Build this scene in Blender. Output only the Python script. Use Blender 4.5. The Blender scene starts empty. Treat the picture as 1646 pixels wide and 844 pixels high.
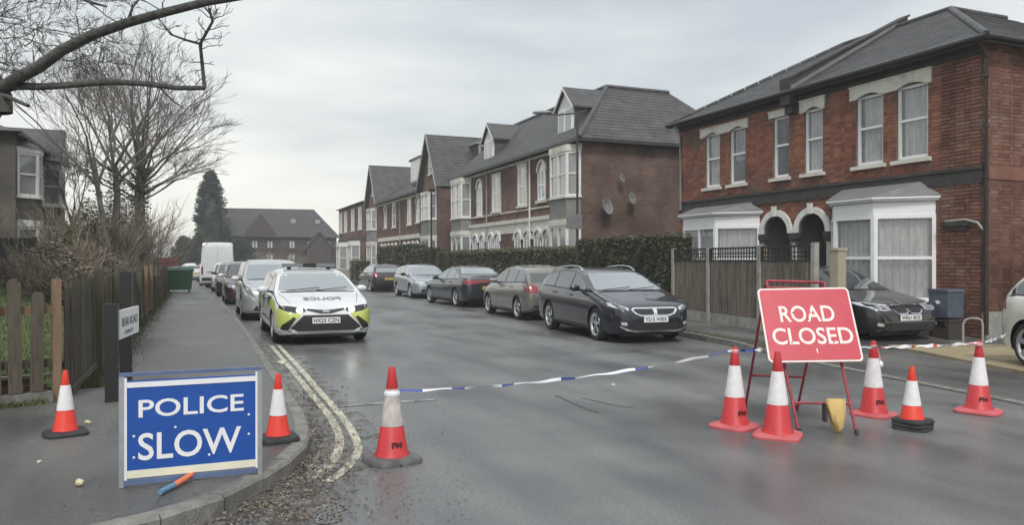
import bpy, bmesh, math, random
import numpy as np
from mathutils import Vector, Matrix
from mathutils.bvhtree import BVHTree

random.seed(7)
SC = bpy.context.scene
COL = SC.collection
R = math.radians

# ------------------------------------------------------------------ camera
EYE = 1.6
FPX = 1240.0                      # focal length in pixels of a 1646 pixel wide frame
YAW = math.atan(510 / 1240)       # the camera is turned this far right of the street's line
cam = bpy.data.cameras.new("camera")
cam.sensor_width = 36.0
cam.lens = 36.0 * FPX / 1646.0
cam.clip_start = 0.05
cam.clip_end = 3000
camera = bpy.data.objects.new("camera", cam)
COL.objects.link(camera)
camera.location = (0, 0, EYE)
camera.rotation_euler = (R(90 - 0.09), 0, -YAW)
SC.camera = camera

# ------------------------------------------------------------------ sky and sun (overcast)
SUN_EL, SUN_ROT = R(50), R(200)
world = bpy.data.worlds.new("World")
SC.world = world
world.use_nodes = True
wn, wl = world.node_tree.nodes, world.node_tree.links
for n in list(wn):
    wn.remove(n)
w_out = wn.new("ShaderNodeOutputWorld")
w_bg = wn.new("ShaderNodeBackground")
w_sky = wn.new("ShaderNodeTexSky")
w_sky.sky_type = 'NISHITA'
w_sky.sun_disc = False
w_sky.sun_elevation = SUN_EL
w_sky.sun_rotation = SUN_ROT
w_sky.air_density = 1.5
w_sky.dust_density = 4.0
w_tc = wn.new("ShaderNodeTexCoord")
w_sep = wn.new("ShaderNodeSeparateXYZ")
wl.new(w_tc.outputs["Generated"], w_sep.inputs[0])
w_map = wn.new("ShaderNodeMapping")
w_map.inputs["Scale"].default_value = (1.0, 1.0, 4.2)
w_map.inputs["Location"].default_value = (0.35, 0.1, 0.2)
wl.new(w_tc.outputs["Generated"], w_map.inputs["Vector"])
w_noise = wn.new("ShaderNodeTexNoise")
w_noise.inputs["Scale"].default_value = 1.7
w_noise.inputs["Detail"].default_value = 5
w_noise.inputs["Roughness"].default_value = 0.52
w_noise.inputs["Distortion"].default_value = 0.4
wl.new(w_map.outputs[0], w_noise.inputs["Vector"])
# cloud deck: grey-blue higher up, creamy and brighter toward the horizon
w_el = wn.new("ShaderNodeValToRGB")
cr = w_el.color_ramp
cr.elements[0].position = 0.0
cr.elements[0].color = (9.4, 9.2, 8.5, 1)
cr.elements[1].position = 1.0
cr.elements[1].color = (9.4, 9.7, 10.0, 1)
e = cr.elements.new(0.10); e.color = (8.9, 8.85, 8.5, 1)
e = cr.elements.new(0.18); e.color = (7.4, 7.55, 7.55, 1)
e = cr.elements.new(0.32); e.color = (6.6, 6.85, 7.05, 1)
e = cr.elements.new(0.55); e.color = (7.4, 7.8, 8.2, 1)
wl.new(w_sep.outputs["Z"], w_el.inputs["Fac"])
w_cl = wn.new("ShaderNodeValToRGB")
cr = w_cl.color_ramp
cr.elements[0].position = 0.33
cr.elements[0].color = (0.76, 0.80, 0.845, 1)
cr.elements[1].position = 0.68
cr.elements[1].color = (1.28, 1.26, 1.19, 1)
wl.new(w_noise.outputs["Fac"], w_cl.inputs["Fac"])
w_mul = wn.new("ShaderNodeMixRGB"); w_mul.blend_type = 'MULTIPLY'
w_mul.inputs["Fac"].default_value = 1.0
wl.new(w_el.outputs[0], w_mul.inputs[1])
wl.new(w_cl.outputs[0], w_mul.inputs[2])
w_mix = wn.new("ShaderNodeMixRGB")
w_mix.inputs["Fac"].default_value = 0.88      # how much cloud covers the clear sky
wl.new(w_sky.outputs[0], w_mix.inputs[1])
wl.new(w_mul.outputs[0], w_mix.inputs[2])
wl.new(w_mix.outputs[0], w_bg.inputs["Color"])
w_bg.inputs["Strength"].default_value = 0.085
wl.new(w_bg.outputs[0], w_out.inputs["Surface"])

sl = bpy.data.lights.new("sun", 'SUN')
sl.energy = 1.5
sl.angle = R(15)
sl.color = (1.0, 0.97, 0.93)
sun = bpy.data.objects.new("sun", sl)
COL.objects.link(sun)
sdir = Vector((math.sin(SUN_ROT) * math.cos(SUN_EL), math.cos(SUN_ROT) * math.cos(SUN_EL), math.sin(SUN_EL)))
sun.rotation_euler = (-sdir).to_track_quat('-Z', 'Y').to_euler()
sun.location = (0, 0, 40)

vs = SC.view_settings
vs.view_transform = 'Standard'
vs.look = 'None'
vs.gamma = 1.0
vs.exposure = 0.52
vs.use_curve_mapping = False


def vc(right, fwd, z=0.0):
    """a place given as metres to the right of and ahead of where the photographer stood"""
    return Vector((fwd * math.sin(YAW) + right * math.cos(YAW), fwd * math.cos(YAW) - right * math.sin(YAW), z))


def at(px, py, z=0.0):
    """the ground point (at height z) seen at a pixel of the photograph"""
    d = FPX * (EYE - z) / (py - 420.0)
    return vc((px - 823) / FPX * d, d, z)


# ------------------------------------------------------------------ materials
MATS = {}


def pbr(name, col, rough=0.7, metal=0.0, var=0.0, vscale=6.0, bump=0.0, bscale=40.0, spec=0.5, coat=0.0,
        col2=None, emit=None, estr=0.0, island=0.0, detail=6, stretch=None, blotch=None, rvar=0.0):
    """principled material with noise colour variation, grain bump and optional per-piece variation"""
    if name in MATS:
        return MATS[name]
    m = bpy.data.materials.new(name)
    m.use_nodes = True
    nt = m.node_tree
    N, L = nt.nodes, nt.links
    b = N["Principled BSDF"]
    b.inputs["Roughness"].default_value = rough
    b.inputs["Metallic"].default_value = metal
    b.inputs["Specular IOR Level"].default_value = spec
    b.inputs["Coat Weight"].default_value = coat
    b.inputs["Coat Roughness"].default_value = 0.04
    tc = N.new("ShaderNodeTexCoord")
    vec = tc.outputs["Object"]
    if stretch:
        mp = N.new("ShaderNodeMapping")
        mp.inputs["Scale"].default_value = stretch
        L.new(vec, mp.inputs["Vector"])
        vec = mp.outputs[0]
    c = (*col, 1)
    out = None
    if var > 0 or col2:
        ns = N.new("ShaderNodeTexNoise")
        ns.inputs["Scale"].default_value = vscale
        ns.inputs["Detail"].default_value = detail
        ns.inputs["Roughness"].default_value = 0.6
        L.new(vec, ns.inputs["Vector"])
        rp = N.new("ShaderNodeValToRGB")
        rp.color_ramp.elements[0].position = 0.32
        rp.color_ramp.elements[1].position = 0.68
        c2 = col2 if col2 else tuple(min(1, x * (1 + var)) for x in col)
        c1 = col if col2 else tuple(x * (1 - var) for x in col)
        rp.color_ramp.elements[0].color = (*c1, 1)
        rp.color_ramp.elements[1].color = (*c2, 1)
        L.new(ns.outputs["Fac"], rp.inputs["Fac"])
        out = rp.outputs[0]
        if rvar > 0:
            mr = N.new("ShaderNodeMapRange")
            mr.inputs["From Min"].default_value = 0.35
            mr.inputs["From Max"].default_value = 0.65
            mr.inputs["To Min"].default_value = rough - rvar
            mr.inputs["To Max"].default_value = rough + rvar
            L.new(ns.outputs["Fac"], mr.inputs["Value"])
            L.new(mr.outputs[0], b.inputs["Roughness"])
    if blotch:
        bc, bs, lo, hi = blotch
        nb = N.new("ShaderNodeTexNoise")
        nb.inputs["Scale"].default_value = bs
        nb.inputs["Detail"].default_value = 8
        nb.inputs["Roughness"].default_value = 0.65
        L.new(tc.outputs["Object"], nb.inputs["Vector"])
        mr = N.new("ShaderNodeMapRange")
        mr.inputs["From Min"].default_value = lo
        mr.inputs["From Max"].default_value = hi
        L.new(nb.outputs["Fac"], mr.inputs["Value"])
        mx = N.new("ShaderNodeMixRGB")
        L.new(mr.outputs[0], mx.inputs[0])
        if out:
            L.new(out, mx.inputs[1])
        else:
            mx.inputs[1].default_value = c
        mx.inputs[2].default_value = (*bc, 1)
        out = mx.outputs[0]
    if island > 0:
        g = N.new("ShaderNodeNewGeometry")
        mr = N.new("ShaderNodeMapRange")
        mr.inputs["To Min"].default_value = 1 - island
        mr.inputs["To Max"].default_value = 1 + island
        L.new(g.outputs["Random Per Island"], mr.inputs["Value"])
        oi = N.new("ShaderNodeObjectInfo")
        mr2 = N.new("ShaderNodeMapRange")
        mr2.inputs["To Min"].default_value = 1 - island * .5
        mr2.inputs["To Max"].default_value = 1 + island * .5
        L.new(oi.outputs["Random"], mr2.inputs["Value"])
        mm = N.new("ShaderNodeMath"); mm.operation = 'MULTIPLY'
        L.new(mr.outputs[0], mm.inputs[0]); L.new(mr2.outputs[0], mm.inputs[1])
        hs = N.new("ShaderNodeHueSaturation")
        L.new(mm.outputs[0], hs.inputs["Value"])
        if out:
            L.new(out, hs.inputs["Color"])
        else:
            hs.inputs["Color"].default_value = c
        out = hs.outputs[0]
    if out:
        L.new(out, b.inputs["Base Color"])
    else:
        b.inputs["Base Color"].default_value = c
    if bump > 0:
        nb = N.new("ShaderNodeTexNoise")
        nb.inputs["Scale"].default_value = bscale
        nb.inputs["Detail"].default_value = 5
        L.new(vec, nb.inputs["Vector"])
        bp = N.new("ShaderNodeBump")
        bp.inputs["Strength"].default_value = bump
        bp.inputs["Distance"].default_value = 0.02
        L.new(nb.outputs["Fac"], bp.inputs["Height"])
        L.new(bp.outputs[0], b.inputs["Normal"])
    if emit:
        b.inputs["Emission Color"].default_value = (*emit, 1)
        b.inputs["Emission Strength"].default_value = estr
    MATS[name] = m
    return m


def brick_mat(name, c1, c2, mortar, uaxis='x', scale=1.0, dirt=None):
    """far brickwork: courses as texture, too small there to build one by one"""
    m = bpy.data.materials.new(name)
    m.use_nodes = True
    N, L = m.node_tree.nodes, m.node_tree.links
    b = N["Principled BSDF"]
    b.inputs["Roughness"].default_value = 0.9
    b.inputs["Specular IOR Level"].default_value = 0.25
    tc = N.new("ShaderNodeTexCoord")
    sp = N.new("ShaderNodeSeparateXYZ")
    L.new(tc.outputs["Object"], sp.inputs[0])
    cb = N.new("ShaderNodeCombineXYZ")
    ad = N.new("ShaderNodeMath"); ad.operation = 'ADD'
    L.new(sp.outputs["X"], ad.inputs[0]); L.new(sp.outputs["Y"], ad.inputs[1])
    L.new(ad.outputs[0], cb.inputs["X"]); L.new(sp.outputs["Z"], cb.inputs["Y"])
    br = N.new("ShaderNodeTexBrick")
    br.inputs["Scale"].default_value = 1.0
    br.inputs["Brick Width"].default_value = 0.225
    br.inputs["Row Height"].default_value = 0.075
    br.inputs["Mortar Size"].default_value = 0.008
    br.inputs["Color1"].default_value = (*c1, 1)
    br.inputs["Color2"].default_value = (*c2, 1)
    br.inputs["Mortar"].default_value = (*mortar, 1)
    L.new(cb.outputs[0], br.inputs["Vector"])
    ns = N.new("ShaderNodeTexNoise")
    ns.inputs["Scale"].default_value = 0.8
    ns.inputs["Detail"].default_value = 8
    L.new(tc.outputs["Object"], ns.inputs["Vector"])
    mr = N.new("ShaderNodeMapRange")
    mr.inputs["From Min"].default_value = 0.35
    mr.inputs["From Max"].default_value = 0.7
    mr.inputs["To Min"].default_value = 0.6
    mr.inputs["To Max"].default_value = 1.3
    L.new(ns.outputs["Fac"], mr.inputs["Value"])
    hs = N.new("ShaderNodeHueSaturation")
    L.new(mr.outputs[0], hs.inputs["Value"])
    L.new(br.outputs["Color"], hs.inputs["Color"])
    L.new(hs.outputs[0], b.inputs["Base Color"])
    bp = N.new("ShaderNodeBump")
    bp.inputs["Strength"].default_value = 0.5
    bp.inputs["Distance"].default_value = 0.01
    L.new(br.outputs["Fac"], bp.inputs["Height"])
    bp.invert = True
    L.new(bp.outputs[0], b.inputs["Normal"])
    MATS[name] = m
    return m


def road_mat(name, col, dark, rough_dry, rough_wet, wet_lo, wet_hi, crack=0.0):
    """asphalt: aggregate speckle, long worn streaks, damp patches that shine"""
    m = bpy.data.materials.new(name)
    m.use_nodes = True
    N, L = m.node_tree.nodes, m.node_tree.links
    b = N["Principled BSDF"]
    tc = N.new("ShaderNodeTexCoord")
    mp = N.new("ShaderNodeMapping")
    mp.inputs["Scale"].default_value = (1.0, 0.22, 1.0)
    L.new(tc.outputs["Object"], mp.inputs["Vector"])
    n1 = N.new("ShaderNodeTexNoise"); n1.inputs["Scale"].default_value = 1.3; n1.inputs["Detail"].default_value = 7
    L.new(mp.outputs[0], n1.inputs["Vector"])
    n2 = N.new("ShaderNodeTexNoise"); n2.inputs["Scale"].default_value = 0.55; n2.inputs["Detail"].default_value = 6
    L.new(tc.outputs["Object"], n2.inputs["Vector"])
    n3 = N.new("ShaderNodeTexNoise"); n3.inputs["Scale"].default_value = 38; n3.inputs["Detail"].default_value = 7; n3.inputs["Roughness"].default_value = 0.75
    L.new(tc.outputs["Object"], n3.inputs["Vector"])
    ad = N.new("ShaderNodeMath"); ad.operation = 'ADD'
    L.new(n1.outputs["Fac"], ad.inputs[0]); L.new(n2.outputs["Fac"], ad.inputs[1])
    mr = N.new("ShaderNodeMapRange")
    mr.inputs["From Min"].default_value = wet_lo
    mr.inputs["From Max"].default_value = wet_hi
    L.new(ad.outputs[0], mr.inputs["Value"])
    mx = N.new("ShaderNodeMixRGB")
    mx.inputs[1].default_value = (*dark, 1)
    mx.inputs[2].default_value = (*col, 1)
    L.new(mr.outputs[0], mx.inputs[0])
    sp = N.new("ShaderNodeMapRange")
    sp.inputs["From Min"].default_value = 0.3
    sp.inputs["From Max"].default_value = 0.7
    sp.inputs["To Min"].default_value = 0.62
    sp.inputs["To Max"].default_value = 1.4
    L.new(n3.outputs["Fac"], sp.inputs["Value"])
    hs = N.new("ShaderNodeHueSaturation")
    L.new(sp.outputs[0], hs.inputs["Value"])
    L.new(mx.outputs[0], hs.inputs["Color"])
    out = hs.outputs[0]
    if crack > 0:
        vo = N.new("ShaderNodeTexVoronoi")
        vo.feature = 'DISTANCE_TO_EDGE'
        vo.inputs["Scale"].default_value = 0.33
        nz = N.new("ShaderNodeTexNoise"); nz.inputs["Scale"].default_value = 3.0; nz.inputs["Detail"].default_value = 5
        L.new(tc.outputs["Object"], nz.inputs["Vector"])
        va = N.new("ShaderNodeMixRGB"); va.blend_type = 'ADD'; va.inputs[0].default_value = 0.35
        L.new(tc.outputs["Object"], va.inputs[1]); L.new(nz.outputs["Color"], va.inputs[2])
        L.new(va.outputs[0], vo.inputs["Vector"])
        cm = N.new("ShaderNodeMapRange")
        cm.inputs["From Min"].default_value = 0.0
        cm.inputs["From Max"].default_value = 0.006
        cm.inputs["To Min"].default_value = crack
        cm.inputs["To Max"].default_value = 0.0
        L.new(vo.outputs["Distance"], cm.inputs["Value"])
        cx = N.new("ShaderNodeMixRGB")
        L.new(cm.outputs[0], cx.inputs[0]); L.new(out, cx.inputs[1])
        cx.inputs[2].default_value = (0.02, 0.02, 0.02, 1)
        out = cx.outputs[0]
    L.new(out, b.inputs["Base Color"])
    rr = N.new("ShaderNodeMapRange")
    rr.inputs["To Min"].default_value = rough_wet
    rr.inputs["To Max"].default_value = rough_dry
    L.new(mr.outputs[0], rr.inputs["Value"])
    L.new(rr.outputs[0], b.inputs["Roughness"])
    b.inputs["Specular IOR Level"].default_value = 0.6
    bp = N.new("ShaderNodeBump")
    bp.inputs["Strength"].default_value = 0.22
    bp.inputs["Distance"].default_value = 0.006
    L.new(n3.outputs["Fac"], bp.inputs["Height"])
    L.new(bp.outputs[0], b.inputs["Normal"])
    MATS[name] = m
    return m


road_mat("asphalt", (0.16, 0.161, 0.16), (0.078, 0.080, 0.083), 0.50, 0.29, 0.80, 1.22, 0.0)
road_mat("pavement_tar", (0.115, 0.115, 0.108), (0.052, 0.052, 0.05), 0.65, 0.34, 0.80, 1.2, 0.5)
pbr("kerb_stone", (0.17, 0.165, 0.15), 0.7, var=0.3, vscale=9, bump=0.5, bscale=60, island=0.12, blotch=((0.07, 0.07, 0.06), 3, 0.5, 0.75))
pbr("earth", (0.06, 0.055, 0.035), 0.95, var=0.3, vscale=2)
pbr("moss", (0.05, 0.055, 0.025), 0.9, col2=(0.10, 0.10, 0.05), vscale=9, island=0.3)
pbr("grass", (0.05, 0.07, 0.02), 0.9, col2=(0.10, 0.12, 0.04), vscale=14, island=0.3)
pbr("lawn", (0.055, 0.08, 0.02), 0.95, col2=(0.11, 0.135, 0.04), vscale=3, bump=0.8, bscale=90)
pbr("white_paint", (0.68, 0.68, 0.65), 0.5, var=0.06, vscale=4, blotch=((0.5, 0.49, 0.44), 2.2, 0.55, 0.8))
pbr("upvc", (0.78, 0.79, 0.8), 0.3, var=0.03, vscale=3)
pbr("stone_cream", (0.62, 0.60, 0.54), 0.75, var=0.12, vscale=5, bump=0.25, bscale=50, blotch=((0.28, 0.26, 0.22), 2.5, 0.52, 0.78))
pbr("mortar", (0.16, 0.115, 0.092), 0.95, var=0.25, vscale=5, blotch=((0.30, 0.27, 0.24), 0.9, 0.55, 0.7))
pbr("dark_band", (0.05, 0.045, 0.043), 0.85, var=0.3, vscale=6, bump=0.4, bscale=50)
pbr("slate", (0.060, 0.059, 0.062), 0.55, var=0.25, vscale=2, island=0.20, bump=0.3, bscale=30, blotch=((0.085, 0.088, 0.06), 1.2, 0.55, 0.75))
pbr("lead", (0.17, 0.17, 0.175), 0.55, var=0.15, vscale=4)
pbr("gutter_black", (0.03, 0.03, 0.032), 0.5)
pbr("pipe_brown", (0.035, 0.022, 0.02), 0.5, var=0.2)
pbr("pipe_grey", (0.28, 0.28, 0.27), 0.6, var=0.1)
pbr("curtain", (0.74, 0.74, 0.72), 0.9, col2=(0.50, 0.50, 0.49), vscale=9, stretch=(1, 1, .35), island=.1)
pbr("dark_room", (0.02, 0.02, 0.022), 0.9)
pbr("wood_grey", (0.055, 0.046, 0.034), 0.85, col2=(0.125, 0.108, 0.08), vscale=5, stretch=(6, 6, 0.6), bump=0.6, bscale=30, island=0.25,
    blotch=((0.06, 0.075, 0.03), 3.0, 0.5, 0.75))
pbr("wood_tan", (0.15, 0.095, 0.06), 0.8, col2=(0.25, 0.165, 0.11), vscale=5, stretch=(6, 6, 0.6), bump=0.4, bscale=30)
pbr("wood_brown", (0.085, 0.065, 0.05), 0.85, col2=(0.22, 0.195, 0.16), vscale=3.5, stretch=(6, 6, 0.5), bump=0.6, bscale=30, island=0.3,
    blotch=((0.05, 0.055, 0.03), 2.0, 0.5, 0.8))
pbr("wood_dark", (0.022, 0.022, 0.022), 0.7, var=0.3, vscale=5, bump=0.3, island=0.2)
pbr("concrete", (0.32, 0.315, 0.29), 0.85, var=0.18, vscale=8, bump=0.5, bscale=60, blotch=((0.15, 0.16, 0.12), 3.0, 0.5, 0.75))
pbr("tan_paving", (0.24, 0.19, 0.115), 0.85, col2=(0.33, 0.27, 0.17), vscale=4, bump=0.5, bscale=50, blotch=((0.12, 0.10, 0.06), 1.5, 0.52, 0.7))
pbr("bark", (0.045, 0.045, 0.042), 0.95, col2=(0.10, 0.098, 0.09), vscale=14, bump=1.0, bscale=25)
pbr("bark_far", (0.125, 0.11, 0.10), 0.95, var=0.3, vscale=10)
pbr("ivy", (0.03, 0.045, 0.02), 0.7, var=0.3, vscale=3, island=0.4)
pbr("twig_brown", (0.20, 0.17, 0.13), 0.95, var=0.3, vscale=2, island=0.4)
pbr("leaf_olive", (0.085, 0.085, 0.035), 0.8, var=0.3, vscale=2, island=0.45)
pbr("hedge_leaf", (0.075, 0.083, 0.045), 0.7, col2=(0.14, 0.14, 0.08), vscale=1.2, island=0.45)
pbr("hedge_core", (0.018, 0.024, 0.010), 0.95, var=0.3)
pbr("conifer_leaf", (0.022, 0.042, 0.026), 0.8, var=0.3, vscale=1.5, island=0.5)
pbr("dead_leaf", (0.10, 0.078, 0.058), 0.75, col2=(0.22, 0.18, 0.14), vscale=8, island=0.6)
pbr("litter_white", (0.6, 0.58, 0.5), 0.8, var=0.1)
pbr("litter_cream", (0.62, 0.54, 0.36), 0.8, var=0.15, vscale=20)
pbr("cone_red", (0.50, 0.033, 0.038), 0.42, var=0.10, vscale=7, blotch=((0.40, 0.10, 0.09), 6, 0.58, 0.8), bump=0.08, bscale=12)
pbr("cone_pink", (0.50, 0.10, 0.11), 0.55, var=0.10, vscale=7, blotch=((0.40, 0.17, 0.15), 6, 0.5, 0.8))
pbr("cone_orange", (0.70, 0.045, 0.026), 0.4, var=0.08, vscale=7)
pbr("cone_white", (0.72, 0.70, 0.71), 0.45, var=0.08, vscale=16, bump=0.15, bscale=18)
pbr("cone_worn", (0.50, 0.46, 0.44), 0.5, var=0.25, vscale=8, blotch=((0.30, 0.27, 0.26), 7, 0.5, 0.7))
pbr("rubber_black", (0.022, 0.022, 0.024), 0.65, var=0.3, bump=0.3, bscale=30)
pbr("rubber_grey", (0.10, 0.10, 0.10), 0.75, var=0.35, vscale=9)
pbr("sign_blue", (0.012, 0.075, 0.34), 0.35, var=0.08, vscale=5)
pbr("sign_white", (0.78, 0.78, 0.80), 0.45, var=0.04)
pbr("sign_cream", (0.72, 0.70, 0.56), 0.5, var=0.08, vscale=5)
pbr("sign_red", (0.47, 0.030, 0.055), 0.42, var=0.07, vscale=6, blotch=((0.44, 0.07, 0.08), 9, 0.6, 0.8))
pbr("sign_pink_white", (0.74, 0.66, 0.62), 0.5, var=0.06, vscale=12)
pbr("galv", (0.42, 0.44, 0.47), 0.38, metal=0.6, var=0.15, vscale=9)
pbr("blue_steel", (0.10, 0.14, 0.26), 0.45, var=0.2)
pbr("red_steel", (0.30, 0.03, 0.045), 0.5, var=0.25, vscale=12, blotch=((0.09, 0.03, 0.03), 8, 0.55, 0.7))
pbr("ink", (0.015, 0.015, 0.018), 0.5)
pbr("ink_grey", (0.16, 0.18, 0.20), 0.5)
pbr("stencil", (0.09, 0.008, 0.010), 0.5)
pbr("post_black", (0.015, 0.015, 0.017), 0.4)
pbr("tape_white", (0.74, 0.75, 0.78), 0.35)
pbr("tape_blue", (0.06, 0.09, 0.30), 0.35)
pbr("tape_red", (0.50, 0.05, 0.05), 0.35)
pbr("tape_pink", (0.62, 0.30, 0.30), 0.35)
pbr("yellow_bag", (0.60, 0.43, 0.16), 0.65, var=0.15, vscale=8, bump=0.3, bscale=15, blotch=((0.34, 0.24, 0.08), 7, 0.55, 0.8))
pbr("baton_orange", (0.75, 0.19, 0.08), 0.5)
pbr("baton_blue", (0.12, 0.24, 0.38), 0.5)
pbr("bin_green", (0.022, 0.075, 0.042), 0.5, var=0.15)
pbr("bin_red", (0.22, 0.03, 0.035), 0.5, var=0.15)
pbr("cabinet_blue", (0.07, 0.085, 0.115), 0.5, var=0.2)
pbr("cabinet_brown", (0.045, 0.035, 0.03), 0.8, var=0.3)
pbr("tyre", (0.018, 0.018, 0.019), 0.8, bump=0.2)
pbr("alloy", (0.55, 0.56, 0.58), 0.28, metal=0.8)
pbr("alloy_dull", (0.25, 0.25, 0.26), 0.4, metal=0.7)
pbr("chrome", (0.75, 0.76, 0.78), 0.12, metal=1.0)
pbr("car_black_trim", (0.014, 0.014, 0.016), 0.45)
pbr("plate_white", (0.72, 0.73, 0.74), 0.4)
pbr("plate_yellow", (0.72, 0.56, 0.10), 0.4)
pbr("tail_red", (0.22, 0.010, 0.018), 0.25, coat=1.0)
pbr("lamp_clear", (0.55, 0.57, 0.60), 0.12, metal=0.4, coat=1.0)
pbr("lamp_lit", (0.9, 0.9, 0.85), 0.3, emit=(1.0, 0.97, 0.86), estr=16.0)
pbr("amber", (0.6, 0.22, 0.03), 0.3)
pbr("hi_vis", (0.47, 0.53, 0.12), 0.35, coat=0.6)
pbr("hi_vis_bright", (0.68, 0.85, 0.03), 0.35, coat=0.6)
pbr("police_blue", (0.02, 0.06, 0.30), 0.35, coat=0.6)
pbr("dish_grey", (0.20, 0.195, 0.19), 0.5, var=0.1)
pbr("render_cream", (0.33, 0.29, 0.225), 0.85, var=0.1, vscale=2)
pbr("render_grey", (0.20, 0.20, 0.19), 0.85, var=0.15, vscale=2)
pbr("far_brick", (0.065, 0.052, 0.046), 0.9, var=0.2, vscale=1.5)
pbr("far_roof", (0.05, 0.048, 0.05), 0.8, var=0.2, vscale=1.5)
pbr("water", (0.05, 0.052, 0.055), 0.06, spec=0.8)

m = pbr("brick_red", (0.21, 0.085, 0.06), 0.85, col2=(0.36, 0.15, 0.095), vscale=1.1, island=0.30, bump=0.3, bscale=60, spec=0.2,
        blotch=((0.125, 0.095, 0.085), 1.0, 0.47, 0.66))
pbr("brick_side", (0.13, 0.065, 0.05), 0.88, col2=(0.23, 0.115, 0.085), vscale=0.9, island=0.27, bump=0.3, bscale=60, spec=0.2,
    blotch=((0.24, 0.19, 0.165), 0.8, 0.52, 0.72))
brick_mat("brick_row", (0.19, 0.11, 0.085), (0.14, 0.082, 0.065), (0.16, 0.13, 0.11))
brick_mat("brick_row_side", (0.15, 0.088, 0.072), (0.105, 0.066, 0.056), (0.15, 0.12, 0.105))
brick_mat("brick_left", (0.13, 0.12, 0.105), (0.11, 0.10, 0.09), (0.11, 0.10, 0.085))


def worn_mat(name, col, base, lo, hi, scale):
    m = bpy.data.materials.new(name)
    m.use_nodes = True
    N, L = m.node_tree.nodes, m.node_tree.links
    b = N["Principled BSDF"]
    b.inputs["Roughness"].default_value = 0.5
    tc = N.new("ShaderNodeTexCoord")
    ns = N.new("ShaderNodeTexNoise"); ns.inputs["Scale"].default_value = scale; ns.inputs["Detail"].default_value = 9
    ns.inputs["Roughness"].default_value = 0.7
    L.new(tc.outputs["Object"], ns.inputs["Vector"])
    rp = N.new("ShaderNodeValToRGB")
    rp.color_ramp.elements[0].position = lo; rp.color_ramp.elements[0].color = (*base, 1)
    rp.color_ramp.elements[1].position = hi; rp.color_ramp.elements[1].color = (*col, 1)
    L.new(ns.outputs["Fac"], rp.inputs["Fac"])
    L.new(rp.outputs[0], b.inputs["Base Color"])
    MATS[name] = m
    return m


worn_mat("yellow_line", (0.52, 0.50, 0.38), (0.20, 0.19, 0.16), 0.36, 0.56, 3.2)
worn_mat("white_line", (0.36, 0.36, 0.35), (0.10, 0.10, 0.10), 0.42, 0.62, 7)


def silt_mat(name):
    """wet silt fading out in ragged patches"""
    m = pbr(name, (0.045, 0.038, 0.03), 0.35, col2=(0.10, 0.085, 0.065), vscale=14, bump=0.5, bscale=60)
    N, L = m.node_tree.nodes, m.node_tree.links
    tc = N.new("ShaderNodeTexCoord")
    ns = N.new("ShaderNodeTexNoise"); ns.inputs["Scale"].default_value = 4.5; ns.inputs["Detail"].default_value = 9; ns.inputs["Roughness"].default_value = 0.7
    L.new(tc.outputs["Object"], ns.inputs["Vector"])
    mr = N.new("ShaderNodeMapRange"); mr.inputs["From Min"].default_value = 0.49; mr.inputs["From Max"].default_value = 0.66
    L.new(ns.outputs["Fac"], mr.inputs["Value"])
    L.new(mr.outputs[0], N["Principled BSDF"].inputs["Alpha"])


silt_mat("silt")
pbr("tar", (0.075, 0.075, 0.078), 0.35, var=0.3)


def glass_mat(name, tint, rough, see):
    """window glass: mirrors the sky, lets what is behind show through"""
    m = bpy.data.materials.new(name)
    m.use_nodes = True
    N, L = m.node_tree.nodes, m.node_tree.links
    b = N["Principled BSDF"]
    b.inputs["Base Color"].default_value = (*tint, 1)
    b.inputs["Roughness"].default_value = rough
    b.inputs["Specular IOR Level"].default_value = 1.0
    b.inputs["IOR"].default_value = 1.6
    b.inputs["Coat Weight"].default_value = 0.8
    b.inputs["Coat Roughness"].default_value = 0.02
    b.inputs["Alpha"].default_value = 1.0 - see
    MATS[name] = m
    return m


glass_mat("glass", (0.30, 0.32, 0.33), 0.03, 0.55)
glass_mat("glass_far", (0.20, 0.21, 0.215), 0.08, 0.0)
glass_mat("car_glass", (0.02, 0.024, 0.026), 0.03, 0.0)
glass_mat("car_glass_pale", (0.20, 0.23, 0.24), 0.08, 0.0)  # pale tint: sky reflection painted into the opaque glass colour


def paint(name, col, flake=0.0):
    return pbr(name, col, 0.30, metal=flake, coat=1.0, var=0.06, vscale=3)


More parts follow.
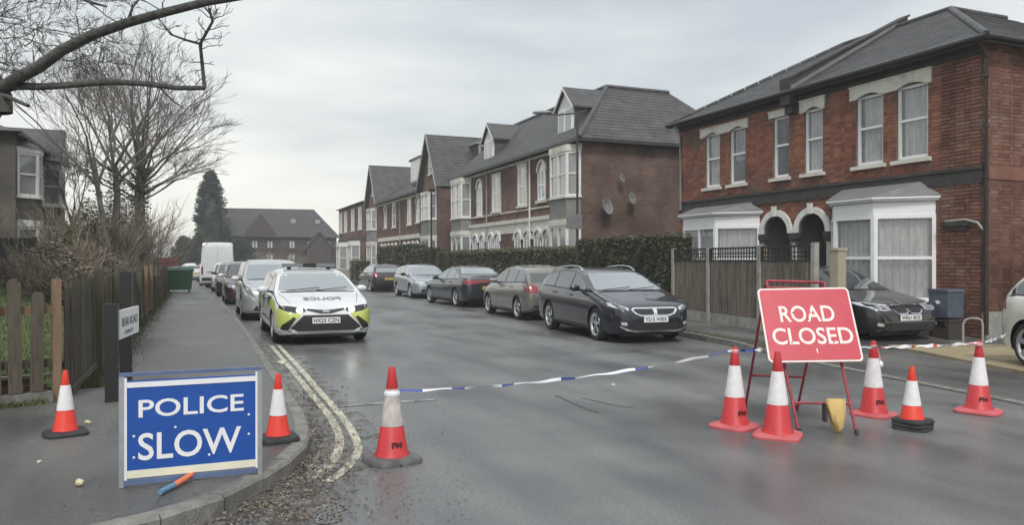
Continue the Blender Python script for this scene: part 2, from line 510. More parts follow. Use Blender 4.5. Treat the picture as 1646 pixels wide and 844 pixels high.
# ------------------------------------------------------------------ mesh helper
class MB:
    def __init__(self):
        self.v, self.f, self.m = [], [], []

    def add(self, vs, fs, mi=0):
        o = len(self.v)
        self.v += [tuple(p) for p in vs]
        self.f += [tuple(i + o for i in fc) for fc in fs]
        self.m += [mi] * len(fs)
        return self

    def box(self, x0, x1, y0, y1, z0, z1, mi=0, M=None):
        vs = [Vector((x, y, z)) for z in (z0, z1) for y in (y0, y1) for x in (x0, x1)]
        if M is not None:
            vs = [M @ p for p in vs]
        return self.add(vs, [(0, 2, 3, 1), (4, 5, 7, 6), (0, 1, 5, 4), (2, 6, 7, 3), (0, 4, 6, 2), (1, 3, 7, 5)], mi)

    def quad(self, a, b, c, d, mi=0):
        return self.add([a, b, c, d], [(0, 1, 2, 3)], mi)

    def prism(self, pts, vec, mi=0):
        """polygon (3D points) pushed along vec"""
        n = len(pts)
        vec = Vector(vec)
        vs = [Vector(p) for p in pts] + [Vector(p) + vec for p in pts]
        fs = [tuple(range(n))[::-1], tuple(range(n, 2 * n))]
        fs += [(i, (i + 1) % n, n + (i + 1) % n, n + i) for i in range(n)]
        return self.add(vs, fs, mi)

    def tube(self, path, rad, n=6, mi=0, cap=True):
        path = [Vector(p) for p in path]
        if not hasattr(rad, '__len__'):
            rad = [rad] * len(path)
        vs, fs = [], []
        up = None
        for i, p in enumerate(path):
            if i == 0:
                t = path[1] - p
            elif i == len(path) - 1:
                t = p - path[i - 1]
            else:
                t = path[i + 1] - path[i - 1]
            if t.length < 1e-9:
                t = Vector((0, 0, 1))
            t.normalize()
            if up is None:
                up = Vector((0, 0, 1)) if abs(t.z) < 0.9 else Vector((1, 0, 0))
            a = t.cross(up)
            if a.length < 1e-4:
                a = t.cross(Vector((1, 0.3, 0)))
            a.normalize()
            b = t.cross(a)
            up = -b if False else up
            for k in range(n):
                an = 2 * math.pi * k / n
                vs.append(p + (a * math.cos(an) + b * math.sin(an)) * rad[i])
        for i in range(len(path) - 1):
            for k in range(n):
                k2 = (k + 1) % n
                fs.append((i * n + k, i * n + k2, (i + 1) * n + k2, (i + 1) * n + k))
        if cap:
            fs.append(tuple(range(n))[::-1])
            fs.append(tuple(range((len(path) - 1) * n, len(path) * n)))
        return self.add(vs, fs, mi)

    def lathe(self, prof, n=24, mi=0, M=None, cap=True, square=None):
        """profile [(r, z)] turned round z"""
        vs, fs = [], []
        for r, z in prof:
            for k in range(n):
                an = 2 * math.pi * (k + .5) / n
                vs.append(Vector((r * math.cos(an), r * math.sin(an), z)))
        for i in range(len(prof) - 1):
            for k in range(n):
                k2 = (k + 1) % n
                fs.append((i * n + k, i * n + k2, (i + 1) * n + k2, (i + 1) * n + k))
        if cap:
            fs.append(tuple(range(n))[::-1])
            fs.append(tuple(range((len(prof) - 1) * n, len(prof) * n)))
        if M is not None:
            vs = [M @ p for p in vs]
        return self.add(vs, fs, mi)

    def build(self, name, mats, parent=None, smooth=None, loc=None, rz=0.0, kind=None, label=None):
        me = bpy.data.meshes.new(name)
        me.from_pydata(self.v, [], self.f)
        if not isinstance(mats, (list, tuple)):
            mats = [mats]
        for mt in mats:
            me.materials.append(MATS[mt] if isinstance(mt, str) else mt)
        if len(mats) > 1:
            me.polygons.foreach_set("material_index", self.m)
        if smooth is not None:
            me.polygons.foreach_set("use_smooth", [True] * len(me.polygons))
            me.set_sharp_from_angle(angle=R(smooth))
        me.update()
        o = bpy.data.objects.new(name, me)
        COL.objects.link(o)
        if parent is not None:
            o.parent = parent
        if loc is not None:
            o.location = loc
        if rz:
            o.rotation_euler = (0, 0, rz)
        if kind:
            o["kind"] = kind
        if label:
            o["label"] = label
        return o


def tag(o, label, cat, group=None):
    o["label"] = label
    o["category"] = cat
    if group:
        o["group"] = group
    return o


def thing(name, label, cat, loc=(0, 0, 0), rz=0.0, group=None):
    o = bpy.data.objects.new(name, None)
    o.empty_display_size = 0.2
    COL.objects.link(o)
    o.location = loc
    o.rotation_euler = (0, 0, rz)
    return tag(o, label, cat, group)


def link_copy(o, parent, M=None, name=None):
    """another object on the same mesh"""
    c = bpy.data.objects.new(name or o.name.split('.')[0], o.data)
    COL.objects.link(c)
    c.parent = parent
    if M is not None:
        c.matrix_local = M
    return c


def text(s, name, mat, parent, M, width, height, depth=0.002, bold=0.0, mirror=False):
    """lettering as a thin raised mesh, centred on M's origin, reading along M's x, upright along M's y"""
    cu = bpy.data.curves.new(name, 'FONT')
    cu.body = s
    cu.offset = bold
    cu.extrude = 0.02
    cu.resolution_u = 4
    to = bpy.data.objects.new(name, cu)
    COL.objects.link(to)
    dg = bpy.context.evaluated_depsgraph_get()
    me = bpy.data.meshes.new_from_object(to.evaluated_get(dg))
    bpy.data.objects.remove(to)
    bpy.data.curves.remove(cu)
    xs = [v.co.x for v in me.vertices]; ys = [v.co.y for v in me.vertices]
    x0, x1, y0, y1 = min(xs), max(xs), min(ys), max(ys)
    sx = width / (x1 - x0) * (-1 if mirror else 1)
    sy = height / (y1 - y0)
    for v in me.vertices:
        v.co = Vector(((v.co.x - (x0 + x1) / 2) * sx, (v.co.y - (y0 + y1) / 2) * sy, v.co.z / 0.02 * depth / 2 + depth / 2))
    if mirror:
        me.flip_normals()
    me.materials.clear()
    me.materials.append(MATS[mat])
    o = bpy.data.objects.new(name, me)
    COL.objects.link(o)
    o.parent = parent
    o.matrix_local = M
    return o


def frame(origin, x, y):
    """matrix with given x and y axes (z their cross product)"""
    x = Vector(x).normalized()
    y = Vector(y).normalized()
    z = x.cross(y).normalized()
    y = z.cross(x)
    M = Matrix((x, y, z)).transposed().to_4x4()
    M.translation = Vector(origin)
    return M

# ================================================================== THE GROUND
KZ = 0.12      # kerb height on the left
# outer edge of the left kerb, from the side street round the corner and up the road
KERB_L = [(-14, 3.3), (-8, 3.75), (-4, 4.15), (-2, 4.38), (-0.9, 4.62), (-0.4, 4.80), (0.06, 5.04), (0.33, 5.38), (0.62, 5.85), (0.82, 6.30), (0.92, 6.75),
          (0.985, 7.4), (1.01, 8.2), (1.02, 10.8), (1.05, 14), (1.08, 17.6), (1.0, 26), (0.85, 33), (0.6, 49), (0.1, 62), (-1, 75), (-4, 88), (-10, 100), (-20, 112)]
# outer edge of the right kerb (nearest first)
KERB_R = [(6.6, -10), (7.6, 0), (8.1, 3), (8.47, 5.73), (8.95, 9.56), (9.2, 11), (9.5, 13.6), (9.95, 18), (10.3, 24), (10.4, 35), (10.3, 55), (9.6, 70), (7.5, 84), (3, 98), (-6, 114)]


def offset_line(pts, d):
    """the same line pushed d metres to its left"""
    out = []
    for i, p in enumerate(pts):
        a = Vector(pts[max(0, i - 1)]); b = Vector(pts[min(len(pts) - 1, i + 1)])
        t = (b - a).normalized()
        out.append((p[0] - t.y * d, p[1] + t.x * d))
    return out


def resample(pts, step):
    out = [Vector(pts[0])]
    acc = 0
    for a, b in zip(pts[:-1], pts[1:]):
        a, b = Vector(a), Vector(b)
        L = (b - a).length
        t = step - acc
        while t <= L:
            out.append(a + (b - a) * (t / L))
            t += step
        acc = L - (t - step)
    return [tuple(p) for p in out]


def smooth_line(pts, it=2):
    for _ in range(it):
        q = [pts[0]]
        for a, b in zip(pts[:-1], pts[1:]):
            q += [tuple(Vector(a) * .75 + Vector(b) * .25), tuple(Vector(a) * .25 + Vector(b) * .75)]
        q.append(pts[-1])
        pts = q
    return pts


def strip(mb, left, right, z, z2=None, mi=0):
    n = min(len(left), len(right))
    for i in range(n - 1):
        mb.quad((*left[i], z), (*right[i], z if z2 is None else z2), (*right[i + 1], z if z2 is None else z2), (*left[i + 1], z), mi)


KL = smooth_line(KERB_L)
KR = KERB_R

mb = MB()
mb.quad((-900, -300, -0.05), (900, -300, -0.05), (900, 1500, -0.05), (-900, 1500, -0.05))
mb.build("ground", "earth", kind="structure")

# road: one sheet, subdivided so the surface has its slight unevenness
mb = MB()
xs = np.arange(-16, 13.01, 1.0); ys = np.arange(-12, 125, 2.0)
for j in range(len(ys) - 1):
    for i in range(len(xs) - 1):
        mb.quad((xs[i], ys[j], 0), (xs[i + 1], ys[j], 0), (xs[i + 1], ys[j + 1], 0), (xs[i], ys[j + 1], 0))
mb.build("road", "asphalt", kind="structure")

# left pavement with its kerb
inner = offset_line(KL, 0.125)
mb = MB()
poly = [p for p in inner] + [(-40, 112), (-40, 3.3)]
# fill as a fan of strips to x = -2.4 (beyond it is garden)
for a, b in zip(inner[:-1], inner[1:]):
    mb.quad((*a, KZ - .003), (*b, KZ - .003), (min(-2.3, b[0] - 2.4) if b[1] > 7 else -16, max(b[1], 4.7) if b[1] < 7 else b[1], KZ - .003),
            (min(-2.3, a[0] - 2.4) if a[1] > 7 else -16, max(a[1], 4.7) if a[1] < 7 else a[1], KZ - .003))
bm = bmesh.new()
pv = [bm.verts.new((x, y, KZ - .003)) for x, y in ([p for p in inner] + [(-30, 112), (-16, 60), (-16, 3.6)])]
bm.faces.new(pv)
bmesh.ops.triangulate(bm, faces=bm.faces[:])
me = bpy.data.meshes.new("pavement")
bm.to_mesh(me); bm.free()
me.materials.append(MATS["pavement_tar"])
pave_l = bpy.data.objects.new("pavement", me); COL.objects.link(pave_l); pave_l["kind"] = "structure"
if me.polygons[0].normal.z < 0:
    me.flip_normals()

kerb = bpy.data.objects.new("kerb", None); COL.objects.link(kerb); kerb["kind"] = "structure"
stones = resample([p for p in KL if p[1] <= 9.2], 0.45)[:-1] + resample([p for p in KL if p[1] > 9.0], 0.90)
for i, (a, b) in enumerate(zip(stones[:-1], stones[1:])):
    if a[1] > 60 or a[0] < -9:
        continue
    A, B = Vector(a), Vector(b)
    t = (B - A).normalized(); nrm = Vector((-t.y, t.x))
    A += t * .006; B -= t * .006
    dz = random.uniform(-.004, .004)
    s = MB()
    i0, i1 = A + nrm * .125, B + nrm * .125
    c0, c1 = A + nrm * .02, B + nrm * .02
    s.add([(*A, -.04), (*B, -.04), (*A, KZ - .02 + dz), (*B, KZ - .02 + dz), (*c0, KZ + .003 + dz), (*c1, KZ + .003 + dz), (*i0, KZ + .003 + dz), (*i1, KZ + .003 + dz), (*i0, -.04), (*i1, -.04)],
          [(0, 1, 3, 2), (2, 3, 5, 4), (4, 5, 7, 6), (6, 7, 9, 8), (0, 2, 4, 6, 8), (1, 9, 7, 5, 3)])
    s.build("kerb_stone", "kerb_stone", kerb, smooth=30)
mb = MB()
far = [p for p in KL if p[1] > 59.5]
for a, b in zip(far[:-1], far[1:]):
    A, B = Vector(a), Vector(b); t = (B - A).normalized(); nrm = Vector((-t.y, t.x)) * .125
    mb.prism([(*A, -.04), (*B, -.04), (*(B + nrm), -.04), (*(A + nrm), -.04)], (0, 0, KZ + .04))
mb.build("kerb_run", "kerb_stone", kerb)

# right pavement: dropped kerb near, full kerb beyond the forecourt
kerb2 = bpy.data.objects.new("kerb", None); COL.objects.link(kerb2); kerb2["kind"] = "structure"


def kzr(y):
    return 0.022 if y < 10.4 else min(0.11, 0.022 + (y - 10.4) * .09)


stones = resample(KERB_R, 0.915)
for a, b in zip(stones[:-1], stones[1:]):
    if a[1] > 48 or a[1] < -6:
        continue
    A, B = Vector(a), Vector(b)
    t = (B - A).normalized(); nrm = Vector((t.y, -t.x))
    A += t * .006; B -= t * .006
    za, zb_ = kzr(A.y), kzr(B.y)
    s = MB()
    i0, i1 = A + nrm * .125, B + nrm * .125
    s.add([(*A, -.04), (*B, -.04), (*A, za), (*B, zb_), (*i0, za + .003), (*i1, zb_ + .003), (*i0, -.04), (*i1, -.04)],
          [(1, 0, 2, 3), (3, 2, 4, 5), (5, 4, 6, 7), (0, 6, 4, 2), (1, 3, 5, 7)])
    s.build("kerb_stone", "kerb_stone", kerb2, smooth=30)
mb = MB()
inn = resample(offset_line(KERB_R, -0.125), 0.5)
for a, b in zip(inn[:-1], inn[1:]):
    mb.quad((*a, kzr(a[1])), (a[0] + 9, a[1], kzr(a[1]) + .03), (b[0] + 9, b[1], kzr(b[1]) + .03), (*b, kzr(b[1])))
pv2 = mb.build("pavement", "pavement_tar", kind="structure")

# tan forecourt beside the near house
mb = MB()
mb.prism([(10.55, 4.0, .02), (19, 4.0, .02), (19, 8.6, .02), (14.3, 9.3, .02), (13.7, 9.75, .02), (11.75, 10.45, .02), (10.66, 7.2, .02)], (0, 0, .048))
mb.build("forecourt", "tan_paving", kind="structure")

# garden terrain on the left, rising away from the street
mb = MB()


def garden_z(x, y):
    a = min(1, max(0, (-1.5 - x) / 3.5)); b = min(1, max(0, (y - 9.6) / 16))
    a = a * a * (3 - 2 * a)
    return 0.22 + 0.78 * a * b + 0.1 * a


gx = [-1.36, -1.7, -2.2, -3, -4, -5.5, -7.5, -11, -18, -40]
gy = [9.72, 10.5, 12, 14, 17, 20, 24, 30, 40, 60, 90, 140]
for j in range(len(gy) - 1):
    for i in range(len(gx) - 1):
        q = [(gx[i], gy[j]), (gx[i], gy[j + 1]), (gx[i + 1], gy[j + 1]), (gx[i + 1], gy[j])]
        mb.add([(x, y - (0.33 * (-1.36 - x) if gy[0] == y else 0) * (x > -6), garden_z(x, y)) for x, y in q], [(3, 2, 1, 0)])
g = mb.build("lawn", "lawn", smooth=60, kind="structure")

# worn double yellow lines and a faint old white one, each a thin sheet on the road
def line_sheet(name, pix, w, mat, label=None):
    pts = [at(*p)[:2] for p in pix]
    pts = smooth_line([tuple(p) for p in pts], 2)
    l, r_ = offset_line(pts, w / 2), offset_line(pts, -w / 2)
    m_ = MB()
    for i in range(len(l) - 1):
        m_.quad((*r_[i], .004), (*r_[i + 1], .004), (*l[i + 1], .004), (*l[i], .004))
    o_ = m_.build(name, mat, kind="structure")
    return o_


line_sheet("yellow_road_line", [(447, 555), (480, 590), (512, 628), (545, 664), (566, 693), (577, 718), (571, 740), (549, 761), (527, 776)], .075, "yellow_line")
line_sheet("yellow_road_line", [(436, 556), (470, 596), (505, 640), (532, 672), (546, 700), (546, 722), (534, 745), (508, 770)], .075, "yellow_line")
line_sheet("white_road_line", [(552, 653), (625, 648), (700, 643)], .10, "white_line")

line_sheet("road_seam", [(893, 636), (915, 646), (940, 657), (962, 664)], .03, "tar")
line_sheet("road_seam", [(935, 640), (985, 652), (1020, 657)], .018, "tar")
sl_ = [p for p in smooth_line(KERB_L, 1) if p[0] > -4 and p[1] < 22]
mb = MB()
strip(mb, offset_line(sl_, -.01), offset_line(sl_, -.62), .0022)
mb.build("gutter_silt", "silt", kind="structure")
# standing water in the gutter
def puddle(cx, cy, rx, ry, z=.003, seed=0):
    rnd = random.Random(seed)
    ph = [rnd.uniform(0, 6.28) for _ in range(5)]
    pts = []
    for k in range(36):
        an = 2 * math.pi * k / 36
        r_ = 1 + .22 * math.sin(2 * an + ph[0]) + .16 * math.sin(3 * an + ph[1]) + .1 * math.sin(5 * an + ph[2])
        pts.append((cx + rx * r_ * math.cos(an), cy + ry * r_ * math.sin(an), z))
    m_ = MB(); m_.add(pts, [tuple(range(36))])
    return m_.build("puddle", "water", kind="structure")


p = at(515, 745); puddle(p.x, p.y, .16, .34, seed=1)
p = at(525, 825); puddle(p.x, p.y, .12, .20, .0035, seed=2)
p = at(497, 690); puddle(p.x, p.y, .06, .5, seed=3)
p = at(480, 640); puddle(p.x + .1, p.y, .08, .5, seed=5)

# wet leaf litter along the gutter, too many bits to count
rnd = random.Random(11)
mb = MB()


def leaf(mb, x, y, z, s, rnd, flat=.35, mi=0):
    an = rnd.uniform(0, 6.28)
    tx, ty = rnd.uniform(-flat, flat), rnd.uniform(-flat, flat)
    M = Matrix.Translation((x, y, z)) @ Matrix.Rotation(an, 4, 'Z') @ Matrix.Rotation(tx, 4, 'X') @ Matrix.Rotation(ty, 4, 'Y')
    w = s * rnd.uniform(.4, .75)
    v = [M @ Vector(q) for q in ((-s, 0, 0), (-s * .2, -w, s * .15), (s, 0, 0), (-s * .2, w, s * .15))]
    mb.add(v, [(0, 1, 2), (0, 2, 3)], mi)


gut = [p_ for p_ in smooth_line(KL, 1) if -3.5 < p_[0] and p_[1] < 20]
for _ in range(4600):
    i = rnd.randrange(len(gut) - 1)
    a, b = Vector(gut[i]), Vector(gut[i + 1])
    q = a.lerp(b, rnd.random()); t = (b - a).normalized()
    spread = .24 if q.y < 9 else .15
    off = abs(rnd.gauss(0, spread)) * (1.25 if q.y < 7 else 1)
    q = q + Vector((t.y, -t.x)) * (.01 + off)
    leaf(mb, q.x, q.y, .012 + rnd.random() * .012, rnd.uniform(.005, .019), rnd)
for _ in range(2800):     # the heap swept together at the corner
    q = Vector(at(rnd.gauss(460, 55), rnd.uniform(745, 850))[:2]) if rnd.random() < .6 else Vector(at(rnd.gauss(500, 18), rnd.uniform(600, 750))[:2])
    if q.x < KERB_L[6][0] - .3:
        continue
    leaf(mb, q.x, q.y, .010 + rnd.random() * .018, rnd.uniform(.005, .019), rnd, .45)
o = mb.build("leaf_litter", "dead_leaf", kind="stuff")
mb = MB()
for _ in range(500):      # strays across the tarmac
    q = at(rnd.uniform(440, 760), 600 + 240 * rnd.random() ** .8)
    leaf(mb, q.x, q.y, .008, rnd.uniform(.006, .014), rnd, .25)
for _ in range(500):
    x = rnd.uniform(-2.2, .8); y = rnd.uniform(5, 16)
    if x < .1 + .0 * y:
        leaf(mb, x, y, KZ + .006, rnd.uniform(.006, .016), rnd, .25)
mb.build("stray_leaves", "dead_leaf", kind="stuff")
mb = MB()
for _ in range(90):
    q = at(rnd.gauss(525, 28), rnd.uniform(600, 840))
    leaf(mb, q.x, q.y, .016, rnd.uniform(.012, .03), rnd, .4)
mb.build("leaf_litter", "dead_leaf", kind="stuff")


def grass_band(name, n, fn, h0, h1, mat="grass", seed=3):
    rnd = random.Random(seed)
    m_ = MB()
    for _ in range(n):
        x, y, z = fn(rnd)
        h = rnd.uniform(h0, h1); an = rnd.uniform(0, 6.28); w = h * .12 + .003
        dx, dy = math.cos(an) * w, math.sin(an) * w
        lx, ly = rnd.gauss(0, h * .35), rnd.gauss(0, h * .35)
        m_.add([(x - dx, y - dy, z), (x + dx, y + dy, z), (x + lx, y + ly, z + h)], [(0, 1, 2)])
    return m_.build(name, mat, kind="stuff")


grass_band("verge_grass", 9000, lambda r: ((lambda y: (-1.24 + abs(r.gauss(0, .17)), y, KZ - .005))(10.2 + 30 * r.random() ** 1.6)), .015, .06, mat="moss")
grass_band("verge_grass", 3500, lambda r: ((lambda t, s_: (9.22 + t * .95 + s_, 10.7 + t * 8, kzr(10.7 + t * 8)))(r.random() ** 1.5, abs(r.gauss(.05, .16)))), .008, .03, seed=4, mat="moss")
grass_band("lawn_grass", 16000, lambda r: ((lambda x, y: (x, y, garden_z(x, y) - .01))(-1.5 - 5 * r.random(), 10.2 + 14 * r.random() ** 1.3)), .03, .09, seed=5)
grass_band("foot_weeds", 2200, lambda r: ((lambda t: (-1.42 - t * 2.2 + r.gauss(0, .03), 9.30 - t * .78 + r.gauss(0, .03), KZ - .005))(r.random())), .02, .08, seed=6)

# ================================================================== LEFT TIMBER FENCE
def picket(w, h, t=.022, point=False):
    m_ = MB()
    m_.box(-w / 2, w / 2, -t / 2, t / 2, 0, h)
    return m_


fence = thing("picket_fence", "weathered grey close-set timber picket fence running away up the left pavement", "fence", (-1.25, 10.4, KZ))
rnd = random.Random(5)
protos = []
for k in range(5):
    h = 1.22 + k * .012
    m_ = MB(); m_.box(-.011, .011, -.047, .047, .06, h)
    protos.append(m_)
pms = []
y = 9.55
i = 0
while y < 39.5:
    h = 1.26 + rnd.uniform(-.03, .03)
    if i < 5:
        o = protos[i].build("picket", "wood_grey", fence); pms.append(o)
    else:
        o = link_copy(pms[rnd.randrange(5)], fence, name="picket")
    t_ = (y - 9.55) / 30
    o.location = (-.05 + .05 * t_ + rnd.uniform(-.006, .006) + .028 * 0, y - 10.4, rnd.uniform(-.02, .02))
    o.rotation_euler = (rnd.uniform(-.02, .02), rnd.uniform(-.012, .012), rnd.uniform(-.06, .06))
    y += .128 if y < 34 else .2
    i += 1
for z in (.32, 1.0):
    m_ = MB(); m_.box(-.115, -.065, -.9, 29.2, z, z + .07)
    m_.build("rail", "wood_grey", fence)
for k in range(11):
    yy = 1.5 + k * 2.7
    m_ = MB(); m_.box(.0, .09, yy - .05, yy + .05, 0, 1.36 + rnd.uniform(-.02, .03))
    m_.build("post", "wood_tan" if k in (4, 5, 8) else "wood_grey", fence)
# a low edging board at its foot
m_ = MB(); m_.box(-.02, .02, -.7, 29, -.02, .09); m_.build("edging", "wood_grey", fence)

cf = thing("picket_fence", "old widely spaced picket fence on a low kerb in front of the green lawn", "fence", (-1.36, 9.42, KZ), R(180 + 19.5))
for k in range(15):
    xx = .19 + k * .185
    m_ = MB()
    w, h = .052 + .008 * rnd.random(), 1.16 + rnd.uniform(-.02, .02)
    if k == 1:
        w, h = .06, 1.30
    m_.prism([(-w, -.014, .12), (w, -.014, .12), (w, -.014, h - .05), (w * .5, -.014, h), (-w * .5, -.014, h), (-w, -.014, h - .05)], (0, .028, 0))
    o = m_.build("picket", "wood_grey", cf, loc=(xx, .04, 0))
    o.rotation_euler = (0, rnd.uniform(-.025, .025), 0)
for z in (.36, .92):
    m_ = MB(); m_.box(0, 3.1, -.045, -.0, z, z + .09)
    m_.build("rail", "wood_tan" if z > .5 else "wood_grey", cf)
m_ = MB(); m_.box(-.04, .04, -.05, .05, -.02, 1.29)
m_.build("corner_post", "wood_tan", cf)
m_ = MB(); m_.box(.05, 3.3, -.10, .10, -.1, .11); m_.build("base", "kerb_stone", cf)
m_ = MB()
for r_ in range(2):
    for k in range(15):
        x0 = .06 + k * .218 + (r_ % 2) * .1
        m_.box(x0, x0 + .208, -.16 + .002 * r_, -.13, .10 + r_ * .072, .165 + r_ * .072)
m_.build("brick_edging", "brick_side", cf, kind="stuff")
m_ = MB(); m_.box(.02, 3.3, -.20, -.10, .245, .275); m_.build("coping", "concrete", cf)

# street name plate on two black posts
np_ = thing("street_name_sign", "small white street name plate on two thick black posts by the left fence", "sign", (-.79, 9.14, KZ), R(0))
m_ = MB(); m_.box(-.062, .062, -.055, .055, -.02, 1.03); m_.build("post", "post_black", np_, loc=(-.02, 0, 0))
m_ = MB(); m_.box(-.062, .062, -.055, .055, -.02, 1.36); m_.build("post", "post_black", np_, loc=(.055, .83, 0))
u_ = Vector((.12, .95, 0)).normalized()
M = frame((.105, .50, .80), u_, (0, 0, 1))
m_ = MB(); m_.box(-.49, .49, -.155, .155, -.012, .012)
pl = m_.build("plate", "sign_white", np_); pl.matrix_local = M
text("BEAR ROAD", "lettering", "ink_grey", np_, M @ Matrix.Translation((0, .02, .013)), .80, .095, bold=.02)
text("LEADING TO", "lettering", "ink_grey", np_, M @ Matrix.Translation((-.05, -.095, .013)), .42, .04, bold=.01)

# ================================================================== CONES
def ring_square(half, r, n=32):
    """rounded square outline"""
    pts = []
    for k in range(n):
        an = 2 * math.pi * (k + .5) / n
        c, s = math.cos(an), math.sin(an)
        q = (abs(c) ** 5 + abs(s) ** 5) ** (-1 / 5)
        pts.append((half * q * c, half * q * s))
    return pts


def cone_thing(loc, rz, label, H=.75, base='cone_pink', body='cone_red', sleeve='cone_white', base_half=.235, marks=False, bt=.035, lean=(0, 0), low=.115, lowz=None, stack=0, grp=None):
    t = thing("traffic_cone", label, "traffic cone", loc, rz, grp)
    t.rotation_euler = (lean[0], lean[1], rz)
    n = 32
    z0 = stack * .035
    for k in range(stack + 1):
        m_ = MB()
        rs = []
        hh = base_half * (1 + .02 * (k == 0))
        for (sc_, z_) in ((1.0, 0), (1.0, bt * .55), (.93, bt), (.62, bt * 1.25)):
            rs.append([(x * sc_, y * sc_, z_) for x, y in ring_square(hh, 0)])
        vs_, fs_ = [], []
        for rr in rs:
            vs_ += rr
        for i in range(len(rs) - 1):
            for j in range(32):
                j2 = (j + 1) % 32
                fs_.append((i * 32 + j, i * 32 + j2, (i + 1) * 32 + j2, (i + 1) * 32 + j))
        fs_.append(tuple(range(32))[::-1]); fs_.append(tuple(range(96, 128)))
        m_.add(vs_, fs_)
        o_ = m_.build("base", base, t, smooth=40)
        o_.location = (random.uniform(-.01, .01) * stack, 0, k * .035)
        o_.rotation_euler = (0, 0, .12 * (stack - k))
    rb, rt = H * .165, H * .032
    zb_ = z0 + bt * 1.2

    def rad(z):
        f_ = (z - zb_) / (H - zb_)
        return rb + (rt - rb) * f_
    zl, zh = H * .385, H * .77
    m_ = MB()
    m_.lathe([(rb * 1.14, zb_ - .006), (rb * 1.10, zb_ + .012), (rb, zb_ + .03), (rad(zl), zl), (rad(zl) * .985, zl + .002), (rad(zh) * .985, zh - .002), (rad(zh), zh),
              (rad(H * .93), H * .93), (rt * 1.15, H * .975), (rt * .9, H), (rt * .55, H + .001), (rt * .5, H - .05)], n)
    m_.build("body", body, t, smooth=35)
    m_ = MB()
    prof = []
    for k in range(7):
        z = zl + (zh - zl) * k / 6
        prof.append((rad(z) + .0025 + .0012 * (k % 2), z))
    m_.lathe([(rad(zl) * .96, zl)] + prof + [(rad(zh) * .96, zh)], n, cap=False)
    m_.build("reflective_sleeve", sleeve, t, smooth=50)
    if marks:
        # stencilled letters wrapped flat against the lower red
        mz = H * .20
        ang = marks if isinstance(marks, float) else -90.0
        a_ = R(ang) - rz
        slope = math.atan((rb - rt) / (H - zb_))
        nrm = Vector((math.cos(a_) * math.cos(slope), math.sin(a_) * math.cos(slope), math.sin(slope)))
        xax = Vector((-math.sin(a_), math.cos(a_), 0))
        p_ = Vector((math.cos(a_) * (rad(mz) + .004), math.sin(a_) * (rad(mz) + .004), mz))
        M_ = frame(p_, xax, nrm.cross(xax))
        text("FM", "stencil_mark", "stencil", t, M_, .085, .045, .002, bold=.06)
    return t


cF = at(630, 742)
coneF = cone_thing((cF.x, cF.y, 0), R(12), "worn red cone with dark grey base and dingy grey sleeve, alone mid-road",
                   H=.755, base='rubber_grey', body='cone_red', sleeve='cone_worn', base_half=.20, marks=-84.0, bt=.045)
cA = at(1181, 687)
coneA = cone_thing((cA.x, cA.y, 0), R(20), "faded red cone left of the red sign, tape tied to its tip",
                   H=.775, marks=-92.0, base_half=.20)
cB = at(1250, 702)
coneB = cone_thing((cB.x, cB.y, 0), R(40), "faded red cone on a wide pink-red base directly in front of the red sign",
                   H=.775, base_half=.205)
cC = at(1404, 668)
coneC = cone_thing((cC.x, cC.y, 0), R(15), "faded red cone just right of the red sign, loose tape hanging from its tip",
                   H=.775, marks=-104.0, base_half=.19)
cE = at(1573, 663)
coneE = cone_thing((cE.x, cE.y, 0), R(25), "leaning faded red cone farthest right, with red and white tape tied to its tip", H=.755, marks=-120.0, lean=(0, .03), base_half=.21)
cD = at(1466, 690)
coneD = cone_thing((cD.x, cD.y, 0), R(10), "small bright orange cone standing on a stack of black rubber bases", H=.60, base='rubber_black', body='cone_orange', base_half=.155, stack=2, bt=.03)
cL = at(105, 698, KZ)
coneL = cone_thing((cL.x, cL.y, KZ), R(15), "small bright red-orange cone with a black base against the left picket fence", H=.545, base='rubber_black', body='cone_orange', base_half=.165, bt=.03)
cM = at(447, 708, KZ)
coneM = cone_thing((cM.x, cM.y, KZ), R(8), "small bright red-orange cone with a black base between the blue sign and the kerb", H=.55, base='rubber_black', body='cone_orange', base_half=.155, bt=.04)

# red skirt in front of the far right cone: the sleeve is torn aside
def cone_top(c, H, z=0):
    return Vector((c.x, c.y, z + H))


# ================================================================== TAPE
def tape(name, label, segs, width, p0, p1, sag, pattern, group=None, twist=1.0, n=120, seed=1):
    """barrier tape hanging between two points; it twists, so its pieces show as short coloured lengths"""
    rnd = random.Random(seed)
    t = thing(name, label, "barrier tape", p0, 0, group)
    p0 = Vector(p0); p1 = Vector(p1)
    d = p1 - p0
    side = Vector((d.x, d.y, 0)).normalized()
    nrm = Vector((-side.y, side.x, 0))
    rows = []
    ph = rnd.uniform(0, 3)
    for i in range(n + 1):
        u = i / n
        c = d * u + Vector((0, 0, -sag * 4 * u * (1 - u) + .004 * math.sin(u * 60 + ph)))
        an = .75 * math.sin(u * 17 * twist + ph) * math.sin(u * 5.3 + 1) + .3 * math.sin(u * 47 + ph)
        w = width * (.55 + .25 * math.sin(u * 31 + ph))
        off = Vector((0, 0, math.cos(an))) * w / 2 + nrm * math.sin(an) * w / 2
        rows.append((c - off, c + off))
    i = 0
    k = 0
    while i < n:
        mat, ln = pattern[k % len(pattern)]
        j = min(n, i + ln)
        m_ = MB()
        th = nrm * .0012
        for q in range(i, j):
            a, b = rows[q]; c, e_ = rows[q + 1]
            m_.add([a - th, c - th, e_ - th, b - th, a + th, c + th, e_ + th, b + th],
                   [(0, 1, 2, 3), (7, 6, 5, 4), (0, 4, 5, 1), (3, 2, 6, 7)])
        m_.build(mat.replace('tape_', '') + "_band", mat, t, smooth=60)
        i = j; k += 1
    return t


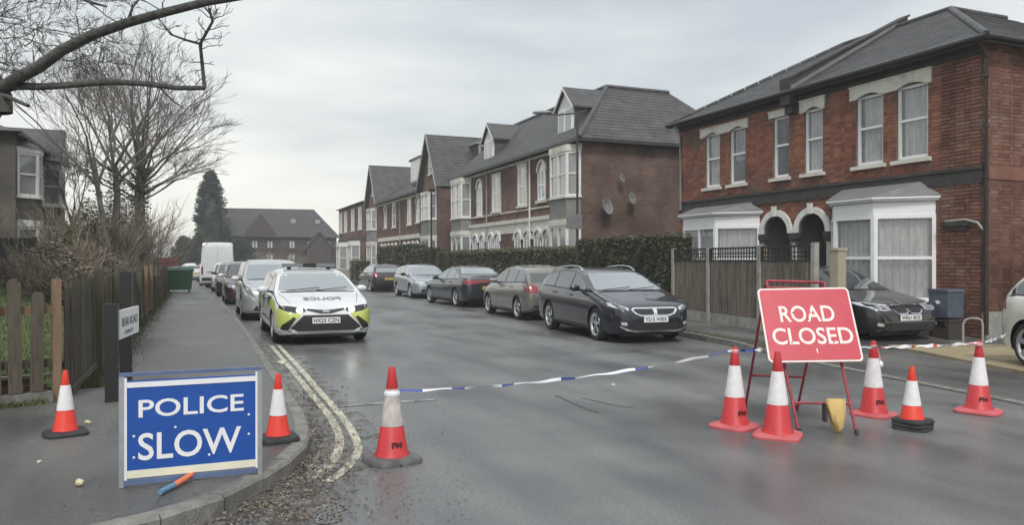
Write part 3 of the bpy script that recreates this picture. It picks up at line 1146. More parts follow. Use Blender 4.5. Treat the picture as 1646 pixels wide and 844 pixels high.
tF = cone_top(coneF.location, .56); tA = cone_top(coneA.location, .745)
tape("barrier_tape", "long blue and white police tape sagging across the road", 0, .034,
     tF + Vector((.03, 0, 0)), tA, .075,
     [('tape_blue', 8), ('tape_white', 9), ('tape_blue', 4), ('tape_white', 12), ('tape_blue', 4), ('tape_white', 16), ('tape_blue', 5), ('tape_white', 22), ('tape_blue', 5), ('tape_white', 24), ('tape_blue', 8), ('tape_white', 30)], seed=4)
signL = vc(2.60, 7.62, .74)
tape("barrier_tape", "short end of police tape between the left cone tip and the red sign's edge", 0, .05,
     tA, signL, .012, [('tape_blue', 20), ('tape_white', 26), ('tape_blue', 6), ('tape_white', 8)], n=40, seed=9)
tE = cone_top(coneE.location, .735); tC = cone_top(coneC.location, .735)
tape("barrier_tape", "red and white tape stretched from the red sign to the far right cone", 0, .042,
     vc(3.28, 7.5, .76), tE, .012, [('tape_white', 18), ('tape_pink', 8), ('tape_white', 20), ('tape_red', 3), ('tape_white', 14), ('tape_red', 3), ('tape_white', 24), ('tape_pink', 6)], n=100, seed=12)
carT = vc(7.12, 11.1, .55)
tape("barrier_tape", "plain white length of tape rising from the far right cone to the pale car", 0, .05, tE, carT, .02, [('tape_white', 60)], n=60, seed=15)
# knot and tail on the cone beside the sign
kt = thing("tape_knot", "crumpled white tape tail hanging off the cone right of the red sign", "barrier tape", (coneC.location.x, coneC.location.y, .735))
m_ = MB(); m_.tube([(0, 0, .0), (.025, -.02, -.02), (.05, -.02, -.09), (.062, -.03, -.17)], [.012, .009, .008, .010], 6); m_.build("tail", "tape_pink", kt, smooth=60)
m_ = MB(); m_.lathe([(.004, -.035), (.022, -.028), (.03, -.005), (.022, .015), (.012, .03), (.003, .034)], 9, M=Matrix.Translation((.066, -.03, -.20)))
m_.build("bow", "tape_white", kt, smooth=30)
m_ = MB(); m_.lathe([(.03, -.03), (.036, -.012), (.03, .0)], 14); m_.build("wrap", "tape_pink", kt)
wr = thing("tape_wrap", "tape wound round the lone mid-road cone below its red tip", "barrier tape", (coneF.location.x, coneF.location.y, .545))
m_ = MB(); m_.lathe([(.062, -.018), (.066, -.004), (.062, .012), (.056, .022)], 22, cap=False); m_.build("winding", "tape_white", wr, smooth=60)
wr = thing("tape_wrap", "tape wound round the tip of the cone left of the red sign", "barrier tape", (coneA.location.x, coneA.location.y, .735))
m_ = MB(); m_.lathe([(.034, -.018), (.04, -.004), (.036, .012), (.03, .018)], 18, cap=False); m_.build("winding", "tape_pink", wr, smooth=60)
wr = thing("tape_wrap", "tape wound round the tip of the far right cone", "barrier tape", (coneE.location.x, coneE.location.y, .72))
m_ = MB(); m_.lathe([(.034, -.018), (.04, -.004), (.036, .012), (.03, .018)], 18, cap=False); m_.build("winding", "tape_pink", wr, smooth=60)

# ================================================================== POLICE SLOW SIGN
W_, H_ = .885, .725
ps = thing("police_sign", "blue folding road sign reading POLICE SLOW in a steel frame on the left pavement", "sign", (-.455, 5.63, KZ), R(0))
m_ = MB(); m_.box(.045, W_ - .04, -.006, .006, .06, H_ - .03); m_.build("panel", "sign_blue", ps)
m_ = MB(); m_.box(.045, W_ - .04, -.011, -.0065, .055, .105); m_.build("bottom_stripe", "sign_cream", ps)
m_ = MB(); m_.box(.045, W_ - .04, -.011, -.0065, H_ - .075, H_ - .04); m_.build("top_stripe", "sign_white", ps)
for x in (0.012, W_ - .012):
    m_ = MB(); m_.box(-.014, .014, -.02, .014, 0.0, H_); m_.build("frame_post", "galv", ps, loc=(x, 0, 0))
m_ = MB(); m_.box(.026, .044, -.012, .008, .03, H_ - .01); m_.build("frame_inner_rail", "sign_white", ps)
m_ = MB(); m_.box(W_ - .041, W_ - .027, -.012, .008, .03, H_ - .01); m_.build("frame_inner_rail", "sign_white", ps)
m_ = MB(); m_.box(.0, W_, -.016, .012, H_, H_ + .022); m_.build("frame_top", "blue_steel", ps)
m_ = MB(); m_.box(.0, W_, -.016, .012, .012, .045); m_.build("frame_bottom", "blue_steel", ps)
m_ = MB(); m_.tube([(.02, .02, H_ - .01), (.02, .42, .0)], .011, 6); m_.tube([(W_ - .02, .02, H_ - .01), (W_ - .02, .42, .0)], .011, 6); m_.tube([(.02, .40, .03), (W_ - .02, .40, .03)], .009, 6)
m_.build("rear_stay", "galv", ps)
def sgn_m(x, z):
    return frame((x, -.0065, z), (1, 0, 0), (0, 0, 1))


text("POLICE", "lettering", "sign_white", ps, sgn_m(.44, .507), .655, .118, bold=.013)
text("SLOW", "lettering", "sign_white", ps, sgn_m(.43, .255), .64, .18, bold=.013)
for x, z in ((.085, .33), (.085, .19), (.80, .42), (.80, .285), (.335, .37), (.545, .165)):
    m_ = MB(); m_.lathe([(.008, 0), (.008, .003), (.003, .004)], 10, M=frame((x, -.0065, z), (1, 0, 0), (0, 0, 1)))
    m_.build("bolt", "tape_white", ps)
bt_ = thing("striped_baton", "short orange baton with a blue-grey tip lying under the blue sign", "baton", at(257, 797, KZ))
e2 = at(318, 768, KZ) - at(257, 797, KZ)
m_ = MB(); m_.tube([(0, 0, .02), tuple(e2 * .36 + Vector((0, 0, .022)))], .019, 10); m_.build("tip", "baton_blue", bt_, smooth=40)
m_ = MB(); m_.tube([tuple(e2 * .36 + Vector((0, 0, .022))), tuple(e2 * .97 + Vector((0, 0, .045)))], .019, 10); m_.build("sleeve", "baton_orange", bt_, smooth=40)

# ================================================================== ROAD CLOSED SIGN
rc = thing("road_closed_sign", "red ROAD CLOSED plate leaning on a red tubular A-frame stand", "sign", vc(2.90, 7.1), -YAW)
# local x = right, y = ahead; the plate leans back
F = [Vector((-.245, .03, 0)), Vector((.27, -.01, 0))]
T = [Vector((-.32, .72, 1.40)), Vector((.255, .70, 1.385))]
Rr = [Vector((-.36, 1.30, 0)), Vector((.16, 1.18, 0))]
for a, b in zip(F, T):
    m_ = MB(); m_.tube([a, b], .0145, 8); m_.build("front_leg", "red_steel", rc, smooth=50)
for a, b in zip(Rr, T):
    m_ = MB(); m_.tube([a, b + Vector((0, .03, -.04))], .0145, 8); m_.build("rear_leg", "red_steel", rc, smooth=50)
m_ = MB(); m_.tube([T[0], T[1]], .0145, 8); m_.build("top_bar", "red_steel", rc, smooth=50)
m_ = MB(); m_.tube([F[0].lerp(T[0], .19), F[1].lerp(T[1], .19)], .012, 8); m_.build("cross_bar", "red_steel", rc, smooth=50)
m_ = MB(); m_.tube([F[0].lerp(T[0], .955), F[1].lerp(T[1], .955)], .010, 8); m_.build("cross_bar", "red_steel", rc, smooth=50)
m_ = MB(); m_.tube([Rr[0].lerp(T[0], .27), Rr[1].lerp(T[1], .27)], .012, 8); m_.build("cross_bar", "red_steel", rc, smooth=50)
for p_ in F + Rr:
    m_ = MB(); m_.tube([p_ + Vector((0, 0, 0)), p_ + Vector((0, .01, .05))], .019, 8); m_.build("rubber_foot", "rubber_black", rc, smooth=50)
BL, BR = Vector((-.455, .245, .636)), Vector((.445, .225, .652))
TL, TR = Vector((-.475, .595, 1.338)), Vector((.44, .565, 1.306))
xa = (BR - BL).normalized(); ya = ((TL + TR) / 2 - (BL + BR) / 2).normalized()
PM = frame((BL + BR + TL + TR) / 4, xa, ya)
PW, PH = .895, .775


def rrect(w, h, r, n=6):
    pts = []
    for cx, cy, a0 in ((w / 2 - r, h / 2 - r, 0), (-w / 2 + r, h / 2 - r, 90), (-w / 2 + r, -h / 2 + r, 180), (w / 2 - r, -h / 2 + r, 270)):
        for k in range(n + 1):
            an = R(a0 + 90 * k / n)
            pts.append((cx + r * math.cos(an), cy + r * math.sin(an), 0))
    return pts


m_ = MB(); m_.prism(rrect(PW, PH, .045), (0, 0, .012)); o = m_.build("border", "sign_pink_white", rc, smooth=30); o.matrix_local = PM
m_ = MB(); m_.prism(rrect(PW - .036, PH - .036, .032), (0, 0, .004)); o = m_.build("face", "sign_red", rc, smooth=30); o.matrix_local = PM @ Matrix.Translation((0, 0, .012))
text("ROAD", "lettering", "sign_pink_white", rc, PM @ Matrix.Translation((-.005, .108, .016)), .53, .172, bold=.013)
text("CLOSED", "lettering", "sign_pink_white", rc, PM @ Matrix.Translation((.01, -.125, .016)), .77, .172, bold=.013)
for x, y in ((-.2, -.19), (.0, .05), (-.14, .12), (.03, .12), (.2, -.19)):
    m_ = MB(); m_.lathe([(.008, 0), (.008, .003), (.002, .005)], 8); o = m_.build("rivet", "gutter_black", rc); o.matrix_local = PM @ Matrix.Translation((x, y, .016))
m_ = MB(); m_.prism([(.02, -.25, 0), (.034, -.262, 0), (.03, -.30, 0), (.022, -.30, 0)], (0, 0, .001)); o = m_.build("chipped_paint", "sign_pink_white", rc); o.matrix_local = PM @ Matrix.Translation((0, 0, .0165))

# yellow sack slung over the lower bar as a weight
yb = thing("yellow_sandbag", "dull yellow sack hung over the red sign's lower bar, touching the ground", "sandbag", vc(2.90, 7.1), -YAW)
rnd = random.Random(31)
m_ = MB()
# folded over the bar: a flat top edge, creased faces drawing in to a point at the ground
cr_ = [(.31, .03, .212, .03), (.27, .028, .214, .055), (.20, .05, .212, .075), (.13, .072, .200, .085), (.07, .095, .188, .075), (.03, .112, .172, .05), (.0, .12, .16, .03)]
NR = 10
for zi, (z, x0, x1, dp) in enumerate(cr_):
    for j in range(NR):
        an = 2 * math.pi * j / NR
        c, s_ = math.cos(an), math.sin(an)
        sx = (abs(c) ** .6) * (1 if c > 0 else -1)
        jx, jy = rnd.uniform(-.008, .008), rnd.uniform(-.012, .012)
        m_.v.append(((x0 + x1) / 2 + (x1 - x0) / 2 * sx + jx * (zi > 0), .10 + dp * s_ + jy, z + rnd.uniform(-.006, .006) * (zi > 0)))
m_.f = [(i * NR + j, i * NR + (j + 1) % NR, (i + 1) * NR + (j + 1) % NR, (i + 1) * NR + j) for i in range(len(cr_) - 1) for j in range(NR)] + [tuple(range(NR)), tuple(range(NR * (len(cr_) - 1), NR * len(cr_)))[::-1]]
m_.m = [0] * len(m_.f)
m_.build("sack", "yellow_bag", yb, smooth=25)
m_ = MB(); m_.box(.015, .04, .085, .15, .10, .27); m_.build("flap", "cabinet_brown", yb)

# litter: two pale scraps on the pavement
def scrap(name, label, px, py, size, mat, z=KZ, seed=1):
    rnd = random.Random(seed)
    p_ = at(px, py, z)
    t = MB()
    bmx = bmesh.new(); bmesh.ops.create_icosphere(bmx, subdivisions=2, radius=size)
    for v in bmx.verts:
        v.co *= rnd.uniform(.65, 1.2)
        v.co.z *= .55; v.co.y *= .6
        v.co.z = max(v.co.z, -size * .25)
    me_ = bpy.data.meshes.new(name); bmx.to_mesh(me_); bmx.free(); me_.materials.append(MATS[mat])
    o_ = bpy.data.objects.new(name, me_); COL.objects.link(o_); o_.location = (p_.x, p_.y, z + size * .25)
    o_.rotation_euler = (0, 0, rnd.uniform(0, 3))
    return tag(o_, label, "litter")


scrap("crumpled_wrapper", "crumpled cream paper wrapper on the left pavement in front of the blue sign", 127, 780, .045, "litter_cream", seed=4)
scrap("paper_scrap", "small white scrap of paper on the left pavement below the small cone", 63, 744, .022, "litter_white", seed=5)
scrap("paper_scrap", "flat pale scrap on the pavement just behind the left small cone", 140, 681, .035, "litter_cream", seed=6)
scrap("paper_scrap", "pale scrap in the gutter by the yellow lines, near the police car", 452, 585, .07, "litter_white", z=0, seed=7)
scrap("paper_scrap", "pale fleck lying alone mid-road behind the tape", 986, 620, .03, "litter_white", z=0, seed=8)

# ================================================================== CARS
def prof(pts, ss, it=2):
    xs_ = [p[0] for p in pts]; zs_ = [p[1] for p in pts]
    z = np.interp(ss, xs_, zs_)
    return z


class Car:
    """lofted body; car space: x forward (front at +L/2), y left, z up. s = distance back from the nose"""

    def __init__(self, name, label, loc, heading, spec, colour, group="cars parked along the street"):
        self.sp = spec
        L, W, H = spec['L'], spec['W'], spec['H']
        self.L, self.W, self.H = L, W, H
        self.root = thing(name, label, spec.get('cat', 'car'), loc, heading, group)
        self.colour = colour
        top, sh, bot = spec['top'], spec['shoulder'], spec['bottom']
        ss = np.concatenate([np.array([0, .015, .04, .08, .13, .19, .26, .34, .43]), np.arange(.52, L - .42, .075),
                             L - np.array([.41, .33, .26, .19, .13, .08, .04, .015, 0])])
        zt = prof(top, ss); zsh = prof(sh, ss); zb = prof(bot, ss)
        # soften corners of the profile
        for _ in range(2):
            zt2 = zt.copy()
            zt2[2:-2] = (zt[1:-3] + 2 * zt[2:-2] + zt[3:-1]) / 4
            zt = zt2
        w0f, Lf, w0r, Lr = spec.get('wf', .60), spec.get('Lf', .75), spec.get('wr', .74), spec.get('Lr', .5)
        ring_all = []
        self.info = []
        Hr = H - spec['belt']
        for i, s in enumerate(ss):
            w = W / 2
            if s < Lf:
                q = (Lf - s) / Lf
                w *= w0f + (1 - w0f) * max(0, 1 - q ** 2.6) ** .5
            if L - s < Lr:
                q = (Lr - (L - s)) / Lr
                w *= w0r + (1 - w0r) * max(0, 1 - q ** 2.8) ** .5
            b = zb[i]; t = zt[i]
            sh_ = min(zsh[i], t - .035)
            k = min(1, max(0, (t - sh_ - .05) / max(.2, Hr - .05)))
            tum = spec.get('tum', .19) * k
            yb_ = w * .925; yt = w * .93 - tum
            rr = .05 * k + .018
            d = sh_ - b
            half = [(0, b + .01), (w * .70, b), (w * .90, b + .005), (w * .965, b + .05), (w * .99, b + .22 * d), (w * 1.0, b + .45 * d), (w * .995, b + .66 * d), (w * .985, b + .84 * d), (w * .965, b + .94 * d),
                    (w * .935, sh_), (yb_, sh_ + .006)]
            for f_ in (.33, .66, 1.0):
                half.append((yb_ + (yt - yb_) * f_, sh_ + .008 + (t - rr - sh_ - .008) * f_))
            half += [(yt - .045 * k - .03 - .07 * (1 - k), t - rr * .42), (yt * .74, t - rr * .17 - .004), (yt * .4, t - .004), (0, t)]
            self.info.append((s, b, sh_, t, yb_, yt, w, k))
            ring = [(y, z) for y, z in half] + [(-y, z) for y, z in half[-2:0:-1]]
            ring_all.append([(L / 2 - s, y, z) for y, z in ring])
        n = len(ring_all[0])
        vs_ = [p for r in ring_all for p in r]
        fs_ = []
        for i in range(len(ring_all) - 1):
            for j in range(n):
                j2 = (j + 1) % n
                fs_.append((i * n + j, i * n + j2, (i + 1) * n + j2, (i + 1) * n + j))
        fs_.append(tuple(range(n))[::-1])
        fs_.append(tuple(range((len(ring_all) - 1) * n, len(ring_all) * n)))
        me = bpy.data.meshes.new("body")
        me.from_pydata(vs_, [], fs_)
        me.materials.append(MATS[colour]); me.materials.append(MATS['car_black_trim'])
        bmx = bmesh.new(); bmx.from_mesh(me); bmesh.ops.recalc_face_normals(bmx, faces=bmx.faces[:]); bmx.to_mesh(me)
        bmesh.ops.triangulate(bmx, faces=bmx.faces[:])
        self.bvh = BVHTree.FromBMesh(bmx)
        bmx.free()
        # wheel arches cut out of the body
        r = spec['r']
        cut = MB()
        for s in spec['wheels']:
            for sd in (1, -1):
                y0, y1 = (W / 2 - .27, W / 2 + .1) if sd > 0 else (-W / 2 - .1, -W / 2 + .27)
                c = Vector((L / 2 - s, 0, r))
                rc_ = r * 1.13
                m1 = [(c.x + rc_ * math.cos(2 * math.pi * k / 28), y0, c.z + rc_ * math.sin(2 * math.pi * k / 28)) for k in range(28)]
                cut.prism(m1, (0, y1 - y0, 0), 1)
        co = cut.build("cutter", [colour, 'car_black_trim'])
        bmx = bmesh.new(); bmx.from_mesh(co.data); bmesh.ops.recalc_face_normals(bmx, faces=bmx.faces[:]); bmx.to_mesh(co.data); bmx.free()
        bo = bpy.data.objects.new("body", me); COL.objects.link(bo)
        md = bo.modifiers.new("b", 'BOOLEAN'); md.operation = 'DIFFERENCE'; md.object = co; md.solver = 'EXACT'
        dg = bpy.context.evaluated_depsgraph_get()
        me2 = bpy.data.meshes.new_from_object(bo.evaluated_get(dg))
        bo.modifiers.clear(); bo.data = me2
        me2.name = "body"
        cm = co.data; bpy.data.objects.remove(co); bpy.data.meshes.remove(cm); bpy.data.meshes.remove(me)
        me2.polygons.foreach_set("use_smooth", [True] * len(me2.polygons))
        me2.set_sharp_from_angle(angle=R(32))
        bo.parent = self.root
        self.body = bo
        # underside
        m_ = MB(); m_.box(-L / 2 + .35, L / 2 - .35, -W / 2 + .29, W / 2 - .29, .13, .5); m_.build("underbody", "car_black_trim", self.root)
        self.wheels(spec.get('rim', 'alloy'))

    def at_s(self, s):
        arr = self.info
        return np.array([np.interp(s, [a[0] for a in arr], [a[k] for a in arr]) for k in range(8)])

    def decal(self, name, axis, poly, mat, off=.004, parent=None, step=.07, label=None, thick=0.0, mirror=False, smooth=40):
        """a panel (glass, lamp, trim) laid on the bodywork: poly in (x,z) for 'side', (y,z) for 'front'/'rear', (x,y) for 'top'"""
        out = []
        for sd in ((1, -1) if mirror else (1,)):
            bmx = bmesh.new()
            vs_ = [bmx.verts.new((p[0], p[1], 0)) for p in poly]
            bmx.faces.new(vs_)
            u0, u1 = min(p[0] for p in poly), max(p[0] for p in poly)
            v0, v1 = min(p[1] for p in poly), max(p[1] for p in poly)
            u = u0 + step
            while u < u1 - .01:
                bmesh.ops.bisect_plane(bmx, geom=bmx.verts[:] + bmx.edges[:] + bmx.faces[:], plane_co=(u, 0, 0), plane_no=(1, 0, 0)); u += step
            v = v0 + step
            while v < v1 - .01:
                bmesh.ops.bisect_plane(bmx, geom=bmx.verts[:] + bmx.edges[:] + bmx.faces[:], plane_co=(0, v, 0), plane_no=(0, 1, 0)); v += step
            bmesh.ops.triangulate(bmx, faces=bmx.faces[:])
            nr = {}
            for vt in bmx.verts:
                a, b = vt.co.x, vt.co.y
                if axis == 'side':
                    o_, d_ = Vector((a, 3 * sd, b)), Vector((0, -sd, 0))
                elif axis == 'front':
                    o_, d_ = Vector((5, a * sd, b)), Vector((-1, 0, 0))
                elif axis == 'rear':
                    o_, d_ = Vector((-5, a * sd, b)), Vector((1, 0, 0))
                else:
                    o_, d_ = Vector((a, b * sd, 4)), Vector((0, 0, -1))
                hit, nrm, _, _ = self.bvh.ray_cast(o_, d_)
                if hit is None:
                    hit, nrm, _, _ = self.bvh.find_nearest(o_ + d_ * (o_.length - .6))
                if nrm.dot(d_) > 0:
                    nrm = -nrm
                nn = (nrm - d_).normalized()
                vt.co = hit + nn * off
                nr[vt] = nn
            me = bpy.data.meshes.new(name)
            bmesh.ops.recalc_face_normals(bmx, faces=bmx.faces[:])
            if bmx.faces:
                f0 = max(bmx.faces, key=lambda f_: f_.calc_area())
                if f0.normal.dot(nr[f0.verts[0]]) < 0:
                    bmesh.ops.reverse_faces(bmx, faces=bmx.faces[:])
            if thick:
                # skirt back to the body so the piece has an edge
                be = [e for e in bmx.edges if e.is_boundary]
                ret = bmesh.ops.extrude_edge_only(bmx, edges=be)
                for vt in [g for g in ret['geom'] if isinstance(g, bmesh.types.BMVert)]:
                    src = min(nr.items(), key=lambda kv: (kv[0].co - vt.co).length_squared if kv[0].is_valid else 9)
                    vt.co = vt.co - src[1] * (off + .004)
            bmx.to_mesh(me); bmx.free()
            me.materials.append(MATS[mat])
            if smooth:
                me.polygons.foreach_set("use_smooth", [True] * len(me.polygons))
                me.set_sharp_from_angle(angle=R(smooth))
            o2 = bpy.data.objects.new(name, me); COL.objects.link(o2); o2.parent = parent or self.root
            if label:
                o2["label"] = label
            out.append(o2)
        return out

    def X(self, s):
        return self.L / 2 - s

    def hit_front(self, y, z, rear=False):
        o_, d_ = (Vector((-5, y, z)), Vector((1, 0, 0))) if rear else (Vector((5, y, z)), Vector((-1, 0, 0)))
        h = self.bvh.ray_cast(o_, d_)[0]
        return h.x if h else (self.L / 2 * (-1 if rear else 1))

    def wheels(self, rim):
        sp = self.sp
        r = sp['r']
        ty = MB()
        wd = .215
        ty.lathe([(r * .66, -wd / 2 + .01), (r * .70, -wd / 2), (r * .90, -wd / 2), (r * .985, -wd / 2 + .03), (r, 0), (r * .985, wd / 2 - .03), (r * .90, wd / 2), (r * .70, wd / 2), (r * .66, wd / 2 - .01)], 28, cap=False)
        ri = MB()
        ri.lathe([(r * .60, wd / 2 - .035), (r * .64, wd / 2 - .008), (r * .70, wd / 2 + .002), (r * .71, wd / 2 - .01)], 28, cap=False)
        ri.lathe([(r * .13, wd / 2 - .03), (r * .12, wd / 2 - .012), (.001, wd / 2 - .008)], 14, cap=False)
        nsp = sp.get('spokes', 5)
        for k in range(nsp):
            an = 2 * math.pi * k / nsp + .3
            for dd in ((-.13, .13) if nsp == 5 else (0,)):
                a1, a2 = an + dd * .5, an + dd
                p0 = Vector((math.cos(a1) * r * .10, math.sin(a1) * r * .10, wd / 2 - .022))
                p1 = Vector((math.cos(a2) * r * .64, math.sin(a2) * r * .64, wd / 2 - .014))
                t = (p1 - p0).normalized(); q = Vector((-t.y, t.x, 0)) * r * (.055 if nsp == 5 else .07)
                ri.add([p0 - q, p0 + q, p1 + q * 1.2, p1 - q * 1.2, p0 - q - Vector((0, 0, .03)), p0 + q - Vector((0, 0, .03)), p1 + q * 1.2 - Vector((0, 0, .03)), p1 - q * 1.2 - Vector((0, 0, .03))],
                       [(0, 3, 2, 1)[::-1], (0, 1, 5, 4), (2, 3, 7, 6), (1, 2, 6, 5), (3, 0, 4, 7)])
        ba = MB(); ba.lathe([(.001, wd / 2 - .07), (r * .62, wd / 2 - .06)], 24, cap=False)
        protoT = protoR = protoB = None
        for s in sp['wheels']:
            for sd in (1, -1):
                M = Matrix.Translation((self.X(s), sd * (self.W / 2 - wd / 2 - .015), r)) @ Matrix.Rotation(R(-90 * sd), 4, 'X')
                if protoT is None:
                    protoT = ty.build("wheel", 'tyre', self.root, smooth=40)
                    protoR = ri.build("rim", rim, protoT, smooth=30)
                    protoB = ba.build("dark_wheel_backing", 'car_black_trim', protoT)  # dark backing disc: the shade behind the spokes put into its colour
                    protoT.matrix_local = M
                else:
                    w_ = link_copy(protoT, self.root, M)
                    link_copy(protoR, w_); link_copy(protoB, w_)

    def windows(self, glass='car_glass', pillars=(2.05, 3.0, 3.95), ws=(1.15, 1.98), rear=None, side_glass=None, low=.035, high=.105):
        sg = side_glass or glass
        g0, g1 = self.sp['glass']
        # windscreen
        a = self.at_s(ws[0]); b = self.at_s(ws[1])
        za, zb_ = a[3] + .015, b[3] - .03
        ya, yb_ = a[5] - .075, b[5] - .075
        poly = [(-ya, za), (-ya * .6, za - .012), (ya * .6, za - .012), (ya, za), (yb_, zb_), (yb_ * .5, zb_ + .012), (-yb_ * .5, zb_ + .012), (-yb_, zb_)]
        self.decal("windscreen", 'front', poly, glass, .005, step=.09)
        if rear:
            a = self.at_s(rear[1]); b = self.at_s(rear[0])
            za, zb_ = a[3] + .03, b[3] - .05
            ya, yb_ = a[5] - .08, b[5] - .09
            self.decal("rear_window", 'rear', [(-ya, za), (ya, za), (yb_, zb_), (-yb_, zb_)], glass, .005, step=.09)
        # side windows between the pillars
        cuts = [g0] + [p for p in pillars if g0 < p < g1] + [g1]
        for c0, c1 in zip(cuts[:-1], cuts[1:]):
            up, lo = [], []
            for s in np.linspace(c0 + .03, c1 - .03, 9):
                q = self.at_s(s)
                zu, zl = q[3] - high, q[2] + low
                if zu - zl > .012:
                    up.append((self.X(s), zu)); lo.append((self.X(s), zl))
            if len(up) > 2:
                self.decal("side_window", 'side', lo + up[::-1], sg, .004, step=.12, mirror=True)
        # dark seal line under the glass
        up = [];
        for s in np.linspace(g0, g1, 14):
            q = self.at_s(s); up.append((self.X(s), q[2] + low - .004, q[2] + low - .024))
        self.decal("window_seal", 'side', [(a, c) for a, b, c in up] + [(a, b) for a, b, c in up][::-1], 'car_black_trim', .005, step=.12, mirror=True)
        # door seams and handles
        for p in (g0 + .28,) + tuple(pillars[:2]):
            q = self.at_s(p)
            self.decal("door_seam", 'side', [(self.X(p) - .005, q[1] + .12), (self.X(p) + .005, q[1] + .12), (self.X(p) + .005, q[2]), (self.X(p) - .005, q[2])], 'car_black_trim', .0015, mirror=True)
        for p in [p for p in pillars if g0 < p < g1][:2]:
            q = self.at_s(p)
            self.decal("pillar_trim", 'side', [(self.X(p) - .032, q[2] + low), (self.X(p) + .032, q[2] + low), (self.X(p) + .032, q[3] - high), (self.X(p) - .032, q[3] - high)], 'car_black_trim', .0035, mirror=True)
        w0, w1 = self.sp['wheels']; r_ = self.sp['r']
        q = self.at_s((w0 + w1) / 2)
        self.decal("sill_trim", 'side', [(self.X(w1 - r_ * 1.2), q[1] + .055), (self.X(w0 + r_ * 1.2), q[1] + .055), (self.X(w0 + r_ * 1.2), q[1] + .10), (self.X(w1 - r_ * 1.2), q[1] + .10)], 'car_black_trim', .006, mirror=True)
        # bonnet shut lines and bumper joint
        a, b = self.at_s(.30), self.at_s(ws[0] - .05)
        ya, yb_ = a[6] * .70, b[6] * .84
        self.decal("bonnet_seam", 'top', [(self.X(.30), ya), (self.X(ws[0] - .05), yb_), (self.X(ws[0] - .05), yb_ + .010), (self.X(.30), ya + .010)], 'car_black_trim', .002, mirror=True)
        self.decal("bumper_seam", 'side', [(self.X(.50), .50), (self.X(.49), .50), (self.X(.44), a[2] - .08), (self.X(.45), a[2] - .08)], 'car_black_trim', .002, mirror=True)
        q = self.at_s(2.2)
        self.decal("cowl", 'top', [(self.X(ws[0] - .01), -b[5] + .10), (self.X(ws[0] - .01), b[5] - .10), (self.X(ws[0] - .07), b[5] - .14), (self.X(ws[0] - .07), -b[5] + .14)], 'car_black_trim', .004)
        for p in pillars[:2]:
            q = self.at_s(p - .17)
            z = q[2] - .09
            for sd in (1, -1):
                hy = self.W / 2
                m_ = MB(); m_.box(self.X(p - .17) - .09, self.X(p - .17) + .09, sd * (hy * .96), sd * (hy * .96 + .045), z - .012, z + .012)
                m_.build("door_handle", self.colour, self.root)

    def mirrors(self, mat=None, s=None):
        s = s or self.sp['glass'][0] + .22
        q = self.at_s(s)
        for sd in (1, -1):
            bmx = bmesh.new(); bmesh.ops.create_icosphere(bmx, subdivisions=2, radius=1)
            for v in bmx.verts:
                v.co = Vector((v.co.x * (.065 if v.co.x > 0 else .04), v.co.y * .125, v.co.z * .075))
            me = bpy.data.meshes.new("wing_mirror"); bmx.to_mesh(me); bmx.free()
            me.materials.append(MATS[mat or self.colour])
            me.polygons.foreach_set("use_smooth", [True] * len(me.polygons))
            o_ = bpy.data.objects.new("wing_mirror", me); COL.objects.link(o_); o_.parent = self.root
            o_.location = (self.X(s), sd * (self.W / 2 + .085), q[2] + .085)
            m_ = MB(); m_.box(self.X(s) - .02, self.X(s) + .02, min(sd * (self.W / 2 - .08), sd * (self.W / 2 + .03)), max(sd * (self.W / 2 - .08), sd * (self.W / 2 + .03)), q[2] + .02, q[2] + .06)
            m_.build("mirror_arm", 'car_black_trim', self.root)

    def plate(self, txt, z, rear=False, mat=None, y=0.0, dx=.012):
        x = self.hit_front(y, z, rear)
        sgn = -1 if rear else 1
        m_ = MB(); m_.box(-.26, .26, -.056, .056, -.006, .006)
        M = frame((x + sgn * (.008 + dx), y, z), (0, sgn, 0), (0, 0, 1))
        o_ = m_.build("number_plate", mat or ('plate_yellow' if rear else 'plate_white'), self.root); o_.matrix_local = M
        text(txt, "lettering", "ink", o_, Matrix.Translation((0, 0, .0065)), .47, .075, .001, bold=.02)

    def seams_front(self, z_hood):
        pass


def T(L, H, kind):
    if kind == 'estate':
        return [(0, .50), (.02, .60), (.08, .70), (.22, .775), (.55, .865), (1.0, .96), (1.15, 1.0), (1.95, 1.36 * H / 1.47), (2.35, H - .02), (2.9, H), (L - .75, H - .05), (L - .45, H - .12), (L - .13, 1.0), (L - .06, .88), (L - .01, .72), (L, .5)]
    if kind == 'hatch':
        return [(0, .50), (.02, .60), (.08, .70), (.25, .78), (.6, .88), (.95, .96), (1.1, 1.0), (1.8, H - .11), (2.15, H - .02), (2.6, H), (L - .75, H - .06), (L - .5, H - .14), (L - .14, 1.0), (L - .07, .88), (L - .01, .72), (L, .5)]
    if kind == 'saloon':
        return [(0, .45), (.02, .58), (.08, .68), (.25, .76), (.6, .84), (1.1, .93), (1.28, .97), (2.05, H - .09), (2.4, H - .01), (2.9, H), (3.3, H - .045), (4.0, 1.10), (4.15, 1.065), (L - .1, 1.02), (L - .04, .95), (L - .01, .75), (L, .48)]
    if kind == 'suv':
        return [(0, .60), (.02, .72), (.08, .85), (.22, .94), (.55, 1.0), (.95, 1.07), (1.08, 1.11), (1.75, H - .12), (2.1, H - .02), (2.6, H), (L - .6, H - .05), (L - .35, H - .12), (L - .12, 1.1), (L - .05, .95), (L - .01, .8), (L, .55)]
    if kind == 'van':
        return [(0, .55), (.03, .85), (.12, 1.02), (.5, 1.18), (.85, 1.3), (1.0, 1.38), (1.7, H - .45), (2.1, H - .12), (2.6, H), (L - .3, H), (L - .08, H - .05), (L - .02, H - .3), (L, .7)]


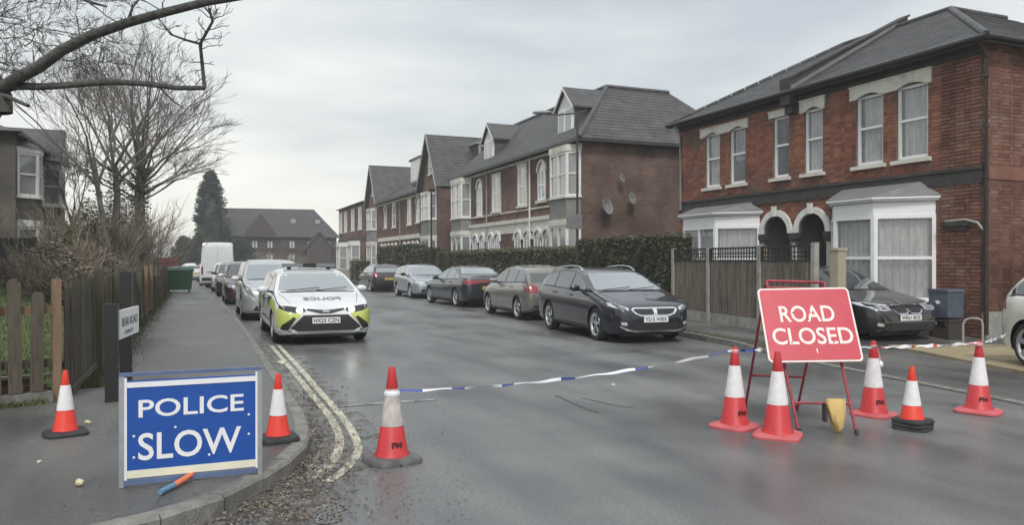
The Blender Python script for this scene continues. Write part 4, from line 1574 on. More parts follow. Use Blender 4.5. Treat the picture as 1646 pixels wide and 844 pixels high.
def spec(kind, L, W, H, belt, r=.32, wheels=(.88, 3.5), **kw):
    d = dict(L=L, W=W, H=H, belt=belt, r=r, wheels=wheels, top=T(L, H, kind),
             shoulder=[(0, .60), (.1, .68), (.5, .78 * belt / .95), (1.2, belt - .03), (2.4, belt), (L - .5, belt + .045), (L - .1, belt - .02), (L, belt - .2)],
             bottom=[(0, .24), (.12, .20), (.4, .175), (L - .5, .185), (L - .1, .26), (L, .34)], glass=(1.62, L - .55))
    d.update(kw)
    return d


paint("paint_white", (0.60, 0.615, 0.625))
paint("paint_navy", (0.014, 0.016, 0.026), .4)
paint("paint_black", (0.015, 0.015, 0.017), .4)
paint("paint_gold", (0.19, 0.18, 0.16), .4)
paint("paint_dkblue", (0.028, 0.033, 0.045), .4)
paint("paint_silver", (0.36, 0.40, 0.43), .5)
paint("paint_silver2", (0.42, 0.44, 0.45), .5)
paint("paint_maroon", (0.065, 0.022, 0.026), .3)
paint("paint_purple", (0.03, 0.026, 0.036), .3)
paint("paint_pearl", (0.62, 0.60, 0.54), .1)
paint("paint_offwhite", (0.58, 0.58, 0.56))

NORTH = R(90)       # car space x points up the street
SOUTH = R(-90)      # facing the camera

# ---- police estate, headlights on
sp_ = spec('estate', 4.60, 1.86, 1.46, .95, r=.325, wheels=(.92, 3.62), glass=(1.50, 4.22), wf=.64, Lf=.62)
pc = Car("police_car", "white police estate with yellow-green panels and lit headlights, facing the camera", (2.32, 15.0 + 2.25, 0), SOUTH, sp_, "paint_white", group=None)
pc.windows('car_glass_pale', pillars=(2.45, 3.35), ws=(1.13, 2.02), rear=(4.05, 4.4), side_glass='car_glass')
pc.mirrors("paint_white", 1.72)
pc.decal("upper_grille", 'front', [(-.36, .665), (-.10, .60), (.10, .60), (.36, .665), (.34, .695), (.12, .672), (-.12, .672), (-.34, .695)], 'car_black_trim', .006)
pc.decal("badge", 'front', [(-.06, .622), (.06, .622), (.07, .65), (.05, .672), (-.05, .672), (-.07, .65)], 'alloy_dull', .012)
pc.decal("lower_grille", 'front', [(-.70, .27), (.70, .27), (.64, .36), (.42, .575), (-.42, .575), (-.64, .36)], 'car_black_trim', .006)
pc.decal("fog_recess", 'front', [(.70, .30), (.83, .32), (.80, .40), (.60, .55), (.56, .52)], 'car_black_trim', .018, mirror=True, step=.04)
pc.decal("bumper_lip", 'front', [(-.62, .255), (-.50, .225), (.50, .225), (.62, .255), (.66, .33), (.61, .31), (.50, .262), (-.50, .262), (-.61, .31), (-.66, .33)], 'paint_white', .022, thick=.01)
pc.decal("headlight", 'front', [(.37, .655), (.42, .625), (.58, .62), (.72, .655), (.84, .705), (.85, .75), (.70, .745), (.50, .715), (.40, .70)], 'car_black_trim', .014, mirror=True, step=.04)
for sd in (1, -1):
    x_ = pc.hit_front(sd * .49, .665)
    m_ = MB(); m_.lathe([(.05, -.05), (.058, .0), (.045, .02), (.001, .03)], 18, M=frame((x_ + .018, sd * .49, .668), (0, 1, 0), (0, 0, 1)))
    m_.build("lit_lamp", 'lamp_lit', pc.root, smooth=60)
pc.decal("hi_vis_corner", 'front', [(.62, .40), (.72, .33), (.885, .36), (.885, .68), (.845, .70), (.70, .635), (.46, .62), (.46, .60)], 'hi_vis', .010, mirror=True, step=.04)
for s0, s1, mt in ((.60, 1.15, 'hi_vis'), (1.15, 1.75, 'police_blue'), (1.75, 2.4, 'hi_vis'), (2.4, 3.0, 'police_blue'), (3.0, 3.55, 'hi_vis'), (3.9, 4.4, 'hi_vis')):
    lo_ = .56
    q = [(pc.X(s0), lo_ + .04), (pc.X(s1), lo_ + .04), (pc.X(s1), min(.90, pc.at_s(s1)[2] - .03)), (pc.X(s0), min(.90, pc.at_s(s0)[2] - .03))]
    if s0 < 1.2:
        q[0] = (pc.X(s0), .70); q[1] = (pc.X(s1), .70)
    pc.decal("battenburg_panel", 'side', q, mt, .003, mirror=True)
pc.decal("hi_vis_wing", 'side', [(pc.X(.40), .60), (pc.X(.52), .74), (pc.X(.90), .82), (pc.X(1.3), .86), (pc.X(1.25), .72)], 'hi_vis_bright', .005, mirror=True)
text("POLICE", "bonnet_lettering", "ink_grey", pc.root, frame((pc.X(.55), 0, pc.at_s(.55)[3] + .006), (0, 1, 0), (pc.X(.75) - pc.X(.35), 0, pc.at_s(.75)[3] - pc.at_s(.35)[3])), .72, .19, .002, bold=.02, mirror=True)
pc.plate("HX23 CZN", .475)
m_ = MB()
m_.prism([(-.13, -.55, 0), (.13, -.55, 0), (.15, -.45, 0), (.15, .45, 0), (.13, .55, 0), (-.13, .55, 0), (-.15, .45, 0), (-.15, -.45, 0)], (0, 0, .075))
o = m_.build("light_bar", "ink_grey", pc.root, loc=(pc.X(2.45), 0, 1.475))
m_ = MB(); m_.box(-.155, .155, -.14, .14, .002, .078); m_.build("light_bar_middle", "car_black_trim", pc.root, loc=(pc.X(2.45), 0, 1.475))
for sd in (1, -1):
    m_ = MB(); m_.box(-.04, .04, sd * .42 - .04, sd * .42 + .04, -.05, .0); m_.build("light_bar_foot", "car_black_trim", pc.root, loc=(pc.X(2.45), 0, 1.475))
for y0, y1 in ((-.62, .05), (-.02, .60)):
    m_ = MB(); q = pc.at_s(1.16)
    m_.tube([(pc.X(1.12), y0, q[3] - .0), (pc.X(1.22), y1, q[3] + .055)], .008, 5); m_.build("wiper", "car_black_trim", pc.root)

# ---- navy estate, nearest on the right
sp_ = spec('estate', 4.58, 1.81, 1.47, .97, r=.335, wheels=(.90, 3.63), glass=(1.52, 4.22), wf=.60, Lf=.80)
hd = math.atan2(-1, -.09)
c308 = Car("estate_car", "black-blue estate with silver wheels and chrome grille, nearest in the right-hand row", (8.47, 15.05, 0), hd, sp_, "paint_navy")
c308.windows('car_glass_pale', pillars=(2.42, 3.38), ws=(1.13, 2.0), rear=(4.05, 4.35), side_glass='car_glass')
c308.mirrors()
c308.decal("grille_surround", 'front', [(-.44, .70), (-.50, .67), (-.42, .575), (-.30, .535), (.30, .535), (.42, .575), (.50, .67), (.44, .70)], 'chrome', .008)
c308.decal("grille", 'front', [(-.42, .675), (-.45, .66), (-.38, .59), (-.28, .565), (-.045, .565), (-.045, .675)], 'car_black_trim', .014)
c308.decal("grille", 'front', [(.42, .675), (.045, .675), (.045, .565), (.28, .565), (.38, .59), (.45, .66)], 'car_black_trim', .014)
c308.decal("badge", 'front', [(-.03, .58), (.03, .58), (.045, .64), (.02, .685), (-.02, .685), (-.045, .64)], 'chrome', .02)
c308.decal("lower_grille", 'front', [(-.50, .28), (.50, .28), (.46, .42), (-.46, .42)], 'car_black_trim', .006)
c308.decal("chrome_lip", 'front', [(-.72, .33), (-.60, .262), (-.45, .235), (.45, .235), (.60, .262), (.72, .33), (.72, .35), (.58, .29), (.44, .262), (-.44, .262), (-.58, .29), (-.72, .35)], 'chrome', .016, thick=.01)
c308.decal("headlight", 'front', [(.54, .645), (.68, .66), (.83, .72), (.87, .79), (.80, .79), (.66, .735), (.54, .70)], 'lamp_clear', .006, mirror=True)
c308.decal("headlight_mask", 'front', [(.58, .655), (.68, .672), (.76, .71), (.70, .73), (.60, .70)], 'ink_grey', .010, mirror=True)
c308.decal("fog_light", 'front', [(.60, .36), (.70, .37), (.70, .43), (.60, .42)], 'lamp_clear', .006, mirror=True)
c308.plate("YS15 WBX", .475)
for sd in (1, -1):
    pts_ = []
    for s in np.linspace(2.15, 4.0, 10):
        q = c308.at_s(s); u = (s - 2.15) / 1.85
        pts_.append((c308.X(s), sd * (q[5] - .06), q[3] - .02 + .055 * min(1, 8 * u, 8 * (1 - u))))
    m_ = MB(); m_.tube(pts_, .013, 6); m_.build("roof_rail", "chrome", c308.root, smooth=60)
for y0, y1 in ((-.62, .05), (-.02, .60)):
    m_ = MB(); q = c308.at_s(1.16)
    m_.tube([(c308.X(1.12), y0, q[3]), (c308.X(1.22), y1, q[3] + .055)], .008, 5); m_.build("wiper", "car_black_trim", c308.root)


def rear_dress(c, tail, plate_txt, lamp_poly, zp=.82, dark_bumper=True):
    c.decal("tail_light", 'rear', lamp_poly, tail, .008, mirror=True)
    if dark_bumper:
        c.decal("rear_bumper", 'rear', [(-.72, .30), (.72, .30), (.74, .42), (-.74, .42)], 'car_black_trim', .006)
    c.plate(plate_txt, zp, rear=True)
    c.decal("tailgate_seam", 'rear', [(-.60, .56), (.60, .56), (.60, .568), (-.60, .568)], 'car_black_trim', .003)


def side_lamp(c, s0, s1, z0, z1, mat='tail_red'):
    c.decal("tail_light", 'side', [(c.X(s0), z0 + .03), (c.X(s1), z0), (c.X(s1), z1), (c.X(s0 + .05), z1 - .01)], mat, .006, mirror=True)


def front_dress(c, belt, plate_txt, grille='car_black_trim', kid=False):
    h = c.at_s(.25)[3]
    c.decal("headlight", 'front', [(.44, h - .15), (.62, h - .15), (.78, h - .11), (.82, h - .03), (.62, h - .05), (.44, h - .07)], 'lamp_clear', .006, mirror=True)
    c.decal("grille", 'front', [(-.34, h - .16), (.34, h - .16), (.40, h - .07), (-.40, h - .07)], grille, .006)
    c.decal("lower_grille", 'front', [(-.62, .27), (.62, .27), (.55, .40), (-.55, .40)], 'car_black_trim', .006)
    c.decal("badge", 'front', [(-.05, h - .14), (.05, h - .14), (.05, h - .085), (-.05, h - .085)], 'chrome', .012)
    c.plate(plate_txt, h - .24)


# ---- champagne hatchback, seen from behind
sp_ = spec('hatch', 4.25, 1.80, 1.50, .97, r=.32, wheels=(.85, 3.42), glass=(1.45, 3.92), wr=.80)
vw = Car("hatchback_car", "gold-grey hatchback parked nose-away between the black estate and the dark blue saloon", (9.10, 20.75, 0), math.atan2(1, .045), sp_, "paint_gold")
vw.windows('car_glass', pillars=(2.3, 3.12), ws=(1.08, 1.8), rear=(3.78, 4.1), side_glass='car_glass')
vw.mirrors()
rear_dress(vw, 'tail_red', "LK12 UVD", [(.56, .76), (.80, .74), (.83, .98), (.72, .99), (.56, .92)], .66)
side_lamp(vw, 4.02, 4.17, .76, .97)

# ---- dark blue saloon
sp_ = spec('saloon', 4.65, 1.81, 1.44, .93, r=.33, wheels=(.82, 3.66), glass=(1.62, 3.85), tum=.22)
bm_ = Car("saloon_car", "dark blue-grey saloon with a red light across its tail, third car up the right-hand row", (9.30, 27.2, 0), math.atan2(1, -.04), sp_, "paint_dkblue")
bm_.windows('car_glass_pale', pillars=(2.55, 3.35), ws=(1.3, 2.1), rear=(3.2, 3.95), side_glass='car_glass_pale')
bm_.mirrors()
rear_dress(bm_, 'tail_red', "BD17 OKR", [(.40, .83), (.80, .78), (.86, .96), (.66, .97), (.40, .94)], .68)
side_lamp(bm_, 4.30, 4.56, .82, .97)
bm_.decal("boot_light_strip", 'rear', [(-.40, .86), (.40, .86), (.40, .93), (-.40, .93)], 'tail_red', .008)

# ---- pale silver hatchback facing the camera
sp_ = spec('hatch', 4.3, 1.79, 1.47, .96, r=.32, wheels=(.85, 3.42), glass=(1.45, 3.95))
au = Car("hatchback_car", "pale silver hatchback facing the camera, fourth in the right-hand row", (9.55, 34.0, 0), math.atan2(-1, -.02), sp_, "paint_silver")
au.windows('car_glass_pale', pillars=(2.3, 3.12), ws=(1.08, 1.8), rear=(3.8, 4.1), side_glass='car_glass_pale')
au.mirrors('car_black_trim')
front_dress(au, .96, "GN61 ZTW")

# ---- purple-black hatchback, farthest on the right
sp_ = spec('hatch', 4.1, 1.76, 1.47, .96, r=.31, wheels=(.82, 3.3), glass=(1.42, 3.78))
fr_ = Car("hatchback_car", "purple-black hatchback seen from behind, farthest of the right-hand row", (9.35, 41.6, 0), math.atan2(1, -.02), sp_, "paint_purple")
fr_.windows('car_glass_pale', pillars=(2.25, 3.05), ws=(1.08, 1.8), rear=(3.62, 3.95), side_glass='car_glass_pale')
fr_.mirrors()
rear_dress(fr_, 'tail_red', "KP09 HSE", [(.56, .80), (.80, .78), (.82, 1.0), (.70, 1.02), (.58, .95)], .68)
side_lamp(fr_, 3.87, 4.02, .8, 1.0)

# ---- black saloon in the forecourt
sp_ = spec('saloon', 4.9, 1.86, 1.47, .96, r=.34, wheels=(.86, 3.8), glass=(1.68, 4.05), wf=.62, Lf=.75)
b5 = Car("saloon_car", "black saloon with a twin chrome grille parked by the bay window behind the red sign", (12.66, 13.12, .04), R(-92), sp_, "paint_black", group=None)
b5.windows('car_glass', pillars=(2.6, 3.45), ws=(1.3, 2.1), rear=(3.4, 4.1), side_glass='car_glass')
b5.mirrors()
for sd in (1, -1):
    b5.decal("grille_surround", 'front', [(sd * .02, .60), (sd * .05, .56), (sd * .26, .555), (sd * .33, .60), (sd * .345, .70), (sd * .30, .735), (sd * .06, .735), (sd * .02, .71)][::sd], 'chrome', .008)
    b5.decal("grille", 'front', [(sd * .042, .61), (sd * .065, .58), (sd * .25, .575), (sd * .308, .612), (sd * .322, .69), (sd * .285, .718), (sd * .075, .718), (sd * .042, .70)][::sd], 'car_black_trim', .016)
b5.decal("headlight", 'front', [(.42, .63), (.60, .62), (.78, .66), (.88, .72), (.90, .78), (.78, .775), (.58, .745), (.42, .735)], 'lamp_clear', .006, mirror=True)
for yy in (.55, .70):
    b5.decal("headlight_ring", 'front', [(yy + .04 * math.cos(k * math.pi / 5), .69 + .035 * math.sin(k * math.pi / 5)) for k in range(10)], 'ink_grey', .010, mirror=True)
b5.decal("lower_grille", 'front', [(-.45, .27), (.45, .27), (.50, .39), (-.50, .39)], 'car_black_trim', .006)
b5.decal("bumper_chrome", 'front', [(-.62, .405), (.62, .405), (.62, .418), (-.62, .418)], 'alloy_dull', .012)
b5.decal("fog_light", 'front', [(.64, .33), (.74, .34), (.74, .40), (.64, .39)], 'lamp_clear', .008, mirror=True)
b5.decal("badge", 'front', [(.04 * math.cos(k * math.pi / 5), .775 + .028 * math.sin(k * math.pi / 5)) for k in range(10)], 'chrome', .014)
b5.plate("WR61 BDZ", .49)

# ---- pearl car leaving the frame at the far right
sp_ = spec('hatch', 4.3, 1.80, 1.50, .98, r=.33, wheels=(.85, 3.50), glass=(1.45, 3.98), wr=.70, Lr=.62)
hd = math.atan2(-.92, -.38)
d_ = Vector((math.cos(hd), math.sin(hd)))
tl = Vector((12.24, 7.88))
wc = Car("hatchback_car", "pale pearl car cut off by the right edge of the picture", (tl.x + d_.x * 2.15, tl.y + d_.y * 2.15, .06), hd, sp_, "paint_pearl", group=None)
wc.windows('car_glass', pillars=(2.3, 3.12), ws=(1.08, 1.8), rear=(3.82, 4.14))
wc.mirrors()
rear_dress(wc, 'tail_red', "HV58 YLM", [(.50, .82), (.78, .80), (.83, .96), (.74, .98), (.50, .93)], .62, dark_bumper=False)
side_lamp(wc, 3.98, 4.2, .80, .95)

# ---- left-hand row
sp_ = spec('suv', 4.3, 1.80, 1.66, 1.05, r=.34, wheels=(.85, 3.45), glass=(1.38, 3.95), tum=.16)
l1 = Car("suv_car", "silver tall car parked on the left directly behind the police car", (2.05, 21.6 + 2.1, 0), SOUTH, sp_, "paint_silver2")
l1.windows('car_glass_pale', pillars=(2.25, 3.1), ws=(1.06, 1.72), rear=(3.9, 4.15), side_glass='car_glass')
l1.mirrors('paint_white')
front_dress(l1, 1.05, "FJ14 XNP")
sp_ = spec('hatch', 4.2, 1.78, 1.60, 1.0, r=.33, wheels=(.85, 3.4), glass=(1.42, 3.9), tum=.16)
l2 = Car("hatchback_car", "maroon car with a pale mirror parked on the left behind the silver tall car", (1.90, 29.8 + 2.1, 0), SOUTH, sp_, "paint_maroon")
l2.windows('car_glass', pillars=(2.3, 3.1), ws=(1.08, 1.8), rear=(3.75, 4.05))
l2.mirrors('paint_white')
front_dress(l2, 1.0, "AE08 RLT")
sp_ = spec('hatch', 4.2, 1.76, 1.55, .98, r=.32, wheels=(.85, 3.4), glass=(1.42, 3.9), tum=.16)
l3 = Car("hatchback_car", "dark maroon car in the left row between the maroon car and the off-white one", (1.80, 37.0 + 2.1, 0), SOUTH, sp_, "paint_purple")
l3.windows('car_glass', pillars=(2.3, 3.1), ws=(1.08, 1.8), rear=(3.75, 4.05))
l3.mirrors(); front_dress(l3, .98, "SY05 DPV")
l4 = Car("hatchback_car", "off-white hatchback parked on the left just in front of the white van", (1.70, 43.2 + 2.1, 0), SOUTH, sp_, "paint_offwhite")
l4.windows('car_glass', pillars=(2.3, 3.1), ws=(1.08, 1.8), rear=(3.75, 4.05))
l4.mirrors(); front_dress(l4, .98, "EO11 KMA")
sp_ = spec('van', 5.6, 2.05, 2.75, 1.35, r=.35, wheels=(.95, 4.4), glass=(1.25, 2.55), tum=.10, wf=.75, Lf=.5, wr=.9, Lr=.2, cat='van')
van = Car("panel_van", "tall white panel van seen from behind at the far end of the left row", (1.28, 52.5, 0), NORTH, sp_, "paint_white")
van.windows('car_glass', pillars=(), ws=(1.05, 1.85))
van.mirrors('car_black_trim')
van.decal("rear_door_seam", 'rear', [(-.008, .62), (.008, .62), (.008, 2.55), (-.008, 2.55)], 'ink_grey', .004)
van.decal("rear_bumper", 'rear', [(-.9, .42), (.9, .42), (.9, .62), (-.9, .62)], 'car_black_trim', .02)
van.decal("tail_light", 'rear', [(.82, .8), (.92, .8), (.92, 1.3), (.82, 1.3)], 'tail_red', .008, mirror=True)
van.plate("HK16 FYE", .74, rear=True)
l6 = Car("hatchback_car", "small pale car beyond the white van near the end of the street", (-.2, 66.0, 0), R(100), spec('hatch', 4.1, 1.74, 1.46, .95, glass=(1.42, 3.78)), "paint_offwhite")
l6.windows('car_glass', pillars=(2.25, 3.05), ws=(1.08, 1.8), rear=(3.62, 3.95))
rear_dress(l6, 'tail_red', "RV07 JBC", [(.56, .80), (.80, .78), (.82, 1.0), (.70, 1.02), (.58, .95)], .68)

# ================================================================== HOUSES
# house space: x along the street front, y outward toward the road, z up
I4 = Matrix.Identity(4)


def wall_cells(mb, M, u0, u1, z0, z1, holes, n=0.0, mi=0):
    us = sorted({u0, u1} | {h[0] for h in holes if u0 < h[0] < u1} | {h[1] for h in holes if u0 < h[1] < u1})
    zs = sorted({z0, z1} | {h[2] for h in holes if z0 < h[2] < z1} | {h[3] for h in holes if z0 < h[3] < z1})
    for a, b in zip(us[:-1], us[1:]):
        for c, d in zip(zs[:-1], zs[1:]):
            cu, cz = (a + b) / 2, (c + d) / 2
            if any(h[0] < cu < h[1] and h[2] < cz < h[3] for h in holes):
                continue
            mb.quad(M @ Vector((b, n, c)), M @ Vector((a, n, c)), M @ Vector((a, n, d)), M @ Vector((b, n, d)), mi)


def reveals(mb, M, h, depth, mi=0, n=0.0):
    a, b, c, d = h
    P = lambda u, y, z: M @ Vector((u, y, z))
    mb.quad(P(a, n, c), P(a, n - depth, c), P(a, n - depth, d), P(a, n, d), mi)
    mb.quad(P(b, n, d), P(b, n - depth, d), P(b, n - depth, c), P(b, n, c), mi)
    mb.quad(P(a, n, d), P(a, n - depth, d), P(b, n - depth, d), P(b, n, d), mi)
    mb.quad(P(a, n, c), P(b, n, c), P(b, n - depth, c), P(a, n - depth, c), mi)


def brickwork(mb, M, u0, u1, z0, z1, holes, seed=1, reject=None, bl=.215, bh=.065, j=.010, n0=.0, proud=.008):
    """real bricks in Flemish bond, each one slightly proud of the mortar by its own amount"""
    rnd = random.Random(seed)
    row = 0
    z = z0 + .004
    while z + bh * .6 < z1:
        zt_ = min(z + bh, z1)
        u = u0 + (0 if row % 2 == 0 else -.08)
        k = row % 2
        while u < u1:
            ln = bl if k % 2 == 0 else .1025
            a, b = max(u, u0), min(u + ln, u1)
            u += ln + j
            k += 1
            if b - a < .02:
                continue
            pcs = [(a, b)]
            for h in holes:
                if h[2] < z + bh * .5 < h[3]:
                    q = []
                    for (c, d) in pcs:
                        if d <= h[0] or c >= h[1]:
                            q.append((c, d))
                        else:
                            if c < h[0] - .02: q.append((c, h[0]))
                            if d > h[1] + .02: q.append((h[1], d))
                    pcs = q
            for c, d in pcs:
                if reject and reject((c + d) / 2, z + bh / 2):
                    continue
                p = proud + rnd.uniform(-.003, .003)
                vs_ = [M @ Vector(v) for v in ((c, n0, z), (d, n0, z), (d, n0, zt_), (c, n0, zt_), (c + .002, n0 + p, z + .002), (d - .002, n0 + p, z + .002), (d - .002, n0 + p, zt_ - .002), (c + .002, n0 + p, zt_ - .002))]
                mb.add(vs_, [(5, 4, 7, 6), (0, 4, 5, 1), (1, 5, 6, 2), (2, 6, 7, 3), (3, 7, 4, 0)])
        z += bh + j
        row += 1


def slates(mb, poly, gauge=.2, width=.3, th=.012, seed=1):
    """overlapping slates on a roof slope; poly's first edge is the eave, running left to right seen from outside"""
    rnd = random.Random(seed)
    P = [Vector(p) for p in poly]
    ex = (P[1] - P[0]).normalized()
    nrm = (P[1] - P[0]).cross(P[2] - P[0]).normalized()
    up = nrm.cross(ex)
    uv = [((p - P[0]).dot(ex), (p - P[0]).dot(up)) for p in P]
    top = max(v for _, v in uv)
    mb.add([p - nrm * .03 for p in P], [tuple(range(len(P)))])

    def span(v):
        xs_ = []
        for i in range(len(uv)):
            (a, b), (c, d) = uv[i], uv[(i + 1) % len(uv)]
            if abs(b - d) < 1e-6:
                if abs(b - v) < 1e-6: xs_ += [a, c]
                continue
            t = (v - b) / (d - b)
            if -1e-6 <= t <= 1 + 1e-6:
                xs_.append(a + (c - a) * t)
        return (min(xs_), max(xs_)) if xs_ else None
    v = 0
    row = 0
    while v < top - .04:
        s0 = span(max(v, 1e-5)); s1 = span(min(v + gauge, top - 1e-4))
        if s0 is None or s1 is None:
            break
        a0, b0 = s0; a1, b1 = s1
        x = a0 - width * (.5 if row % 2 else 0)
        while x < b0:
            l, r_ = max(x, a0), min(x + width, b0)
            tl_, tr = min(max(l, a1), b1), max(min(r_, b1), a1)
            x += width
            if r_ - l < .02:
                continue
            g = .003
            dz = rnd.uniform(0, .004)
            q = lambda u_, v_, n_: P[0] + ex * u_ + up * v_ + nrm * n_
            v1 = min(v + gauge * 1.02, top)
            mb.add([q(l + g, v, 0), q(r_ - g, v, 0), q(l + g, v, th + dz), q(r_ - g, v, th + dz), q(tr - g, v1, dz * .3), q(tl_ + g, v1, dz * .3)],
                   [(0, 1, 3, 2), (2, 3, 4, 5), (0, 2, 5), (1, 4, 3)])
        v += gauge
        row += 1


def curtain_mesh(mb, M, u0, u1, z0, z1, n, seed=0, amp=.02):
    rnd = random.Random(seed)
    k = max(8, int((u1 - u0) / .035))
    ph = rnd.uniform(0, 6)
    pts = []
    for i in range(k + 1):
        u = u0 + (u1 - u0) * i / k
        pts.append((u, n + amp * math.sin(i * 1.55 + ph) + amp * .5 * math.sin(i * .61 + ph)))
    for (a, na), (b, nb) in zip(pts[:-1], pts[1:]):
        mb.quad(M @ Vector((b, nb, z0)), M @ Vector((a, na, z0)), M @ Vector((a, na, z1)), M @ Vector((b, nb, z1)))


def sash(root, M, u0, u1, z0, z1, n=-.10, mid=None, fr='upvc', cur=True, glass='glass', bars=0, w=.055, seed=0, part=True, curz=None):
    """sash window: frame, pane and net curtain"""
    mb = MB()
    B = lambda a, b, c, d, n0, n1: mb.box(a, b, n0, n1, c, d, M=M)
    B(u0, u0 + w, z0, z1, n, n + .06); B(u1 - w, u1, z0, z1, n, n + .06)
    B(u0 + w, u1 - w, z1 - w, z1, n, n + .058); B(u0 + w, u1 - w, z0, z0 + w * 1.2, n, n + .058)
    zm = mid if mid is not None else (z0 + z1) / 2
    if mid != 0:
        B(u0 + w, u1 - w, zm - .025, zm + .03, n - .01, n + .05)
    for k in range(bars):
        uu = u0 + (u1 - u0) * (k + 1) / (bars + 1)
        B(uu - .03, uu + .03, z0 + w * 1.2, z1 - w, n - .002, n + .054)
    f_ = mb.build("window", fr, root)
    g = MB(); g.quad(M @ Vector((u1 - w, n + .02, z0 + w)), M @ Vector((u0 + w, n + .02, z0 + w)), M @ Vector((u0 + w, n + .02, z1 - w)), M @ Vector((u1 - w, n + .02, z1 - w)))
    g.build("pane", glass, f_)
    if cur:
        c = MB(); curtain_mesh(c, M, u0 + w, u1 - w, z0 + w if curz is None else curz, z1 - w, n - .07, seed)
        c.build("curtain", 'curtain', f_)
    if glass == 'glass':
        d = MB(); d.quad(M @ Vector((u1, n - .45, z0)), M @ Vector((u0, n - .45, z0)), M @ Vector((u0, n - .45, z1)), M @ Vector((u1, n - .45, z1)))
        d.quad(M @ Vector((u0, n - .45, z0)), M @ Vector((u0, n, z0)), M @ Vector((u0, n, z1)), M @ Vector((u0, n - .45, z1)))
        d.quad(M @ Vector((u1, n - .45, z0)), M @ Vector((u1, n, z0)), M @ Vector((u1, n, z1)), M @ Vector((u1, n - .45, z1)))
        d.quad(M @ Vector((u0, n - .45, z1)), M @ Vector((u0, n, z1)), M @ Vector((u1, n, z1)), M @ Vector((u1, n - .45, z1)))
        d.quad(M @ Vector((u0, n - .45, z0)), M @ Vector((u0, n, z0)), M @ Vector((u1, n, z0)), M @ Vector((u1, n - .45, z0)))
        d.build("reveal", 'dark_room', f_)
    return f_


def bx(name, mat, root, M, u0, u1, n0, n1, z0, z1, **k):
    mb = MB(); mb.box(u0, u1, n0, n1, z0, z1, M=M)
    return mb.build(name, mat, root, **k)


def seg_frame(P, Q):
    """plane frame of a wall segment from P to Q (house space xy), outward to the side of +y"""
    P3 = Vector((P[0], P[1], 0)); d = Vector((Q[0] - P[0], Q[1] - P[1], 0))
    L = d.length; U = d.normalized(); N = Vector((-U.y, U.x, 0))
    M = Matrix((U, N, Vector((0, 0, 1)))).transposed().to_4x4(); M.translation = P3
    return M, L


# ------------------------------------------------------------------ the near pair of houses
HX, HY = 14.44, 10.6
nh = thing("semi_detached_house", "nearest red brick house pair with twin white porch arches and white bays", "house", (HX, HY, .04), R(90))
HL, HD, EV = 10.3, 9.0, 5.93
W1 = [(1.22, 2.02), (2.38, 3.15), (4.2, 4.82), (5.38, 5.97), (7.1, 7.8), (8.26, 8.96)]
up_holes = [(a, b, 3.78, 5.42) for a, b in W1]
arches = [(4.55, .48), (5.86, .48)]
porch_hole = (4.02, 6.39, 0, 3.0)
bay_holes = [(1.2, 3.75, .5, 2.6), (6.65, 9.65, .5, 2.6)]
holes = up_holes + [porch_hole] + bay_holes
mb = MB()
wall_cells(mb, I4, 0, HL, -.1, EV, holes)
for h in up_holes:
    reveals(mb, I4, h, .12)
back = mb.build("front_wall", 'mortar', nh)
# arch plate
def arch_poly(u0, u1, z0, z1, cs, zs):
    """underside outline with arcs; centres cs [(u, r)] springing at zs"""
    pts = [(u0, z1), (u0, z0)]
    for c, r_ in cs:
        pts.append((c - r_, z0)) if z0 < zs - 1e-6 else None
        for k in range(13):
            an = math.pi - math.pi * k / 12
            pts.append((c + r_ * math.cos(an), zs + r_ * math.sin(an)))
        pts.append((c + r_, z0)) if z0 < zs - 1e-6 else None
    pts += [(u1, z0), (u1, z1)]
    return pts


mb = MB()
ap = arch_poly(4.02, 6.39, 2.28, 3.0, arches, 2.30)
mb.prism([(u, -.16, z) for u, z in ap], (0, .155, 0))
mb.box(4.02, 4.07, -.16, -.005, 0, 2.28); mb.box(5.03, 5.38, -.16, -.005, 0, 1.5); mb.box(6.34, 6.39, -.16, -.005, 0, 2.28)
mb.build("porch_arcade", 'mortar', nh)
mb = MB()
rej = lambda u, z: any((u - c) ** 2 + (z - 2.30) ** 2 < (r_ + .17) ** 2 for c, r_ in arches) or (4.0 < u < 6.4 and z < 2.34) or 3.15 < z < 3.45 or z > 5.70
holes_b = up_holes + bay_holes + [(1.1, 3.34, 5.40, 5.70), (4.1, 5.02, 5.42, 5.68), (5.30, 6.16, 5.42, 5.62), (6.96, 9.2, 5.38, 5.62)]
brickwork(mb, I4, .90, HL, -.02, 5.70, holes_b, seed=3, reject=rej)
mb.build("brickwork", 'brick_red', nh, kind="stuff")
mb = MB()
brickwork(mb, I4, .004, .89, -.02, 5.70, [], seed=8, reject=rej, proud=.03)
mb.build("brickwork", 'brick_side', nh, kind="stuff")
# side wall
MS = Matrix(((0, -1, 0, 0), (1, 0, 0, -HD), (0, 0, 1, 0), (0, 0, 0, 1)))
mb = MB(); wall_cells(mb, MS, 0, HD, -.1, EV, []); mb.build("side_wall", 'mortar', nh)
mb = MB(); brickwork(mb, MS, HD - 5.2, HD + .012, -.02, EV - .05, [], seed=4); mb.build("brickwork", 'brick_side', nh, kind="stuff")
mb = MB(); wall_cells(mb, Matrix.Translation((0, -HD, 0)), 0, HL, -.1, EV, []); mb.quad((HL, 0, -.1), (HL, -HD, -.1), (HL, -HD, EV), (HL, 0, EV))
mb.build("rear_wall", 'brick_row_side', nh)
# plinth
bx("plinth", 'concrete', nh, MS, HD - 5, HD + .03, .012, .06, -.1, .55)
